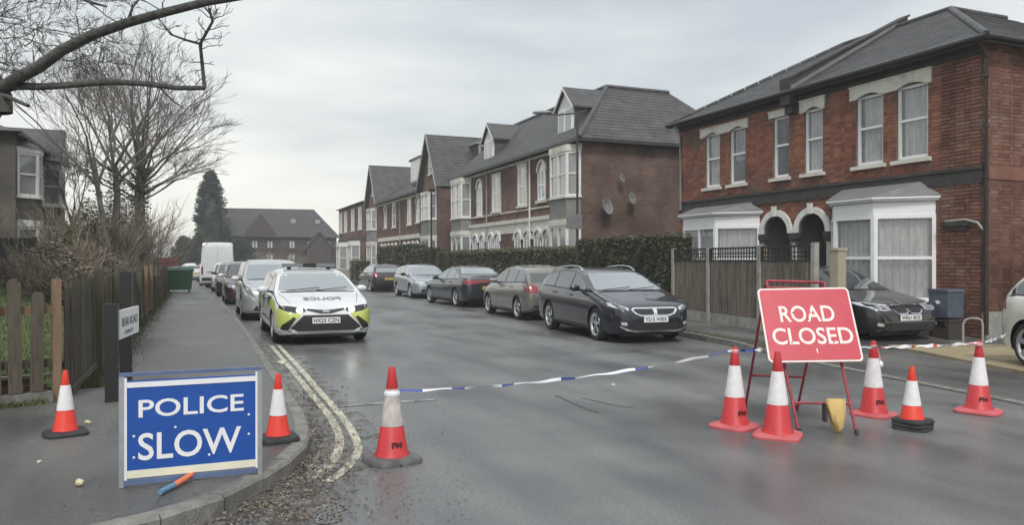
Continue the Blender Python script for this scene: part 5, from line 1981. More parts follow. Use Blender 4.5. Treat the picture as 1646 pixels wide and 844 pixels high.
# string course and frieze
mb = MB()
mb.box(-.03, HL, 0, .035, 3.17, 3.40); mb.box(-.05, HL + .0, 0, .065, 3.40, 3.47); mb.box(-.045, HL, 0, .05, 3.12, 3.17)
mb.build("string_course", 'dark_band', nh)
mb = MB(); mb.box(-.03, .012, -5.2, 0, 3.20, 3.46); mb.build("string_course", 'brick_side', nh)
mb = MB(); mb.box(-.03, HL, 0, .04, 5.70, 5.80); mb.box(-.04, HL, 0, .09, 5.80, 5.93)
mb.build("frieze", 'dark_band', nh)
# windows
for i, (a, b) in enumerate(W1):
    sash(nh, I4, a, b, 3.80, 5.42, n=-.11, seed=i, mid=4.66, w=.06, cur=(i != 3), curz=(4.5 if i in (4,) else None))
    bx("window_sill", 'stone_cream', nh, I4, a - .09, b + .09, -.02, .10, 3.70, 3.785)


def lintel(u0, u1, z0, z1, cs, name="lintel"):
    """painted stone head with a shallow arch over each window, cs = [(u0, u1)] window spans"""
    mb = MB()
    pts = [(u0, z1), (u0, z0)]
    for a, b in cs:
        for k in range(9):
            t = k / 8
            pts.append((a + (b - a) * t, z0 + .10 * math.sin(math.pi * t)))
    pts += [(u1, z0), (u1, z1)]
    mb.prism([(u, 0.0, z) for u, z in pts], (0, .045, 0))
    for a, b in cs:
        c = (a + b) / 2
        mb.prism([(c - .045, .045, z0 + .095), (c + .045, .045, z0 + .095), (c + .06, .045, z1 - .02), (c - .06, .045, z1 - .02)], (0, .015, 0))
    mb.box(u0 - .02, u1 + .02, .0, .065, z1, z1 + .03)
    mb.build(name, 'stone_cream', nh)


lintel(1.12, 3.32, 5.36, 5.66, [W1[0], W1[1]])
lintel(4.12, 4.96, 5.36, 5.66, [W1[2]])
lintel(5.32, 6.12, 5.42, 5.58, [])
lintel(6.98, 9.18, 5.34, 5.58, [W1[4], W1[5]])
# porch arches
for c, r_ in arches:
    mb = MB()
    N_ = 12
    ro = r_ + .16
    for k in range(N_):
        a0, a1 = math.pi * k / N_, math.pi * (k + 1) / N_
        pts = [(c + r_ * math.cos(a0), 2.30 + r_ * math.sin(a0)), (c + ro * math.cos(a0), 2.30 + ro * math.sin(a0)),
               (c + ro * math.cos(a1), 2.30 + ro * math.sin(a1)), (c + r_ * math.cos(a1), 2.30 + r_ * math.sin(a1))]
        mb.prism([(u, -.04, z) for u, z in pts], (0, .095 + .004 * (k % 2), 0))
    mb.build("arch", 'white_paint', nh)
    mb = MB(); mb.prism([(c - .05, .055, 2.30 + r_ - .02), (c + .05, .055, 2.30 + r_ - .02), (c + .085, .055, 2.30 + ro + .09), (c - .085, .055, 2.30 + ro + .09)], (0, .05, 0))
    mb.build("keystone", 'white_paint', nh)
for c in (4.0, 5.205, 6.41):
    mb = MB(); mb.box(c - .16, c + .16, -.14, .05, 2.14, 2.29); mb.box(c - .12, c + .12, -.10, .03, 2.02, 2.14); mb.build("capital", 'dark_band', nh)
    mb = MB(); mb.lathe([(.09, 0), (.085, 1.98), (.11, 2.02)], 14, M=Matrix.Translation((c, -.04, .02))); mb.build("column", 'stone_cream', nh, smooth=40)
mb = MB()
mb.box(4.02, 6.39, -1.5, -1.42, 0, 3.0); mb.box(3.95, 4.02, -1.42, -.16, 0, 3.0); mb.box(6.39, 6.46, -1.42, -.16, 0, 3.0); mb.box(5.17, 5.24, -1.42, -.16, 0, 2.95); mb.box(4.02, 6.39, -1.42, -.16, 2.95, 3.0)
mb.build("porch_walls", 'render_grey', nh)
for c in (4.55, 5.86):
    d = bx("door", 'wood_brown' if c < 5 else 'white_paint', nh, I4, c - .42, c + .42, -1.42, -1.37, .1, 2.05)
    mb = MB(); mb.quad((c + .3, -1.36, 1.2), (c - .3, -1.36, 1.2), (c - .3, -1.36, 1.9), (c + .3, -1.36, 1.9)); mb.build("pane", 'glass_far', d)


def bay(a, b, c, d, prot, roof_top, lead, seed):
    """canted ground-floor bay: wall at a, front b to c, wall at d"""
    P = [(a, 0), (b, prot), (c, prot), (d, 0)]
    bay_p = MB()
    zs0, zt_, zf = .72, 2.54, 2.85
    pts = [(x, y, -.1) for x, y in P]
    bay_p.prism(pts[::-1], (0, 0, zs0 + .02))
    o_ = bay_p.build("bay_base", 'brick_side', nh)
    fas = MB(); fas.prism([(x, y, zt_ + .02) for x, y in [(a - .0, 0), (b, prot + .02), (c, prot + .02), (d, 0)]][::-1], (0, 0, zf - zt_ - .03))
    fas.build("bay_fascia", 'upvc', nh)
    cor = MB()
    e = .09
    cor.prism([(a - e, 0, zf), (b - e * .6, prot + e, zf), (c + e * .6, prot + e, zf), (d + e, 0, zf)][::-1], (0, 0, .05))
    cor.prism([(a - e * 1.6, 0, zf + .05), (b - e, prot + e * 1.7, zf + .05), (c + e, prot + e * 1.7, zf + .05), (d + e * 1.6, 0, zf + .05)][::-1], (0, 0, .045))
    cor.build("bay_cornice", 'upvc', nh)
    rf = MB()
    zb_ = zf + .10
    e = .16
    B = [(a - e, 0), (b - e * .6, prot + e), (c + e * .6, prot + e), (d + e, 0)]
    t0, t1 = (a + .35, .0), (d - .35, .0)
    rf.add([(B[0][0], 0, zb_), (B[1][0], B[1][1], zb_), (B[2][0], B[2][1], zb_), (B[3][0], 0, zb_), (t0[0], 0.02, roof_top), (t1[0], .02, roof_top)],
           [(1, 0, 4), (2, 1, 4, 5), (3, 2, 5), (0, 1, 2, 3)])
    rf.build("bay_roof", lead, nh)
    if lead == 'slate_flat':
        pass
    for i, (p, q) in enumerate(zip(P[:-1], P[1:])):
        M, L = seg_frame(q, p) if False else seg_frame(p, q)
        # sides and front: posts, sill, transom, panes, nets
        mb_ = MB()
        Bx = lambda u0, u1, z0, z1, n0, n1: mb_.box(u0, u1, n0, n1, z0, z1, M=M)
        Bx(0, .075, zs0, zt_ + .02, -.06, .022); Bx(L - .075, L, zs0, zt_ + .02, -.06, .022)
        Bx(.075, L - .075, zs0 - .0, zs0 + .07, -.06, .02); Bx(.075, L - .075, zt_ - .06, zt_ + .02, -.06, .02)
        Bx(.075, L - .075, 1.60, 1.665, -.05, .015)
        if L > 1.3:
            Bx(L / 2 - .03, L / 2 + .03, zs0 + .07, zt_ - .06, -.055, .018)
        f_ = mb_.build("window", 'upvc', nh)
        g = MB(); g.quad(M @ Vector((L - .07, -.02, zs0 + .06)), M @ Vector((.07, -.02, zs0 + .06)), M @ Vector((.07, -.02, zt_ - .05)), M @ Vector((L - .07, -.02, zt_ - .05)))
        g.build("pane", 'glass', f_)
        cc = MB(); curtain_mesh(cc, M, .09, L - .09, zs0 + .06, zt_ - .05, -.12, seed + i, .022)
        cc.build("curtain", 'curtain', f_)
        s_ = MB(); s_.box(-.02, L + .02, -.02, .09, zs0 - .05, zs0 - .001, M=M); s_.build("window_sill", 'upvc', nh)
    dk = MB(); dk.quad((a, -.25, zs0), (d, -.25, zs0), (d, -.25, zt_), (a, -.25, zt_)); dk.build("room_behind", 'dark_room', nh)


bay(1.03, 1.9, 3.03, 3.9, .80, 3.28, 'lead', 10)
bay(6.5, 7.42, 8.95, 9.82, .80, 3.22, 'lead', 20)
# roof
E0, TZ = .28, 8.02
rx = 3.46 + E0
zE = EV + .02
hipN, hipF = 3.4, HL - 3.4
rf = MB()
slates(rf, [(HL + E0, E0, zE), (-E0, E0, zE), (hipN, -3.46, TZ), (hipF, -3.46, TZ)], seed=1)
slates(rf, [(-E0, E0, zE), (-E0, -HD - E0, zE), (hipN, -HD + 3.46, TZ), (hipN, -3.46, TZ)], seed=2)
slates(rf, [(HL + E0, -HD - E0, zE), (HL + E0, E0, zE), (hipF, -3.46, TZ), (hipF, -HD + 3.46, TZ)], gauge=.4, width=.6, seed=3)
slates(rf, [(-E0, -HD - E0, zE), (HL + E0, -HD - E0, zE), (hipF, -HD + 3.46, TZ), (hipN, -HD + 3.46, TZ)], gauge=.4, width=.6, seed=4)
rf.add([(hipN, -3.46, TZ - .02), (hipF, -3.46, TZ - .02), (hipF, -HD + 3.46, TZ - .02), (hipN, -HD + 3.46, TZ - .02)], [(0, 1, 2, 3)])
rf.build("roof", 'slate', nh, kind=None)
mb = MB()
for a, b in (((-E0, E0, zE + .02), (hipN, -3.46, TZ + .02)), ((hipN, -3.46, TZ + .02), (hipF, -3.46, TZ + .02)), ((HL + E0, E0, zE + .02), (hipF, -3.46, TZ + .02)), ((hipN, -3.46, TZ + .02), (hipN, -HD + 3.46, TZ + .02))):
    A, B = Vector(a), Vector(b); n_ = int((B - A).length / .42)
    for k in range(n_):
        mb.tube([A.lerp(B, k / n_), A.lerp(B, (k + .96) / n_)], .075, 8)
mb.build("ridge_tiles", 'slate', nh, smooth=50, kind="stuff")
# soffit, gutter, pipes
mb = MB(); mb.box(-E0, HL + E0, .0, E0, EV - .02, EV); mb.box(-E0, 0, -HD, 0, EV - .02, EV); mb.box(-E0 - .0, HL + E0, E0 - .03, E0, EV - .10, EV + .01); mb.box(-E0, -E0 + .03, -HD, E0 - .03, EV - .10, EV + .01)
mb.build("fascia_board", 'gutter_black', nh)
mb = MB(); mb.tube([(-E0 - .05, E0 + .05, EV), (HL + E0, E0 + .05, EV)], .06, 8); mb.tube([(-E0 - .05, E0 + .04, EV), (-E0 - .05, -HD, EV)], .06, 8)
mb.build("gutter", 'gutter_black', nh, smooth=50)
mb = MB(); mb.tube([(-.14, E0 + .02, EV - .03), (-.10, .02, EV - .35), (-.10, .02, 3.6), (-.10, .02, .1)], .045, 10); 
for z in (5.2, 4.2, 3.2, 2.2, 1.2): mb.lathe([(.06, 0), (.06, .07)], 10, M=Matrix.Translation((-.10, .02, z)))
mb.build("downpipe", 'pipe_brown', nh, smooth=50)
mb = MB(); mb.tube([(HL - .12, E0 + .02, EV - .03), (HL - .12, .07, EV - .4), (HL - .12, .07, 3.2)], .04, 10); mb.build("downpipe", 'pipe_grey', nh, smooth=50)
mb = MB(); mb.tube([(.75, .08, 2.38), (.30, .08, 2.40), (.05, .07, 2.33), (-.06, .05, 2.18)], .026, 8); mb.build("overflow_pipe", 'pipe_grey', nh, smooth=50)
mb = MB(); mb.box(.22, .85, .0, .12, 2.28, 2.36); mb.box(.27, .80, .0, .09, 2.20, 2.28); mb.build("pilaster_cap", 'dark_band', nh)
# party wall through the roof
sl_ = (TZ - zE) / (3.46 + E0)
mb = MB(); mb.prism([(5.06, E0, zE - .12), (5.06, E0, zE + .30), (5.06, -3.9, TZ + .34 + .02), (5.06, -3.9, TZ - .1)], (.30, 0, 0)); mb.build("party_wall", 'dark_band', nh)
mb = MB(); mb.prism([(5.02, E0 + .02, zE + .30), (5.02, E0 + .02, zE + .36), (5.02, -3.94, TZ + .42), (5.02, -3.94, TZ + .36)], (.38, 0, 0)); mb.build("coping", 'dark_band', nh)
mb = MB(); mb.prism([(5.02, E0 - .02, zE + .03), (5.02, E0 - .02, zE + .13), (5.02, -3.46, TZ + .13), (5.02, -3.46, TZ + .03)], (.038, 0, 0)); mb.build("flashing", 'lead', nh)
mb = MB(); mb.box(5.03, 5.39, 0, .30, 5.62, 6.25); mb.box(5.08, 5.34, 0, .18, 5.40, 5.62); mb.build("kneeler", 'dark_band', nh)

# ------------------------------------------------------------------ things round the near house
gt = thing("side_gate", "tall black boarded side gate beside the near brick house at the right edge", "gate", (15.0, 9.95, .05), R(0))
for k in range(9):
    mb = MB(); mb.box(k * .14, k * .14 + .128, -.012, .012, .06, 1.72 + .0 * k); mb.build("board", 'wood_dark', gt)
mb = MB(); mb.box(-.11, -.01, -.05, .05, 0, 2.1); mb.build("gate_post", 'wood_dark', gt)
mb = MB(); mb.box(0, 1.25, .012, .05, .3, .4); mb.box(0, 1.25, .012, .05, 1.4, 1.5); mb.build("ledge", 'wood_dark', gt)
bb = thing("storage_box", "blue-grey plastic storage cabinet standing between the bay window and the corner pipe", "cabinet", (13.75, 10.85, .05), R(90))
mb = MB(); mb.box(-.21, .21, -.22, .22, .45, .95); mb.build("cabinet", 'cabinet_blue', bb)
mb = MB(); mb.prism([(-.23, -.24, .95), (.23, -.24, .95), (.21, -.24, 1.0), (-.21, -.24, 1.0)], (0, .48, 0)); mb.build("lid", 'cabinet_blue', bb)
mb = MB(); mb.box(-.22, -.18, -.2, .2, 0, .42); mb.box(.18, .22, -.2, .2, 0, .42); mb.box(-.23, .23, -.21, .21, .36, .42); mb.box(-.17, .17, -.15, .2, .02, .25); mb.build("stand", 'cabinet_brown', bb)
mb = MB(); mb.prism([(-.06, .251, .74), (.02, .251, .70), (.07, .251, .76), (.0, .251, .78)], (0, .002, 0)); mb.v = [(a, b - .03, c) for a, b, c in mb.v]; mb.build("emblem", 'tape_white', bb)
hr = thing("hoop_rail", "pale tubular hoop rail standing in front of the house's corner pipe", "rail", (12.75, 9.72, .05), R(-48))
mb = MB(); mb.tube([(0, 0, 0), (0, 0, .42), (.04, 0, .50), (.12, 0, .53), (.22, 0, .53)], .02, 8); mb.tube([(.22, 0, .53), (.28, 0, .50), (.30, 0, .42), (.30, 0, 0)], .02, 8); mb.build("tube", 'pipe_grey', hr, smooth=50)

# right-hand fence: concrete posts, gravel boards, boards, trellis
rfn = thing("panel_fence", "brown boarded fence with trellis top and concrete posts behind the red sign", "fence", (10.93, 11.4, .06), math.atan2(15.5 - 11.4, 11.53 - 10.93))
rnd = random.Random(3)
for k, x in enumerate((0, 1.88, 4.12, 6.02)):
    bx("post", 'concrete', rfn, I4, x - .06, x + .06, -.05, .05, -.05, 1.88 if k else 1.90)
for (x0, x1) in ((.06, 1.82), (1.94, 4.06), (4.18, 5.96)):
    bx("gravel_board", 'concrete', rfn, I4, x0, x1, -.02, .02, 0, .30)
    mb = MB()
    for k in range(int((x1 - x0 - .3) / .28)):
        pass
    n_ = int((x1 - x0) / .125)
    w = (x1 - x0) / n_
    for k in range(n_):
        mb = MB(); a = x0 + k * w; t = rnd.uniform(0, .008)
        mb.prism([(a - .008, .0 + t, .31), (a + w - .004, -.008 + t, .31), (a + w - .004, .008 + t, .31), (a - .008, .022 + t, .31)], (0, 0, 1.22 + rnd.uniform(-.006, .006)))
        mb.build("board", 'wood_brown', rfn)
    mb = MB(); mb.box(x0, x1, -.03, .03, 1.53, 1.57); mb.box(x0, x1, -.03, .03, 1.82, 1.86); mb.box(x0, x0 + .035, -.03, .03, 1.57, 1.82); mb.box(x1 - .035, x1, -.03, .03, 1.57, 1.82)
    mb.build("trellis_frame", 'wood_dark', rfn)
    mb = MB()
    k = x0 + .12
    while k < x1 - .05:
        mb.box(k - .014, k + .014, .001, .014, 1.57, 1.82); k += .115
    for z in (1.635, 1.72): mb.box(x0 + .035, x1 - .035, -.013, .0, z - .012, z + .012)
    mb.build("trellis", 'wood_dark', rfn)
gp = thing("gate_post", "pale stone-coloured gate pier standing just behind the right end of the brown fence", "post", (11.15, 11.05, .06), 0)
mb = MB(); mb.box(-.10, .10, -.10, .10, -.05, 1.74); mb.build("pier", 'render_cream', gp)
mb = MB(); mb.box(-.12, .12, -.12, .12, 1.74, 1.79); mb.build("cap", 'render_cream', gp)


# ------------------------------------------------------------------ the rows farther up
def arch_window(root, c, w, z0, z1, mat='stone_cream', glass='glass_far', n0=0.0, surround=.14):
    """round-headed window with a moulded head"""
    zs_ = z1 - w / 2
    mb = MB()
    r_, ro = w / 2, w / 2 + surround
    for k in range(8):
        a0, a1 = math.pi * k / 8, math.pi * (k + 1) / 8
        mb.prism([(c + r_ * math.cos(a0), n0, zs_ + r_ * math.sin(a0)), (c + ro * math.cos(a0), n0, zs_ + ro * math.sin(a0)), (c + ro * math.cos(a1), n0, zs_ + ro * math.sin(a1)), (c + r_ * math.cos(a1), n0, zs_ + r_ * math.sin(a1))], (0, .07, 0))
    mb.build("window_head", mat, root)
    mb = MB()
    mb.box(c - r_, c - r_ + .07, n0 + .0, n0 + .045, z0, zs_); mb.box(c + r_ - .07, c + r_, n0, n0 + .045, z0, zs_); mb.box(c - r_ + .07, c + r_ - .07, n0, n0 + .045, z0, z0 + .08)
    mb.box(c - r_ + .07, c + r_ - .07, n0, n0 + .04, (z0 + zs_) / 2, (z0 + zs_) / 2 + .06); mb.box(c - .03, c + .03, n0, n0 + .038, z0 + .08, zs_)
    f_ = mb.build("window", 'upvc', root)
    mb = MB(); pts = [(c + r_, n0 + .012, z0), (c - r_, n0 + .012, z0)] + [(c - r_ * math.cos(math.pi * k / 8), n0 + .012, zs_ + r_ * math.sin(math.pi * k / 8)) for k in range(9)]
    mb.add(pts, [tuple(range(len(pts)))]); mb.build("pane", glass, f_)
    bx("window_sill", mat, root, I4, c - r_ - .12, c + r_ + .12, n0, n0 + .11, z0 - .12, z0)


def flat_window(root, u0, u1, z0, z1, mat='stone_cream', n0=0.0, bars=0, head=.16, jamb=.10, fr='upvc'):
    mb = MB(); mb.box(u0 - jamb, u1 + jamb, n0, n0 + .07, z1, z1 + head); mb.box(u0 - jamb, u0, n0, n0 + .05, z0, z1); mb.box(u1, u1 + jamb, n0, n0 + .05, z0, z1)
    mb.build("window_surround", mat, root)
    mb = MB(); w = .06
    mb.box(u0, u0 + w, n0, n0 + .035, z0, z1); mb.box(u1 - w, u1, n0, n0 + .035, z0, z1); mb.box(u0 + w, u1 - w, n0, n0 + .035, z1 - w, z1); mb.box(u0 + w, u1 - w, n0, n0 + .035, z0, z0 + w)
    zm = (z0 + z1) / 2; mb.box(u0 + w, u1 - w, n0, n0 + .03, zm - .03, zm + .03)
    for k in range(bars):
        uu = u0 + (u1 - u0) * (k + 1) / (bars + 1); mb.box(uu - .045, uu + .045, n0, n0 + .04, z0 + w, z1 - w)
    f_ = mb.build("window", fr, root)
    mb = MB(); mb.quad((u1, n0 + .01, z0), (u0, n0 + .01, z0), (u0, n0 + .01, z1), (u1, n0 + .01, z1)); mb.build("pane", 'glass_far', f_)
    c = MB(); q = (u1 - u0) * .22
    for a, b in ((u0 + w, u0 + w + q), (u1 - w - q, u1 - w)):
        c.quad((b, n0 + .014, z0 + w), (a, n0 + .014, z0 + w), (a, n0 + .014, z1 - w), (b, n0 + .014, z1 - w))
    c.build("curtain", 'curtain', f_)
    bx("window_sill", mat, root, I4, u0 - .12, u1 + .12, n0, n0 + .12, z0 - .12, z0)


def tall_bay(root, a, d, prot, z0, z1, ztop, seed=0, mats=('stone_cream', 'render_grey')):
    """two-storey canted bay: ground lights, panel, first-floor lights"""
    cant = prot * .9
    P = [(a, 0), (a + cant, prot), (d - cant, prot), (d, 0)]
    for (lo, hi) in ((z0[0], z0[1]), (z1[0], z1[1])):
        for p, q in zip(P[:-1], P[1:]):
            M, L = seg_frame(p, q)
            mb = MB()
            mb.box(0, .09, -.08, .02, lo, hi, M=M); mb.box(L - .09, L, -.08, .02, lo, hi, M=M); mb.box(.09, L - .09, -.08, .02, hi - .10, hi, M=M); mb.box(.09, L - .09, -.08, .03, lo, lo + .08, M=M)
            mb.box(.09, L - .09, -.05, .0, (lo + hi) / 2 - .03, (lo + hi) / 2 + .03, M=M)
            if L > 1.0:
                mb.box(L / 2 - .06, L / 2 + .06, -.08, .01, lo + .08, hi - .1, M=M)
            f_ = mb.build("window", 'white_paint', root)
            g = MB(); g.quad(M @ Vector((L - .05, -.04, lo)), M @ Vector((.05, -.04, lo)), M @ Vector((.05, -.04, hi)), M @ Vector((L - .05, -.04, hi))); g.build("pane", 'glass_far', f_)
    def slab(lo, hi, e, mat, name):
        mb = MB(); mb.prism([(a - e, 0, lo), (a + cant - e * .5, prot + e, lo), (d - cant + e * .5, prot + e, lo), (d + e, 0, lo)][::-1], (0, 0, hi - lo)); mb.build(name, mat, root)
    slab(-.1, z0[0], .0, mats[0], "bay_base")
    slab(z0[1], z0[1] + .25, .06, mats[0], "bay_cornice")
    slab(z0[1] + .25, z1[0] - .08, .0, mats[1], "bay_panel")
    slab(z1[0] - .08, z1[0], .08, mats[0], "bay_sill")
    slab(z1[1], ztop, .05, mats[0], "bay_head")


def dormer(root, u, w, zb_, zt_, n_front, back, gable=True, mat='white_paint'):
    h = zt_ - zb_
    we = zb_ + h * (.58 if gable else 1.0)
    mb = MB(); mb.box(u - w / 2, u + w / 2, n_front - back, n_front, zb_ - .2, we); mb.build("dormer_cheeks", 'slate', root)
    mb = MB(); mb.box(u - w / 2 + .03, u + w / 2 - .03, n_front, n_front + .03, zb_, we)
    if gable:
        mb.prism([(u - w / 2, n_front, we), (u + w / 2, n_front, we), (u, n_front, zt_ - .1)][::-1], (0, .028, 0))
    mb.build("dormer_front", mat, root)
    flat = MB()
    x0, x1 = u - w / 2 + .18, u + w / 2 - .18
    f_ = MB(); f_.box(x0 - .05, x1 + .05, n_front + .03, n_front + .07, zb_ + .12, we - .02); f_.box(u - .04, u + .04, n_front + .07, n_front + .09, zb_ + .12, we - .02)
    ff = f_.build("window", 'upvc', root)
    g = MB(); 
    for a, b in ((x0, u - .05), (u + .05, x1)):
        g.quad((b, n_front + .072, zb_ + .2), (a, n_front + .072, zb_ + .2), (a, n_front + .072, we - .1), (b, n_front + .072, we - .1))
    g.build("pane", 'glass_far', ff)
    mb = MB()
    o_ = .16
    if gable:
        for sd in (1, -1):
            mb.prism([(u, n_front + o_, zt_), (u + sd * (w / 2 + .16), n_front + o_, we - .08), (u + sd * (w / 2 + .16), n_front + o_, we - .0), (u, n_front + o_, zt_ + .09)], (0, -back - o_, 0))
        mb.build("dormer_roof", 'slate', root)
        b2 = MB()
        for sd in (1, -1):
            b2.prism([(u, n_front + o_ + .005, zt_ - .05), (u + sd * (w / 2 + .14), n_front + o_ + .005, we - .12), (u + sd * (w / 2 + .14), n_front + o_ + .005, we - .03), (u, n_front + o_ + .005, zt_ + .05)], (0, .03, 0))
        b2.build("barge_board", 'white_paint', root)
    else:
        mb.box(u - w / 2 - .15, u + w / 2 + .15, n_front - back, n_front + .15, we, we + .14); mb.build("dormer_roof", 'slate', root)


def shell(root, L, D, ev, mat, side, holes=()):
    mb = MB(); wall_cells(mb, I4, 0, L, -.1, ev, list(holes)); mb.build("front_wall", mat, root)
    mb = MB(); mb.quad((0, 0, -.1), (0, -D, -.1), (0, -D, ev), (0, 0, ev)); mb.quad((L, -D, -.1), (L, 0, -.1), (L, 0, ev), (L, -D, ev)); mb.quad((0, -D, -.1), (L, -D, -.1), (L, -D, ev), (0, -D, ev))
    mb.build("side_wall", side, root)


def pipe(root, u, z0, z1, mat='pipe_grey', n=.09):
    mb = MB(); mb.tube([(u, n, z0), (u, n, z1)], .045, 8); mb.build("downpipe", mat, root, smooth=50)


# second block
b2 = thing("house_row", "dark red brick house row with hipped slate roof and two white gabled dormers", "house", (14.2, 27.2, 0), R(90))
L2, D2, E2 = 16.2, 8.2, 6.45
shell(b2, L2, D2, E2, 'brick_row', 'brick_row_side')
rf = MB()
e = .3; q = 2.5; TZ2 = 9.25
slates(rf, [(L2 + e, e, E2), (-e, e, E2), (q, -q, TZ2), (L2 - q, -q, TZ2)], gauge=.22, width=.32, th=.011, seed=5)
slates(rf, [(-e, e, E2), (-e, -D2 - e, E2), (q, -D2 + q, TZ2), (q, -q, TZ2)], gauge=.22, width=.32, th=.011, seed=6)
slates(rf, [(L2 + e, -D2 - e, E2), (L2 + e, e, E2), (L2 - q, -q, TZ2), (L2 - q, -D2 + q, TZ2)], gauge=.5, width=.6, seed=7)
slates(rf, [(-e, -D2 - e, E2), (L2 + e, -D2 - e, E2), (L2 - q, -D2 + q, TZ2), (q, -D2 + q, TZ2)], gauge=.5, width=.6, seed=8)
rf.add([(q, -q, TZ2 - .02), (L2 - q, -q, TZ2 - .02), (L2 - q, -D2 + q, TZ2 - .02), (q, -D2 + q, TZ2 - .02)], [(0, 1, 2, 3)])
rf.build("roof", 'slate', b2)
mb = MB()
for a, b in (((-e, e, E2 + .03), (q, -q, TZ2 + .02)), ((q, -q, TZ2 + .02), (L2 - q, -q, TZ2 + .02)), ((q, -q, TZ2 + .02), (q, -D2 + q, TZ2 + .02))):
    mb.tube([a, b], .10, 6)
mb.build("ridge_tiles", 'slate', b2, smooth=50)
mb = MB(); mb.box(-e, L2 + e, 0, e, E2 - .06, E2 - .02); mb.box(-e, L2 + e, e - .02, e + .09, E2 - .12, E2 + .02); mb.box(-e - .08, -e + .02, -D2, e - .02, E2 - .12, E2 + .02); mb.build("gutter", 'gutter_black', b2)
mb = MB(); mb.box(0, L2, 0, .10, 6.2, 6.30); mb.build("cornice", 'stone_cream', b2)
mb = MB(); mb.box(2.6, 13.4, 0, .10, 3.42, 3.60); mb.box(2.6, 13.4, 0, .03, 2.95, 3.42); mb.build("ground_floor_band", 'stone_cream', b2)
tall_bay(b2, .10, 2.45, .45, (.8, 3.05), (4.22, 6.02), 6.28)
tall_bay(b2, 13.3, 15.9, .45, (.8, 3.05), (4.05, 6.02), 6.28)
arch_window(b2, 3.82, .80, 4.30, 5.98); arch_window(b2, 11.87, .80, 4.05, 5.92)
flat_window(b2, 5.55, 6.45, 4.22, 6.02); flat_window(b2, 8.85, 9.85, 4.15, 5.92)
for c in (3.3, 4.2, 5.4, 6.5, 9.2, 10.1, 11.4, 12.5):
    arch_window(b2, c, .74, .9, 2.98, mat='white_paint', n0=.032)
bx("string_course", 'stone_cream', b2, I4, 2.6, 13.4, 0, .05, 3.95, 4.02)
pipe(b2, 5.0, .1, 6.3, 'white_paint'); pipe(b2, 10.6, .1, 6.3, 'pipe_grey'); pipe(b2, 2.75, .1, 6.3, 'gutter_black')
dormer(b2, 2.35, 1.55, 6.95, 8.95, -.45, 2.3); dormer(b2, 11.6, 1.55, 6.95, 8.95, -.45, 2.3)
bx("roof_vent", 'lead', b2, I4, -.0, .22, -4.25, -4.0, 7.25, 7.4)
for k, (x_, z_, r_) in enumerate(((15.1, 3.77, .40), (16.25, 4.12, .27), (15.8, 4.93, .2))):
    sd_ = thing("satellite_dish", ["large grey satellite dish lowest on the dark side wall behind the hedge", "narrow grey satellite dish right of the largest dish on the side wall", "small satellite dish above the two larger ones on the side wall",
                                   "topmost small satellite dish near the eaves of the side wall", "small satellite dish farthest right on the dark side wall"][k], "satellite dish", (x_, 27.18, z_), 0)
    M = frame((0, -.28, 0), (math.cos(.45), math.sin(.45), 0), (0, .25, 1))
    mb = MB(); r_ *= .85; mb.lathe([(r_ * f_, .12 * r_ * f_ * f_ * 2) for f_ in (.02, .3, .6, .85, 1.0)] + [(r_, .26 * r_ + .01), (r_ * .6, .05)], 18, M=M, cap=False); mb.build("dish", 'dish_grey', sd_, smooth=50)
    mb = MB(); mb.tube([(0, 0, -.1), (0, -.26, -.06)], .02, 6); mb.tube([(0, -.26, -r_ * .8), (.1, -.55, -r_ * .1)], .012, 5); mb.build("arm", 'pipe_grey', sd_)

# third block, gabled at both ends
b3 = thing("house_row", "red brick house row with two gabled ends and a flat-roofed dormer, mid-street", "house", (14.2, 46.3, 0), R(90))
L3, D3, E3 = 21.6, 8.5, 6.4
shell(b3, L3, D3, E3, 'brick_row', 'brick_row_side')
rf = MB()
ZR = 9.85
slates(rf, [(17.4, .3, E3), (4.2, .3, E3), (4.2, -4.0, 9.2), (17.4, -4.0, 9.2)], gauge=.24, width=.34, th=.012, seed=9)
rf.add([(4.2, -4.0, 9.2), (17.4, -4.0, 9.2), (17.4, -8.5, E3), (4.2, -8.5, E3)], [(3, 2, 1, 0)])
for c in (2.1, 19.5):
    h = 2.25
    slates(rf, [(c - h, .35, E3 - .1), (c - h, -8.6, E3 - .1), (c, -8.6, ZR), (c, .35, ZR)], gauge=.24, width=.34, th=.012, seed=10)
    slates(rf, [(c + h, -8.6, E3 - .1), (c + h, .35, E3 - .1), (c, .35, ZR), (c, -8.6, ZR)], gauge=.24, width=.34, th=.012, seed=11)
rf.build("roof", 'slate', b3)
for c in (2.1, 19.5):
    mb = MB(); mb.prism([(c - 2.1, .0, E3 - .02), (c + 2.1, .0, E3 - .02), (c, .0, ZR - .15)][::-1], (0, .006, 0)); mb.build("gable", 'brick_row', b3)
    mb = MB()
    for sd in (1, -1):
        mb.prism([(c, .36, ZR - .18), (c + sd * 2.32, .36, E3 - .32), (c + sd * 2.32, .36, E3 - .08), (c, .36, ZR + .06)], (0, .05, 0))
    mb.build("barge_board", 'pipe_grey', b3)
    flat_window(b3, c - .3, c + .3, 7.3, 8.2, n0=.006)
    tall_bay(b3, c - 1.3, c + 1.3, .40, (.8, 3.0), (4.3, 5.95), 6.1)
for c in (5.2, 14.95):
    arch_window(b3, c, .78, 4.3, 6.0)
for a in (7.0, 11.6):
    flat_window(b3, a, a + .9, 4.25, 6.0)
for c in (5.3, 6.4, 7.6, 8.8, 11.4, 12.6, 13.8, 15.0, 16.2):
    arch_window(b3, c, .74, .9, 2.9, mat='white_paint', n0=.02)
mb = MB(); mb.box(4.2, 17.4, 0, .08, 3.2, 3.5); mb.box(4.2, 17.4, 0, .10, 6.12, 6.25); mb.build("band", 'stone_cream', b3)
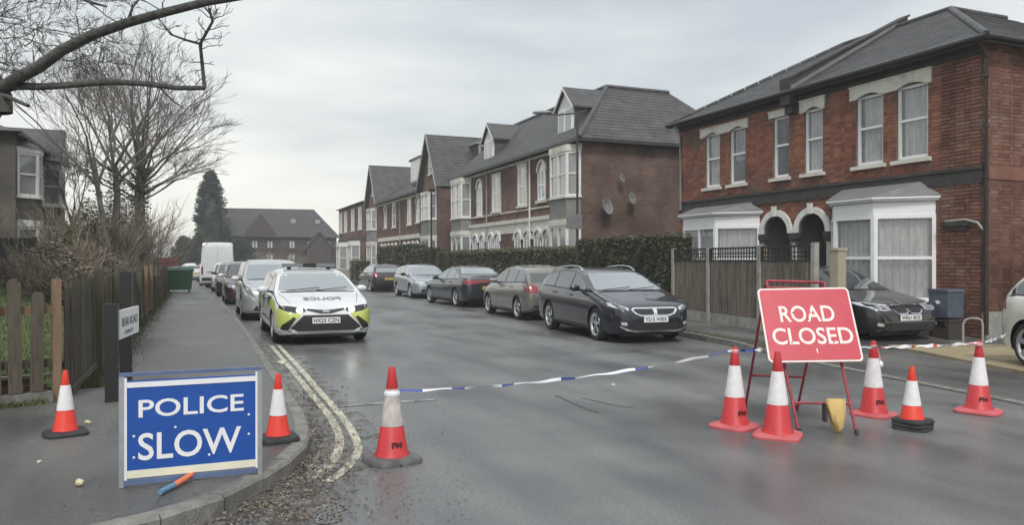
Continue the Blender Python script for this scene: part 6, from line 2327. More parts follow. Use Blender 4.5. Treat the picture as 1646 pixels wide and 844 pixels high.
mb = MB(); mb.box(4.2, 17.4, .3, .42, 6.28, 6.42); mb.build("gutter", 'gutter_black', b3)
pipe(b3, 9.9, .1, 6.3); pipe(b3, 4.3, .1, 6.3, 'gutter_black')
dormer(b3, 9.0, 2.8, 7.5, 9.1, -.9, 2.6, gable=False)
# box dormer on the near gable's side slope
mb = MB(); mb.box(.35, 2.0, -5.2, -2.6, 7.3, 9.15); mb.build("dormer_cheeks", 'slate', b3)
mb = MB(); mb.box(.25, 2.0, -5.35, -2.45, 9.15, 9.28); mb.build("dormer_roof", 'pipe_grey', b3)
mb = MB(); mb.box(.28, .34, -5.15, -5.0, 7.5, 9.1); mb.box(.28, .34, -2.8, -2.65, 7.5, 9.1); mb.box(.28, .34, -5.0, -2.8, 7.5, 7.62); mb.box(.28, .34, -5.0, -2.8, 9.0, 9.1); f_ = mb.build("window", 'pipe_grey', b3)
mb = MB(); mb.quad((.31, -5.0, 7.6), (.31, -2.8, 7.6), (.31, -2.8, 9.0), (.31, -5.0, 9.0)); mb.build("pane", 'gutter_black', f_)
# fourth block
b4 = thing("house_row", "farthest visible red brick row with plain flat eaves and white ground-floor bay", "house", (14.2, 69.4, 0), R(90))
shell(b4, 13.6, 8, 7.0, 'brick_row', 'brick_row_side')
rf = MB(); slates(rf, [(13.9, .3, 7.0), (-.3, .3, 7.0), (3, -4, 8.4), (10.5, -4, 8.4)], gauge=.4, width=.5, th=.03); rf.add([(-.3, .3, 7), (-.3, -8.3, 7), (3, -4, 8.4)], [(0, 1, 2)]); rf.add([(13.9, .3, 7), (10.5, -4, 8.4), (13.9, -8.3, 7)], [(0, 1, 2)])
rf.build("roof", 'slate', b4)
for a in (1.5, 5.0, 8.8, 11.6):
    flat_window(b4, a, a + 1.3, 4.6, 6.5, bars=1)
mb = MB(); mb.box(0, 13.6, 0, .08, 3.6, 3.85); mb.build("band", 'dark_band', b4)
for a in (2.2, 8.6):
    tall_bay(b4, a, a + 3.0, .7, (.8, 3.1), (3.15, 3.4), 3.5, mats=('white_paint', 'white_paint'))
# house closing the view where the road bends
b5_ = thing("brick_house", "broad dark gabled house closing the view where the street bends away", "house", (4.4, 119.5, 0), R(173))
b5_.rotation_euler = (0, 0, R(187)); b5_.location = (19.5, 116, 0)
shell(b5_, 15.2, 9, 5.2, 'far_brick', 'far_brick')
rf = MB(); rf.add([(-.5, .4, 5.1), (15.7, .4, 5.1), (15.0, -4.5, 9.3), (2.2, -4.5, 9.5)], [(1, 0, 3, 2)]); rf.add([(-.5, .4, 5.1), (-.5, -9.4, 5.1), (2.2, -4.5, 9.5)], [(0, 1, 2)]); rf.add([(15.7, .4, 5.1), (15.7, -9.4, 5.1), (15, -4.5, 9.3)], [(0, 2, 1)]); rf.add([(-.5, -9.4, 5.1), (15.7, -9.4, 5.1), (15.0, -4.5, 9.3), (2.2, -4.5, 9.5)], [(0, 1, 2, 3)])
rf.build("roof", 'far_roof', b5_)
mb = MB(); mb.prism([(8.5, .5, 5.0), (13.5, .5, 5.0), (11.0, .5, 8.4)][::-1], (0, -3.5, 0)); mb.build("gable", 'far_roof', b5_)
mb = MB(); mb.prism([(8.9, .52, 5.0), (13.1, .52, 5.0), (11.0, .52, 7.9)][::-1], (0, .02, 0)); mb.build("gable_front", 'far_brick', b5_)
for a, z in ((5.6, 7.2), (2.0, 7.2)):
    bx("rooflight", 'glass_far', b5_, I4, a, a + .7, -1.9, -1.75, z, z + .6)
for a in (1.0, 3.6, 6.2, 9.3, 11.4, 13.2):
    flat_window(b5_, a, a + .8, 1.0, 2.5, mat='render_grey', n0=.001, fr='pipe_grey'); flat_window(b5_, a, a + .7, 3.5, 4.5, mat='far_brick', n0=.001, fr='pipe_grey')
mb = MB(); mb.prism([(1.0, .9, 0), (4.6, .9, 0), (4.6, .9, 3.6), (2.8, .9, 5.8), (1.0, .9, 3.6)][::-1], (0, -2.5, 0)); mb.build("front_wing", 'far_brick', b5_)
mb = MB(); mb.prism([(2.8, 1.1, 6.0), (4.9, 1.1, 3.4), (4.9, 1.1, 3.2), (2.8, 1.1, 5.8), (.7, 1.1, 3.2), (.7, 1.1, 3.4)], (0, -3.5, 0)); mb.build("wing_roof", 'far_roof', b5_)
# garden walls and hedge in front of it
fw = thing("garden_wall", "low dark wall and bushes across the end of the street in front of the far house", "wall", (5, 108, 0), R(7))
bx("wall", 'far_brick', fw, I4, -1, 16, 0, .3, 0, 1.6)

# left-hand houses
lh = thing("bay_fronted_house", "grey-brown house with two white-trimmed canted bays behind the left garden", "house", (-6.1, 33.2, .6), R(-90))
# house space here: x runs toward the camera, y toward the street
def lbay(root, u0, u1, p, z):
    tall_bay(root, u0, u1, p, (z + .8, z + 2.5), (z + 3.55, z + 5.15), z + 5.35, mats=('white_paint', 'brick_left'))


shell(lh, 9.0, 8, 5.75, 'brick_left', 'brick_left')
for o_ in list(lh.children):
    o_.location = (-9.0, 0, 0)
tall_bay(lh, -2.1, -.30, .6, (.55, 2.3), (3.45, 5.1), 5.3, mats=('white_paint', 'brick_left'))
tall_bay(lh, -7.7, -5.4, .62, (.55, 2.3), (3.45, 5.1), 5.3, mats=('white_paint', 'brick_left'))
rf = MB()
slates(rf, [(.4, .25, 5.75), (-9.4, .25, 5.75), (-8.0, -3.0, 6.75), (-1.5, -3.0, 6.75)], gauge=.35, width=.4, th=.02)
rf.add([(.4, .25, 5.75), (-1.5, -3, 6.75), (-1.5, -8.3, 6.75), (.4, -8.3, 5.75)], [(0, 1, 2, 3)]); rf.add([(-9.4, .25, 5.75), (-8.0, -3, 6.75), (-8.0, -8.3, 6.75), (-9.4, -8.3, 5.75)], [(0, 1, 2, 3)])
rf.add([(-1.5, -3, 6.75), (-8.0, -3, 6.75), (-8.0, -8.3, 6.75), (-1.5, -8.3, 6.75)], [(0, 1, 2, 3)])
rf.build("roof", 'slate', lh)
mb = MB(); mb.prism([(-7.9, .72, 5.35), (-5.2, .72, 5.35), (-6.55, .72, 6.9)][::-1], (0, -2.5, 0)); mb.build("bay_gable", 'slate', lh)
mb = MB(); mb.prism([(-7.6, .73, 5.38), (-5.5, .73, 5.38), (-6.55, .73, 6.6)][::-1], (0, .02, 0)); mb.build("gable_front", 'white_paint', lh)
bx("fascia_board", 'gutter_black', lh, I4, -9.3, .35, .16, .27, 5.62, 5.76)
for a_, b_, p_ in ((-2.1, -.30, .6), (-7.7, -5.4, .62)):
    mb = MB()
    mb.add([(a_ - .1, 0, 5.3), (a_ + .45, p_ + .1, 5.3), (b_ - .45, p_ + .1, 5.3), (b_ + .1, 0, 5.3), ((a_ + b_) / 2 - .3, -.02, 5.72), ((a_ + b_) / 2 + .3, -.02, 5.72)], [(0, 1, 4), (1, 2, 5, 4), (2, 3, 5), (3, 2, 1, 0)])
    mb.build("bay_roof", 'slate', lh)
ph_ = thing("rendered_house", "pale rendered house just showing at the left edge of the picture",  "house", (-5.75, 24.6, .6), R(-90))
shell(ph_, 9, 8, 6.6, 'render_cream', 'render_cream')
tall_bay(ph_, 4.0, 6.4, .7, (.8, 2.6), (3.6, 5.2), 5.5, mats=('white_paint', 'render_cream'))
rf = MB(); slates(rf, [(9.3, .5, 6.6), (-.5, .5, 6.6), (1.5, -3.8, 8.9), (8, -3.8, 8.9)], gauge=.35, width=.4, th=.02); rf.add([(-.5, .5, 6.6), (-.5, -8.4, 6.6), (1.5, -3.8, 8.9)], [(0, 1, 2)]); rf.build("roof", 'slate', ph_)
bx("gutter", 'gutter_black', ph_, I4, -.5, 9.3, .5, .62, 6.45, 6.6)

# dark close-boarded fence at the back of the lawn
df = thing("dark_fence", "solid near-black boarded fence across the back of the left lawn", "fence", (-4.65, 28.3, .95), R(180 + 22))
for k in range(26):
    mb = MB(); mb.box(k * .15, k * .15 + .145, -.01 + .006 * (k % 2), .012 + .006 * (k % 2), -.6, 1.38); mb.build("board", 'wood_dark', df)
for k in (0, 1, 2):
    bx("post", 'pipe_grey' if k == 1 else 'wood_dark', df, I4, k * 1.8 - .05, k * 1.8 + .05, -.10, -.012, -.6, 1.42)


# ================================================================== STREET FURNITURE, BINS
lp = thing("street_lamp", "tall thin grey street lamp with a grey plate, in front of the dormered row", "street lamp", (11.2, 21.8, .1), 0)
mb = MB(); mb.tube([(0, 0, 0), (0, 0, 1.1)], .075, 12); mb.tube([(0, 0, 1.1), (0, 0, 6.1)], [.04, .03], 12); mb.build("pole", 'gutter_black', lp, smooth=50)
mb = MB(); mb.tube([(.28, -.1, 6.28), (0, 0, 6.20), (-.5, .3, 6.16), (-1.05, .55, 6.22)], .026, 8); mb.build("arm", 'gutter_black', lp, smooth=50)
mb = MB(); mb.lathe([(.02, -.30), (.09, -.22), (.12, 0), (.09, .25), (.02, .32)], 12, M=frame((-.98, .52, 6.24), (0, 0, 1), (.5, .87, 0)) @ Matrix.Diagonal((.55, 1, 1, 1))); mb.build("lantern", 'pipe_grey', lp, smooth=50)
mb = MB(); mb.box(-.42, .14, -.07, -.055, 2.52, 2.98); mb.build("plate", 'lead', lp)
lp2 = thing("street_lamp", "distant slim dark post standing before the gabled row", "street lamp", (11.0, 37.4, .1), 0)
mb = MB(); mb.tube([(0, 0, 0), (0, 0, 1.0)], .07, 10); mb.tube([(0, 0, 1.0), (0, 0, 5.0)], [.05, .035], 10); mb.build("pole", 'post_black', lp2, smooth=50)
mb = MB(); mb.box(-.16, .16, -.1, .1, 5.0, 5.12); mb.build("lantern", 'post_black', lp2)

wb = thing("wheeled_bin", "large dark green wheeled bin with a dropped lid on the left pavement", "bin", (-.70, 40.2, KZ), R(0))
mb = MB(); mb.add([(-.55, -.42, .12), (.55, -.42, .12), (.55, .42, .12), (-.55, .42, .12), (-.64, -.52, 1.05), (.64, -.52, 1.05), (.64, .52, 1.05), (-.64, .52, 1.05)], [(3, 2, 1, 0), (4, 5, 6, 7), (0, 1, 5, 4), (1, 2, 6, 5), (2, 3, 7, 6), (3, 0, 4, 7)])
mb.box(-.67, .67, -.55, .55, 1.0, 1.06); mb.build("body", 'bin_green', wb)
mb = MB(); mb.add([(-.67, -.56, 1.065), (.67, -.56, 1.065), (.67, .55, 1.065), (-.67, .55, 1.065), (-.62, -.35, 1.18), (.62, -.35, 1.18), (.62, .5, 1.24), (-.62, .5, 1.24)], [(4, 5, 6, 7), (0, 1, 5, 4), (1, 2, 6, 5), (2, 3, 7, 6), (3, 0, 4, 7)]); mb.build("lid", 'bin_green', wb)
for x in (-.45, .45):
    for y in (-.35, .35):
        mb = MB(); mb.lathe([(.08, -.03), (.08, .03)], 12, M=Matrix.Translation((x, y, .08)) @ Matrix.Rotation(R(90), 4, 'Y')); mb.build("wheel", 'rubber_black', wb)
rb_ = thing("red_bin", "dull red container behind the green bin on the left pavement", "bin", (-1.35, 47.0, KZ), 0)
mb = MB(); mb.add([(-.42, -.4, .1), (.42, -.4, .1), (.42, .4, .1), (-.42, .4, .1), (-.5, -.48, 1.55), (.5, -.48, 1.55), (.5, .48, 1.55), (-.5, .48, 1.55)], [(3, 2, 1, 0), (4, 5, 6, 7), (0, 1, 5, 4), (1, 2, 6, 5), (2, 3, 7, 6), (3, 0, 4, 7)]); mb.build("body", 'bin_red', rb_)
mb = MB(); mb.box(-.53, .53, -.51, .51, 1.55, 1.68); mb.build("lid", 'bin_red', rb_)


# ================================================================== HEDGES
def hedge(label, x0, x1, y0, y1, h, seed, dens=230, mat='hedge_leaf', round_=.25, ls=.035):
    t = thing("hedge", label, "hedge", ((x0 + x1) / 2, (y0 + y1) / 2, 0), 0, "hedges along the right pavement")
    rnd = random.Random(seed)
    w, l = (x1 - x0) / 2, (y1 - y0) / 2
    ph = [rnd.uniform(0, 6.28) for _ in range(8)]

    def bulge(u, v):
        return .07 * math.sin(u * 2.1 + ph[0]) + .05 * math.sin(u * 4.7 + v * 2 + ph[1]) + .04 * math.sin(v * 5 + ph[2]) + .03 * math.sin(u * 9 + ph[3] + v * 7)

    def surf(face, a, b):
        """face 0 = west (toward road), 1 = south end, 2 = top"""
        if face == 0:
            y = -l + 2 * l * a; z = h * b
            rr = max(0, b - (1 - round_ / h)) * h / round_
            return Vector((-w - bulge(y, z) + .3 * round_ * rr * rr, y, z)), Vector((-1, 0, .25))
        if face == 1:
            x = -w + 2 * w * a; z = h * b
            rr = max(0, b - (1 - round_ / h)) * h / round_
            return Vector((x, -l - bulge(x, z) + round_ * rr * rr, z)), Vector((0, -1, .25))
        x = -w + 2 * w * a; y = -l + 2 * l * b
        return Vector((x, y, h + .5 * bulge(y, x) - .12 * abs(2 * a - 1) ** 3)), Vector((0, 0, 1))
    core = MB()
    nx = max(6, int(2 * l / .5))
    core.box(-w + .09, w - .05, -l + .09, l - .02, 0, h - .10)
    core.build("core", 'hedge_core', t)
    mb = MB()
    areas = [2 * l * h, 2 * w * h, 2 * w * 2 * l]
    for f_, A in enumerate(areas):
        for _ in range(int(A * dens * (1 if f_ < 2 else .6))):
            p, n = surf(f_, rnd.random(), rnd.random())
            p = p - n * abs(rnd.gauss(0, .05)) + n * .01
            M = Matrix.Translation(p) @ Matrix.Rotation(rnd.uniform(0, 6.28), 4, 'Z') @ Matrix.Rotation(rnd.uniform(-1.3, 1.3), 4, 'X')
            s = ls * rnd.uniform(.6, 1.5)
            mb.add([M @ Vector((-s, 0, 0)), M @ Vector((0, -s * .6, s * .2)), M @ Vector((s, 0, 0)), M @ Vector((0, s * .6, s * .2))], [(0, 1, 2, 3)])
    mb.build("foliage", mat, t, kind="stuff")
    return t


hedge("tall clipped dark green hedge nearest the fence, behind the black estate", 11.95, 12.95, 18.0, 23.4, 2.38, 1, dens=520)
hedge("clipped hedge segment just beyond the nearest one, behind the gold hatchback", 12.0, 13.4, 23.6, 27.2, 2.12, 2, dens=420)
hedge("long level hedge behind the dark blue saloon", 12.0, 13.2, 27.4, 40.0, 2.12, 3, dens=260, ls=.045)
hedge("rounded hedge segment behind the pale silver hatchback", 12.0, 13.0, 40.3, 45.2, 2.35, 4, dens=220, ls=.05)
hedge("farthest square-cut hedge before the gabled row", 12.0, 13.2, 45.5, 54.5, 2.65, 5, dens=180, ls=.06)
dw = thing("garden_wall", "low rendered garden wall beyond the last hedge by the far row", "wall", (12.4, 61, 0), R(90))
bx("wall", 'render_cream', dw, I4, -5.5, 22, -.1, .1, 0, .9)
bush = hedge("dark round bush by the far row's white bay", 11.0, 12.2, 57.5, 59.5, 1.7, 6, dens=160, ls=.06)
bush["group"] = ""
del bush["group"]


# ================================================================== TREES
def limb(mb, pts, r0, r1, n=6):
    k = len(pts)
    mb.tube(pts, [r0 + (r1 - r0) * i / (k - 1) for i in range(k)], n, cap=False)


WANDER = [1.0]


def grow(mb, tw, p, d, length, r, depth, rnd, up=.25, spread=.55, minr=.006, droop=0.0, kids=3, shrink=.72):
    """a branch that wanders, then forks; the finest ones go to the twig mesh"""
    seg = (3 if depth > 1 else 2) + (WANDER[0] > 2)
    pts = [Vector(p)]
    d = Vector(d).normalized()
    for i in range(seg):
        d = (d + Vector((rnd.gauss(0, .10 * WANDER[0]), rnd.gauss(0, .10 * WANDER[0]), rnd.gauss(0, .07 * WANDER[0]) + up * .12 - droop * .1))).normalized()
        pts.append(pts[-1] + d * length / seg)
    r1 = max(minr * .6, r * .62)
    limb(mb if depth > 2 else tw, pts, r, r1, 6 if depth > 3 else (4 if depth > 1 else 3))
    if depth <= 0:
        return
    n = kids if depth > 1 else kids
    for k in range(n):
        t = 1.0 if k == 0 else rnd.uniform(.35, .95)
        idx = t * seg
        i = min(seg - 1, int(idx))
        q = pts[i].lerp(pts[i + 1], idx - i)
        a = rnd.uniform(0, 6.28)
        side = Vector((math.cos(a), math.sin(a), rnd.uniform(-.25, .4)))
        nd = (d + side * (spread * rnd.uniform(.5, 1.2) if k else spread * .35) + Vector((0, 0, up))).normalized()
        grow(mb, tw, q, nd, length * shrink * rnd.uniform(.75, 1.1), max(minr, r1 * (.9 if k == 0 else .65)), depth - 1, rnd, up, spread, minr, droop, kids, shrink)


def bare_tree(label, loc, trunk_pts, r0, stems, depth, length, seed, up=.22, spread=.5, kids=3, ivy=0, mat='bark_far', minr=.008, name="bare_tree", fork_r=.5):
    t = thing(name, label, "tree", loc)
    rnd = random.Random(seed)
    tr = MB(); br = MB(); tw = MB()
    limb(tr, trunk_pts, r0, r0 * fork_r, 10)
    tr.build("trunk", mat, t, smooth=60)
    tp = Vector(trunk_pts[-1])
    for (dx, dy, dz, l, r_, tt) in stems:
        idx = tt * (len(trunk_pts) - 1); i = min(len(trunk_pts) - 2, int(idx))
        q = Vector(trunk_pts[i]).lerp(Vector(trunk_pts[i + 1]), idx - i)
        grow(br, tw, q, (dx, dy, dz), l, r_, depth, rnd, up, spread, minr, kids=kids)
    br.build("branches", mat, t, smooth=60)
    tw.build("twigs", mat, t, kind="stuff")
    if ivy:
        mb = MB()
        for _ in range(ivy):
            i = rnd.random() ** .8
            k = i * (len(trunk_pts) - 1); j = min(len(trunk_pts) - 2, int(k))
            q = Vector(trunk_pts[j]).lerp(Vector(trunk_pts[j + 1]), k - j)
            a = rnd.uniform(0, 6.28); rr = r0 * 1.0 + abs(rnd.gauss(0, .12))
            q += Vector((math.cos(a) * rr, math.sin(a) * rr, 0))
            M = Matrix.Translation(q) @ Matrix.Rotation(rnd.uniform(0, 6.28), 4, 'Z') @ Matrix.Rotation(rnd.uniform(-1.2, 1.2), 4, 'X')
            s = rnd.uniform(.03, .07)
            mb.add([M @ Vector((-s, 0, 0)), M @ Vector((0, -s * .6, 0)), M @ Vector((s, 0, 0)), M @ Vector((0, s * .6, 0))], [(0, 1, 2, 3)])
        mb.build("ivy", 'ivy', t, kind="stuff")
    return t


# big multi-stemmed tree (widest crown)
rnd = random.Random(21)
st = []
for k in range(22):
    a = k * 2.399 + rnd.uniform(-.2, .2)
    f_ = (k + .5) / 22
    tl_ = .08 + 1.9 * f_
    st.append((math.cos(a) * tl_, math.sin(a) * tl_, 1, 2.55 - .75 * f_ + rnd.uniform(-.15, .15), .085 - .04 * f_, 1.0 - .45 * f_ * rnd.uniform(.6, 1)))
bare_tree("widest bare tree with an ivy-clad trunk and fan-shaped crown behind the left fence", (-2.2, 37.2, .3), [(0, 0, 0), (.05, 0, 2), (-.03, .05, 4), (.05, 0, 5.4)], .27, st, 5, 2.2, 5, up=.03, spread=.85, kids=3, ivy=2600, fork_r=.7, minr=.006)
st = []
for k in range(6):
    a = k * 2 * math.pi / 6 + rnd.uniform(-.2, .2); tl_ = rnd.uniform(.3, .9)
    st.append((math.cos(a) * tl_, math.sin(a) * tl_, 1, rnd.uniform(1.7, 2.3), .06, rnd.uniform(.7, 1.0)))
bare_tree("middle bare tree with a straight ivy-flecked trunk left of the widest one", (-2.6, 31.0, .4), [(0, 0, 0), (-.05, 0, 2), (.03, .05, 3.6), (-.05, 0, 4.6)], .17, st, 5, 2.0, 8, up=.08, spread=.75, kids=3, ivy=900, minr=.006)
st = []
for k in range(4):
    a = k * 2 * math.pi / 4 + rnd.uniform(-.3, .3); tl_ = rnd.uniform(.3, .8)
    st.append((math.cos(a) * tl_ - .15, math.sin(a) * tl_, 1, rnd.uniform(1.8, 2.4), .05, rnd.uniform(.55, 1.0)))
bare_tree("slim bare tree leaning left, leftmost of the garden trees beyond the lawn", (-2.55, 27.6, .4), [(.15, 0, 0), (0, 0, 1.6), (-.25, .05, 3.2), (-.42, 0, 4.4)], .12, st, 5, 1.9, 12, up=.1, spread=.7, kids=3, ivy=200, minr=.006)
st = [(.3, 0, 1, 1.5, .05, 1), (-.3, .2, 1, 1.5, .05, 1), (0, -.3, 1, 1.4, .05, .8)]
bare_tree("small pale bare tree between the bay-fronted house and the leaning tree", (-5.0, 38.5, .8), [(0, 0, 0), (0, .1, 1.5), (.05, 0, 2.4)], .09, st, 5, 1.6, 14, up=.12, spread=.6, kids=3)

# near tree: limbs reaching in at top left
def P3(px, py, d):
    return vc((px - 823) / FPX * d, d, EYE - (py - 420) * d / FPX)


WANDER[0] = 3.2
nt_ = thing("bare_tree", "close bare tree whose two thick limbs reach in across the top left corner", "tree", (0, 0, 0))
rnd = random.Random(77)
tr = MB(); br = MB(); tw = MB()
base = Vector((-3.2, 8.9, .2))
fork = P3(-8, 148, 8.4)
limb(tr, [base, base.lerp(fork, .45) + Vector((-.12, 0, 0)), fork, P3(-60, 60, 8.6), P3(-90, -120, 8.8)], .21, .13, 12)
tr.build("trunk", 'bark', nt_, smooth=60)
l1 = [P3(-8, 148, 8.4), P3(30, 124, 8.2), P3(62, 108, 8.1), P3(100, 80, 8.0), P3(150, 55, 7.9), P3(205, 36, 7.8), P3(262, 20, 7.7), P3(330, 3, 7.6), P3(410, -10, 7.5), P3(520, -40, 7.4)]
l2 = [P3(-8, 146, 8.4), P3(30, 138, 8.3), P3(70, 139, 8.2), P3(125, 135, 8.15), P3(180, 131, 8.1), P3(235, 134, 8.0), P3(285, 141, 8.0), P3(329, 141, 8.0)]
l3 = [P3(329, 141, 8.0), P3(326, 110, 8.0), P3(322, 70, 7.95), P3(332, 52, 7.9), P3(342, 34, 7.85), P3(336, 12, 7.8)]
l4 = [P3(322, 70, 7.95), P3(300, 64, 7.9), P3(275, 55, 7.9), P3(262, 38, 7.85)]
l5 = [P3(255, 137, 8.0), P3(266, 150, 8.0), P3(280, 163, 7.95), P3(296, 174, 7.9)]
l6 = [P3(-8, 150, 8.4), P3(15, 156, 8.2), P3(46, 170, 8.0)]
l7 = [P3(115, -10, 8.0), P3(150, 4, 8.0), P3(172, 10, 8.0)]
l8 = [P3(205, 34, 7.8), P3(214, 10, 7.8), P3(232, -12, 7.8)]
for l, a, b in ((l1, .068, .034), (l2, .045, .024), (l3, .020, .012), (l4, .014, .007), (l5, .013, .007), (l6, .032, .018), (l7, .022, .010), (l8, .014, .008)):
    limb(br, l, a, b, 8)
limb(br, [fork + Vector((-.05, 0, -.05)), P3(4, 168, 8.3), P3(6, 182, 8.3)], .13, .09, 8)


def twiglets(path, n, ln, r_, depth=2, updir=(0, 0, 1), lo=.1):
    for _ in range(n):
        t = rnd.uniform(lo, 1) * (len(path) - 1); i = min(len(path) - 2, int(t))
        q = path[i].lerp(path[i + 1], t - i)
        a = rnd.uniform(0, 6.28)
        d = Vector((math.cos(a), math.sin(a) * .6, rnd.uniform(-.2, 1.1))) + Vector(updir) * .3
        grow(br, tw, q, d, ln * rnd.uniform(.5, 1.2), r_, depth, rnd, up=.08, spread=.7, minr=.0028, kids=3, shrink=.7)


twiglets(l1, 16, .28, .007, 3); twiglets(l2, 9, .14, .005, 2); twiglets(l3, 16, .14, .006, 2); twiglets(l4, 8, .16, .005, 2)
for _ in range(26):
    q = P3(rnd.uniform(-60, 120), rnd.uniform(-10, 120), rnd.uniform(8.2, 9.4))
    grow(br, tw, q, (rnd.uniform(.5, 1), rnd.uniform(-.3, .3), rnd.uniform(-.3, .5)), rnd.uniform(.26, .42), .007, 4, rnd, up=.02, spread=.75, minr=.0026, kids=3, shrink=.75)
br.build("branches", 'bark', nt_, smooth=60)
tw.build("twigs", 'bark', nt_, kind="stuff")


WANDER[0] = 1.4
# bramble and shrub thicket behind the left fence
def shrub(label, loc, h, w, seed, mat='twig_brown', leaves=0, leafmat='leaf_olive', n=60):
    t = thing("shrub", label, "shrub", loc)
    rnd = random.Random(seed)
    st_, tw = MB(), MB()
    for _ in range(n):
        a = rnd.uniform(0, 6.28); rr = w * .35 * rnd.random() ** .5
        p = Vector((math.cos(a) * rr, math.sin(a) * rr, 0))
        d = Vector((math.cos(a) * rnd.uniform(.1, .75), math.sin(a) * rnd.uniform(.1, .75), 1))
        grow(st_, tw, p, d, h * rnd.uniform(.28, .48), .016, 3, rnd, up=.1, spread=.75, minr=.007, kids=3, shrink=.68)
    st_.build("stems", mat, t)
    tw.build("twigs", mat, t, kind="stuff")
    if leaves:
        mb = MB()
        for _ in range(leaves):
            a = rnd.uniform(0, 6.28); el = rnd.random() ** .7
            rr = w * .5 * math.sin(math.pi * min(.95, .15 + .8 * el)) * rnd.random() ** .4
            p = (math.cos(a) * rr, math.sin(a) * rr, h * el * rnd.uniform(.6, 1))
            M = Matrix.Translation(p) @ Matrix.Rotation(rnd.uniform(0, 6.28), 4, 'Z') @ Matrix.Rotation(rnd.uniform(-1.2, 1.2), 4, 'X')
            s = rnd.uniform(.03, .065)
            mb.add([M @ Vector((-s, 0, 0)), M @ Vector((0, -s * .5, 0)), M @ Vector((s, 0, 0)), M @ Vector((0, s * .5, 0))], [(0, 1, 2, 3)])
        mb.build("foliage", leafmat, t, kind="stuff")


shrub("tallest rust-brown twiggy bush rounding out below the widest bare tree", (-2.75, 32.0, .3), 4.1, 2.9, 1, n=90, leaves=7500, leafmat='twig_brown')
shrub("olive-green tall shrub below the middle bare tree", (-3.3, 29.5, .5), 3.3, 2.4, 2, n=70, leaves=5200)
shrub("yellow-green shrub below the leaning bare tree", (-3.6, 26.5, .5), 2.3, 1.9, 3, n=45, leaves=2000)
shrub("brown bramble mound at the back of the lawn beside the dark fence", (-3.7, 24.6, .5), 1.75, 2.3, 4, n=60, leaves=4600, leafmat='twig_brown')
shrub("grey-brown bramble mound close behind the left picket fence", (-3.0, 22.6, .35), 1.45, 2.0, 5, n=60, leaves=4200, leafmat='twig_brown')
shrub("brown bramble tangle farther along behind the left picket fence", (-2.7, 27.5, .3), 1.8, 2.2, 6, n=60, leaves=6000, leafmat='twig_brown')
shrub("dark bramble tangle beyond the rust-brown bush along the pavement", (-3.2, 41.0, .2), 2.6, 2.0, 7, n=50, leaves=2600, leafmat='leaf_olive')


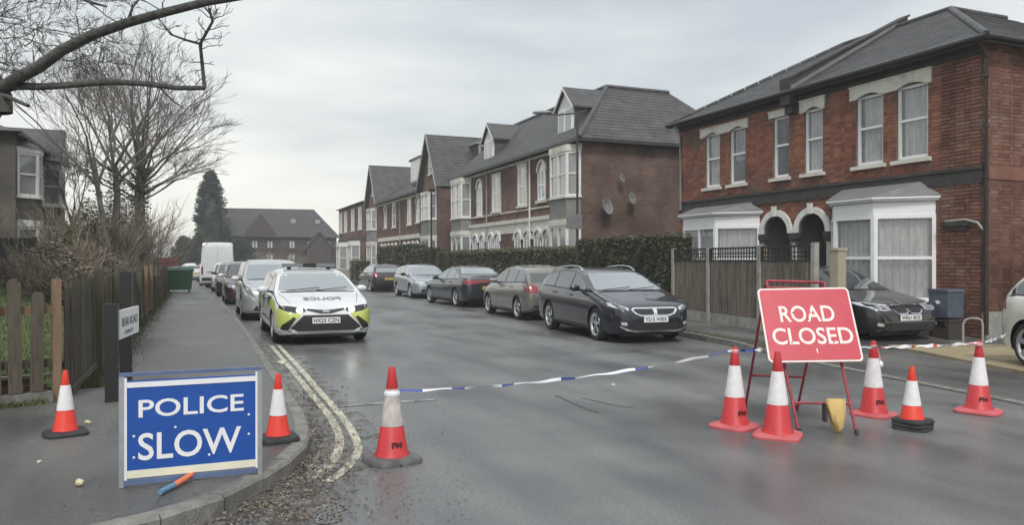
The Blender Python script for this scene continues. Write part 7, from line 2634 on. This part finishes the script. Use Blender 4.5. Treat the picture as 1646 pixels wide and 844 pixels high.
def conifer(label, loc, h, w, seed, n=9000):
    t = thing("conifer_tree", label, "tree", loc)
    rnd = random.Random(seed)
    mb = MB(); mb.tube([(0, 0, 0), (0, 0, h * .95)], [.28, .04], 8); mb.build("trunk", 'bark_far', t)
    mb = MB(); mb.lathe([(w * .22, .3), (w * .34, h * .15), (w * .33, h * .5), (w * .22, h * .75), (w * .08, h * .92)], 14); mb.build("inner_foliage", 'conifer_leaf', t)
    mb = MB()
    clumps = []
    for _ in range(230):
        u = rnd.random()
        rmax = w / 2 * min(1.0, ((1 - u) * 2.1 + .03)) ** .6 * (.75 + .25 * min(1, u * 4)) * rnd.uniform(.55, 1.05)
        a = rnd.uniform(0, 6.28)
        clumps.append((math.cos(a) * rmax * .85, math.sin(a) * rmax * .85, h * (.06 + .93 * u), rnd.uniform(.35, .7) * w / 5))
    for _ in range(n):
        c = rnd.choice(clumps)
        p = Vector((rnd.gauss(0, 1), rnd.gauss(0, 1), rnd.gauss(0, 1.2))).normalized() * c[3] * rnd.uniform(.6, 1)
        p += Vector(c[:3])
        M = Matrix.Translation(p) @ Matrix.Rotation(rnd.uniform(0, 6.28), 4, 'Z') @ Matrix.Rotation(rnd.uniform(-1.2, 1.2), 4, 'X')
        s = rnd.uniform(.10, .22)
        mb.add([M @ Vector((-s, 0, 0)), M @ Vector((0, -s * .4, 0)), M @ Vector((s, 0, -.05)), M @ Vector((0, s * .4, 0))], [(0, 1, 2, 3)])
    mb.build("foliage", 'conifer_leaf', t, kind="stuff")
    return t


conifer("tall dark green conifer beyond the end of the left-hand row", (2.0, 112, 0), 13.6, 5.0, 1, 26000)
conifer("low dark evergreen at the foot of the tall conifer, left of the van", (-1.2, 106, 0), 4.6, 4.0, 2, 7000)
conifer("squat dark evergreen between the tall conifer and the far house", (5.2, 104, 0), 4.2, 5.0, 3, 8000)

shrub("wide bare brown bush in front of the far house, right of the van", (7.0, 103, 0), 3.2, 4.5, 11, n=40, leaves=2500, leafmat='twig_brown')
shrub("bare brown bush before the right half of the far house", (12.0, 105, 0), 2.8, 4.0, 12, n=36, leaves=2200, leafmat='twig_brown')
# roofline of trees far off, closing gaps at the horizon
mb = MB()
rnd = random.Random(9)
for _ in range(9000):
    a = rnd.uniform(-60, 75)
    x, y = a, rnd.uniform(150, 190)
    hmax = 4.5 + 2.5 * math.sin(a * .21) + 1.5 * math.sin(a * .53 + 1)
    z = rnd.random() ** .7 * hmax
    s = rnd.uniform(.3, .9)
    an = rnd.uniform(0, 3.14)
    dx, dy = math.cos(an) * s, math.sin(an) * s
    mb.add([(x - dx, y - dy, z), (x + dx, y + dy, z - .1), (x + dy * .3, y, z + s), (x - dy * .3, y, z + s * .8)], [(0, 1, 2, 3)])
mb.build("distant_trees", 'twig_brown', kind="stuff")

# ================================================================== THE AIR
# faint winter mist: one even volume round everything, sky outside it
mb = MB()
mb.box(-950, 950, -350, 1550, -1.2, 16.0)
hz = mb.build("haze", "earth", kind="stuff")
hm = bpy.data.materials.new("haze")
hm.use_nodes = True
for n in list(hm.node_tree.nodes):
    if n.type != 'OUTPUT_MATERIAL':
        hm.node_tree.nodes.remove(n)
pv_ = hm.node_tree.nodes.new("ShaderNodeVolumePrincipled")
pv_.inputs["Color"].default_value = (0.86, 0.88, 0.9, 1)
pv_.inputs["Density"].default_value = 0.0014
hm.node_tree.links.new(pv_.outputs[0], hm.node_tree.nodes["Material Output"].inputs["Volume"])
hz.data.materials.clear()
hz.data.materials.append(hm)
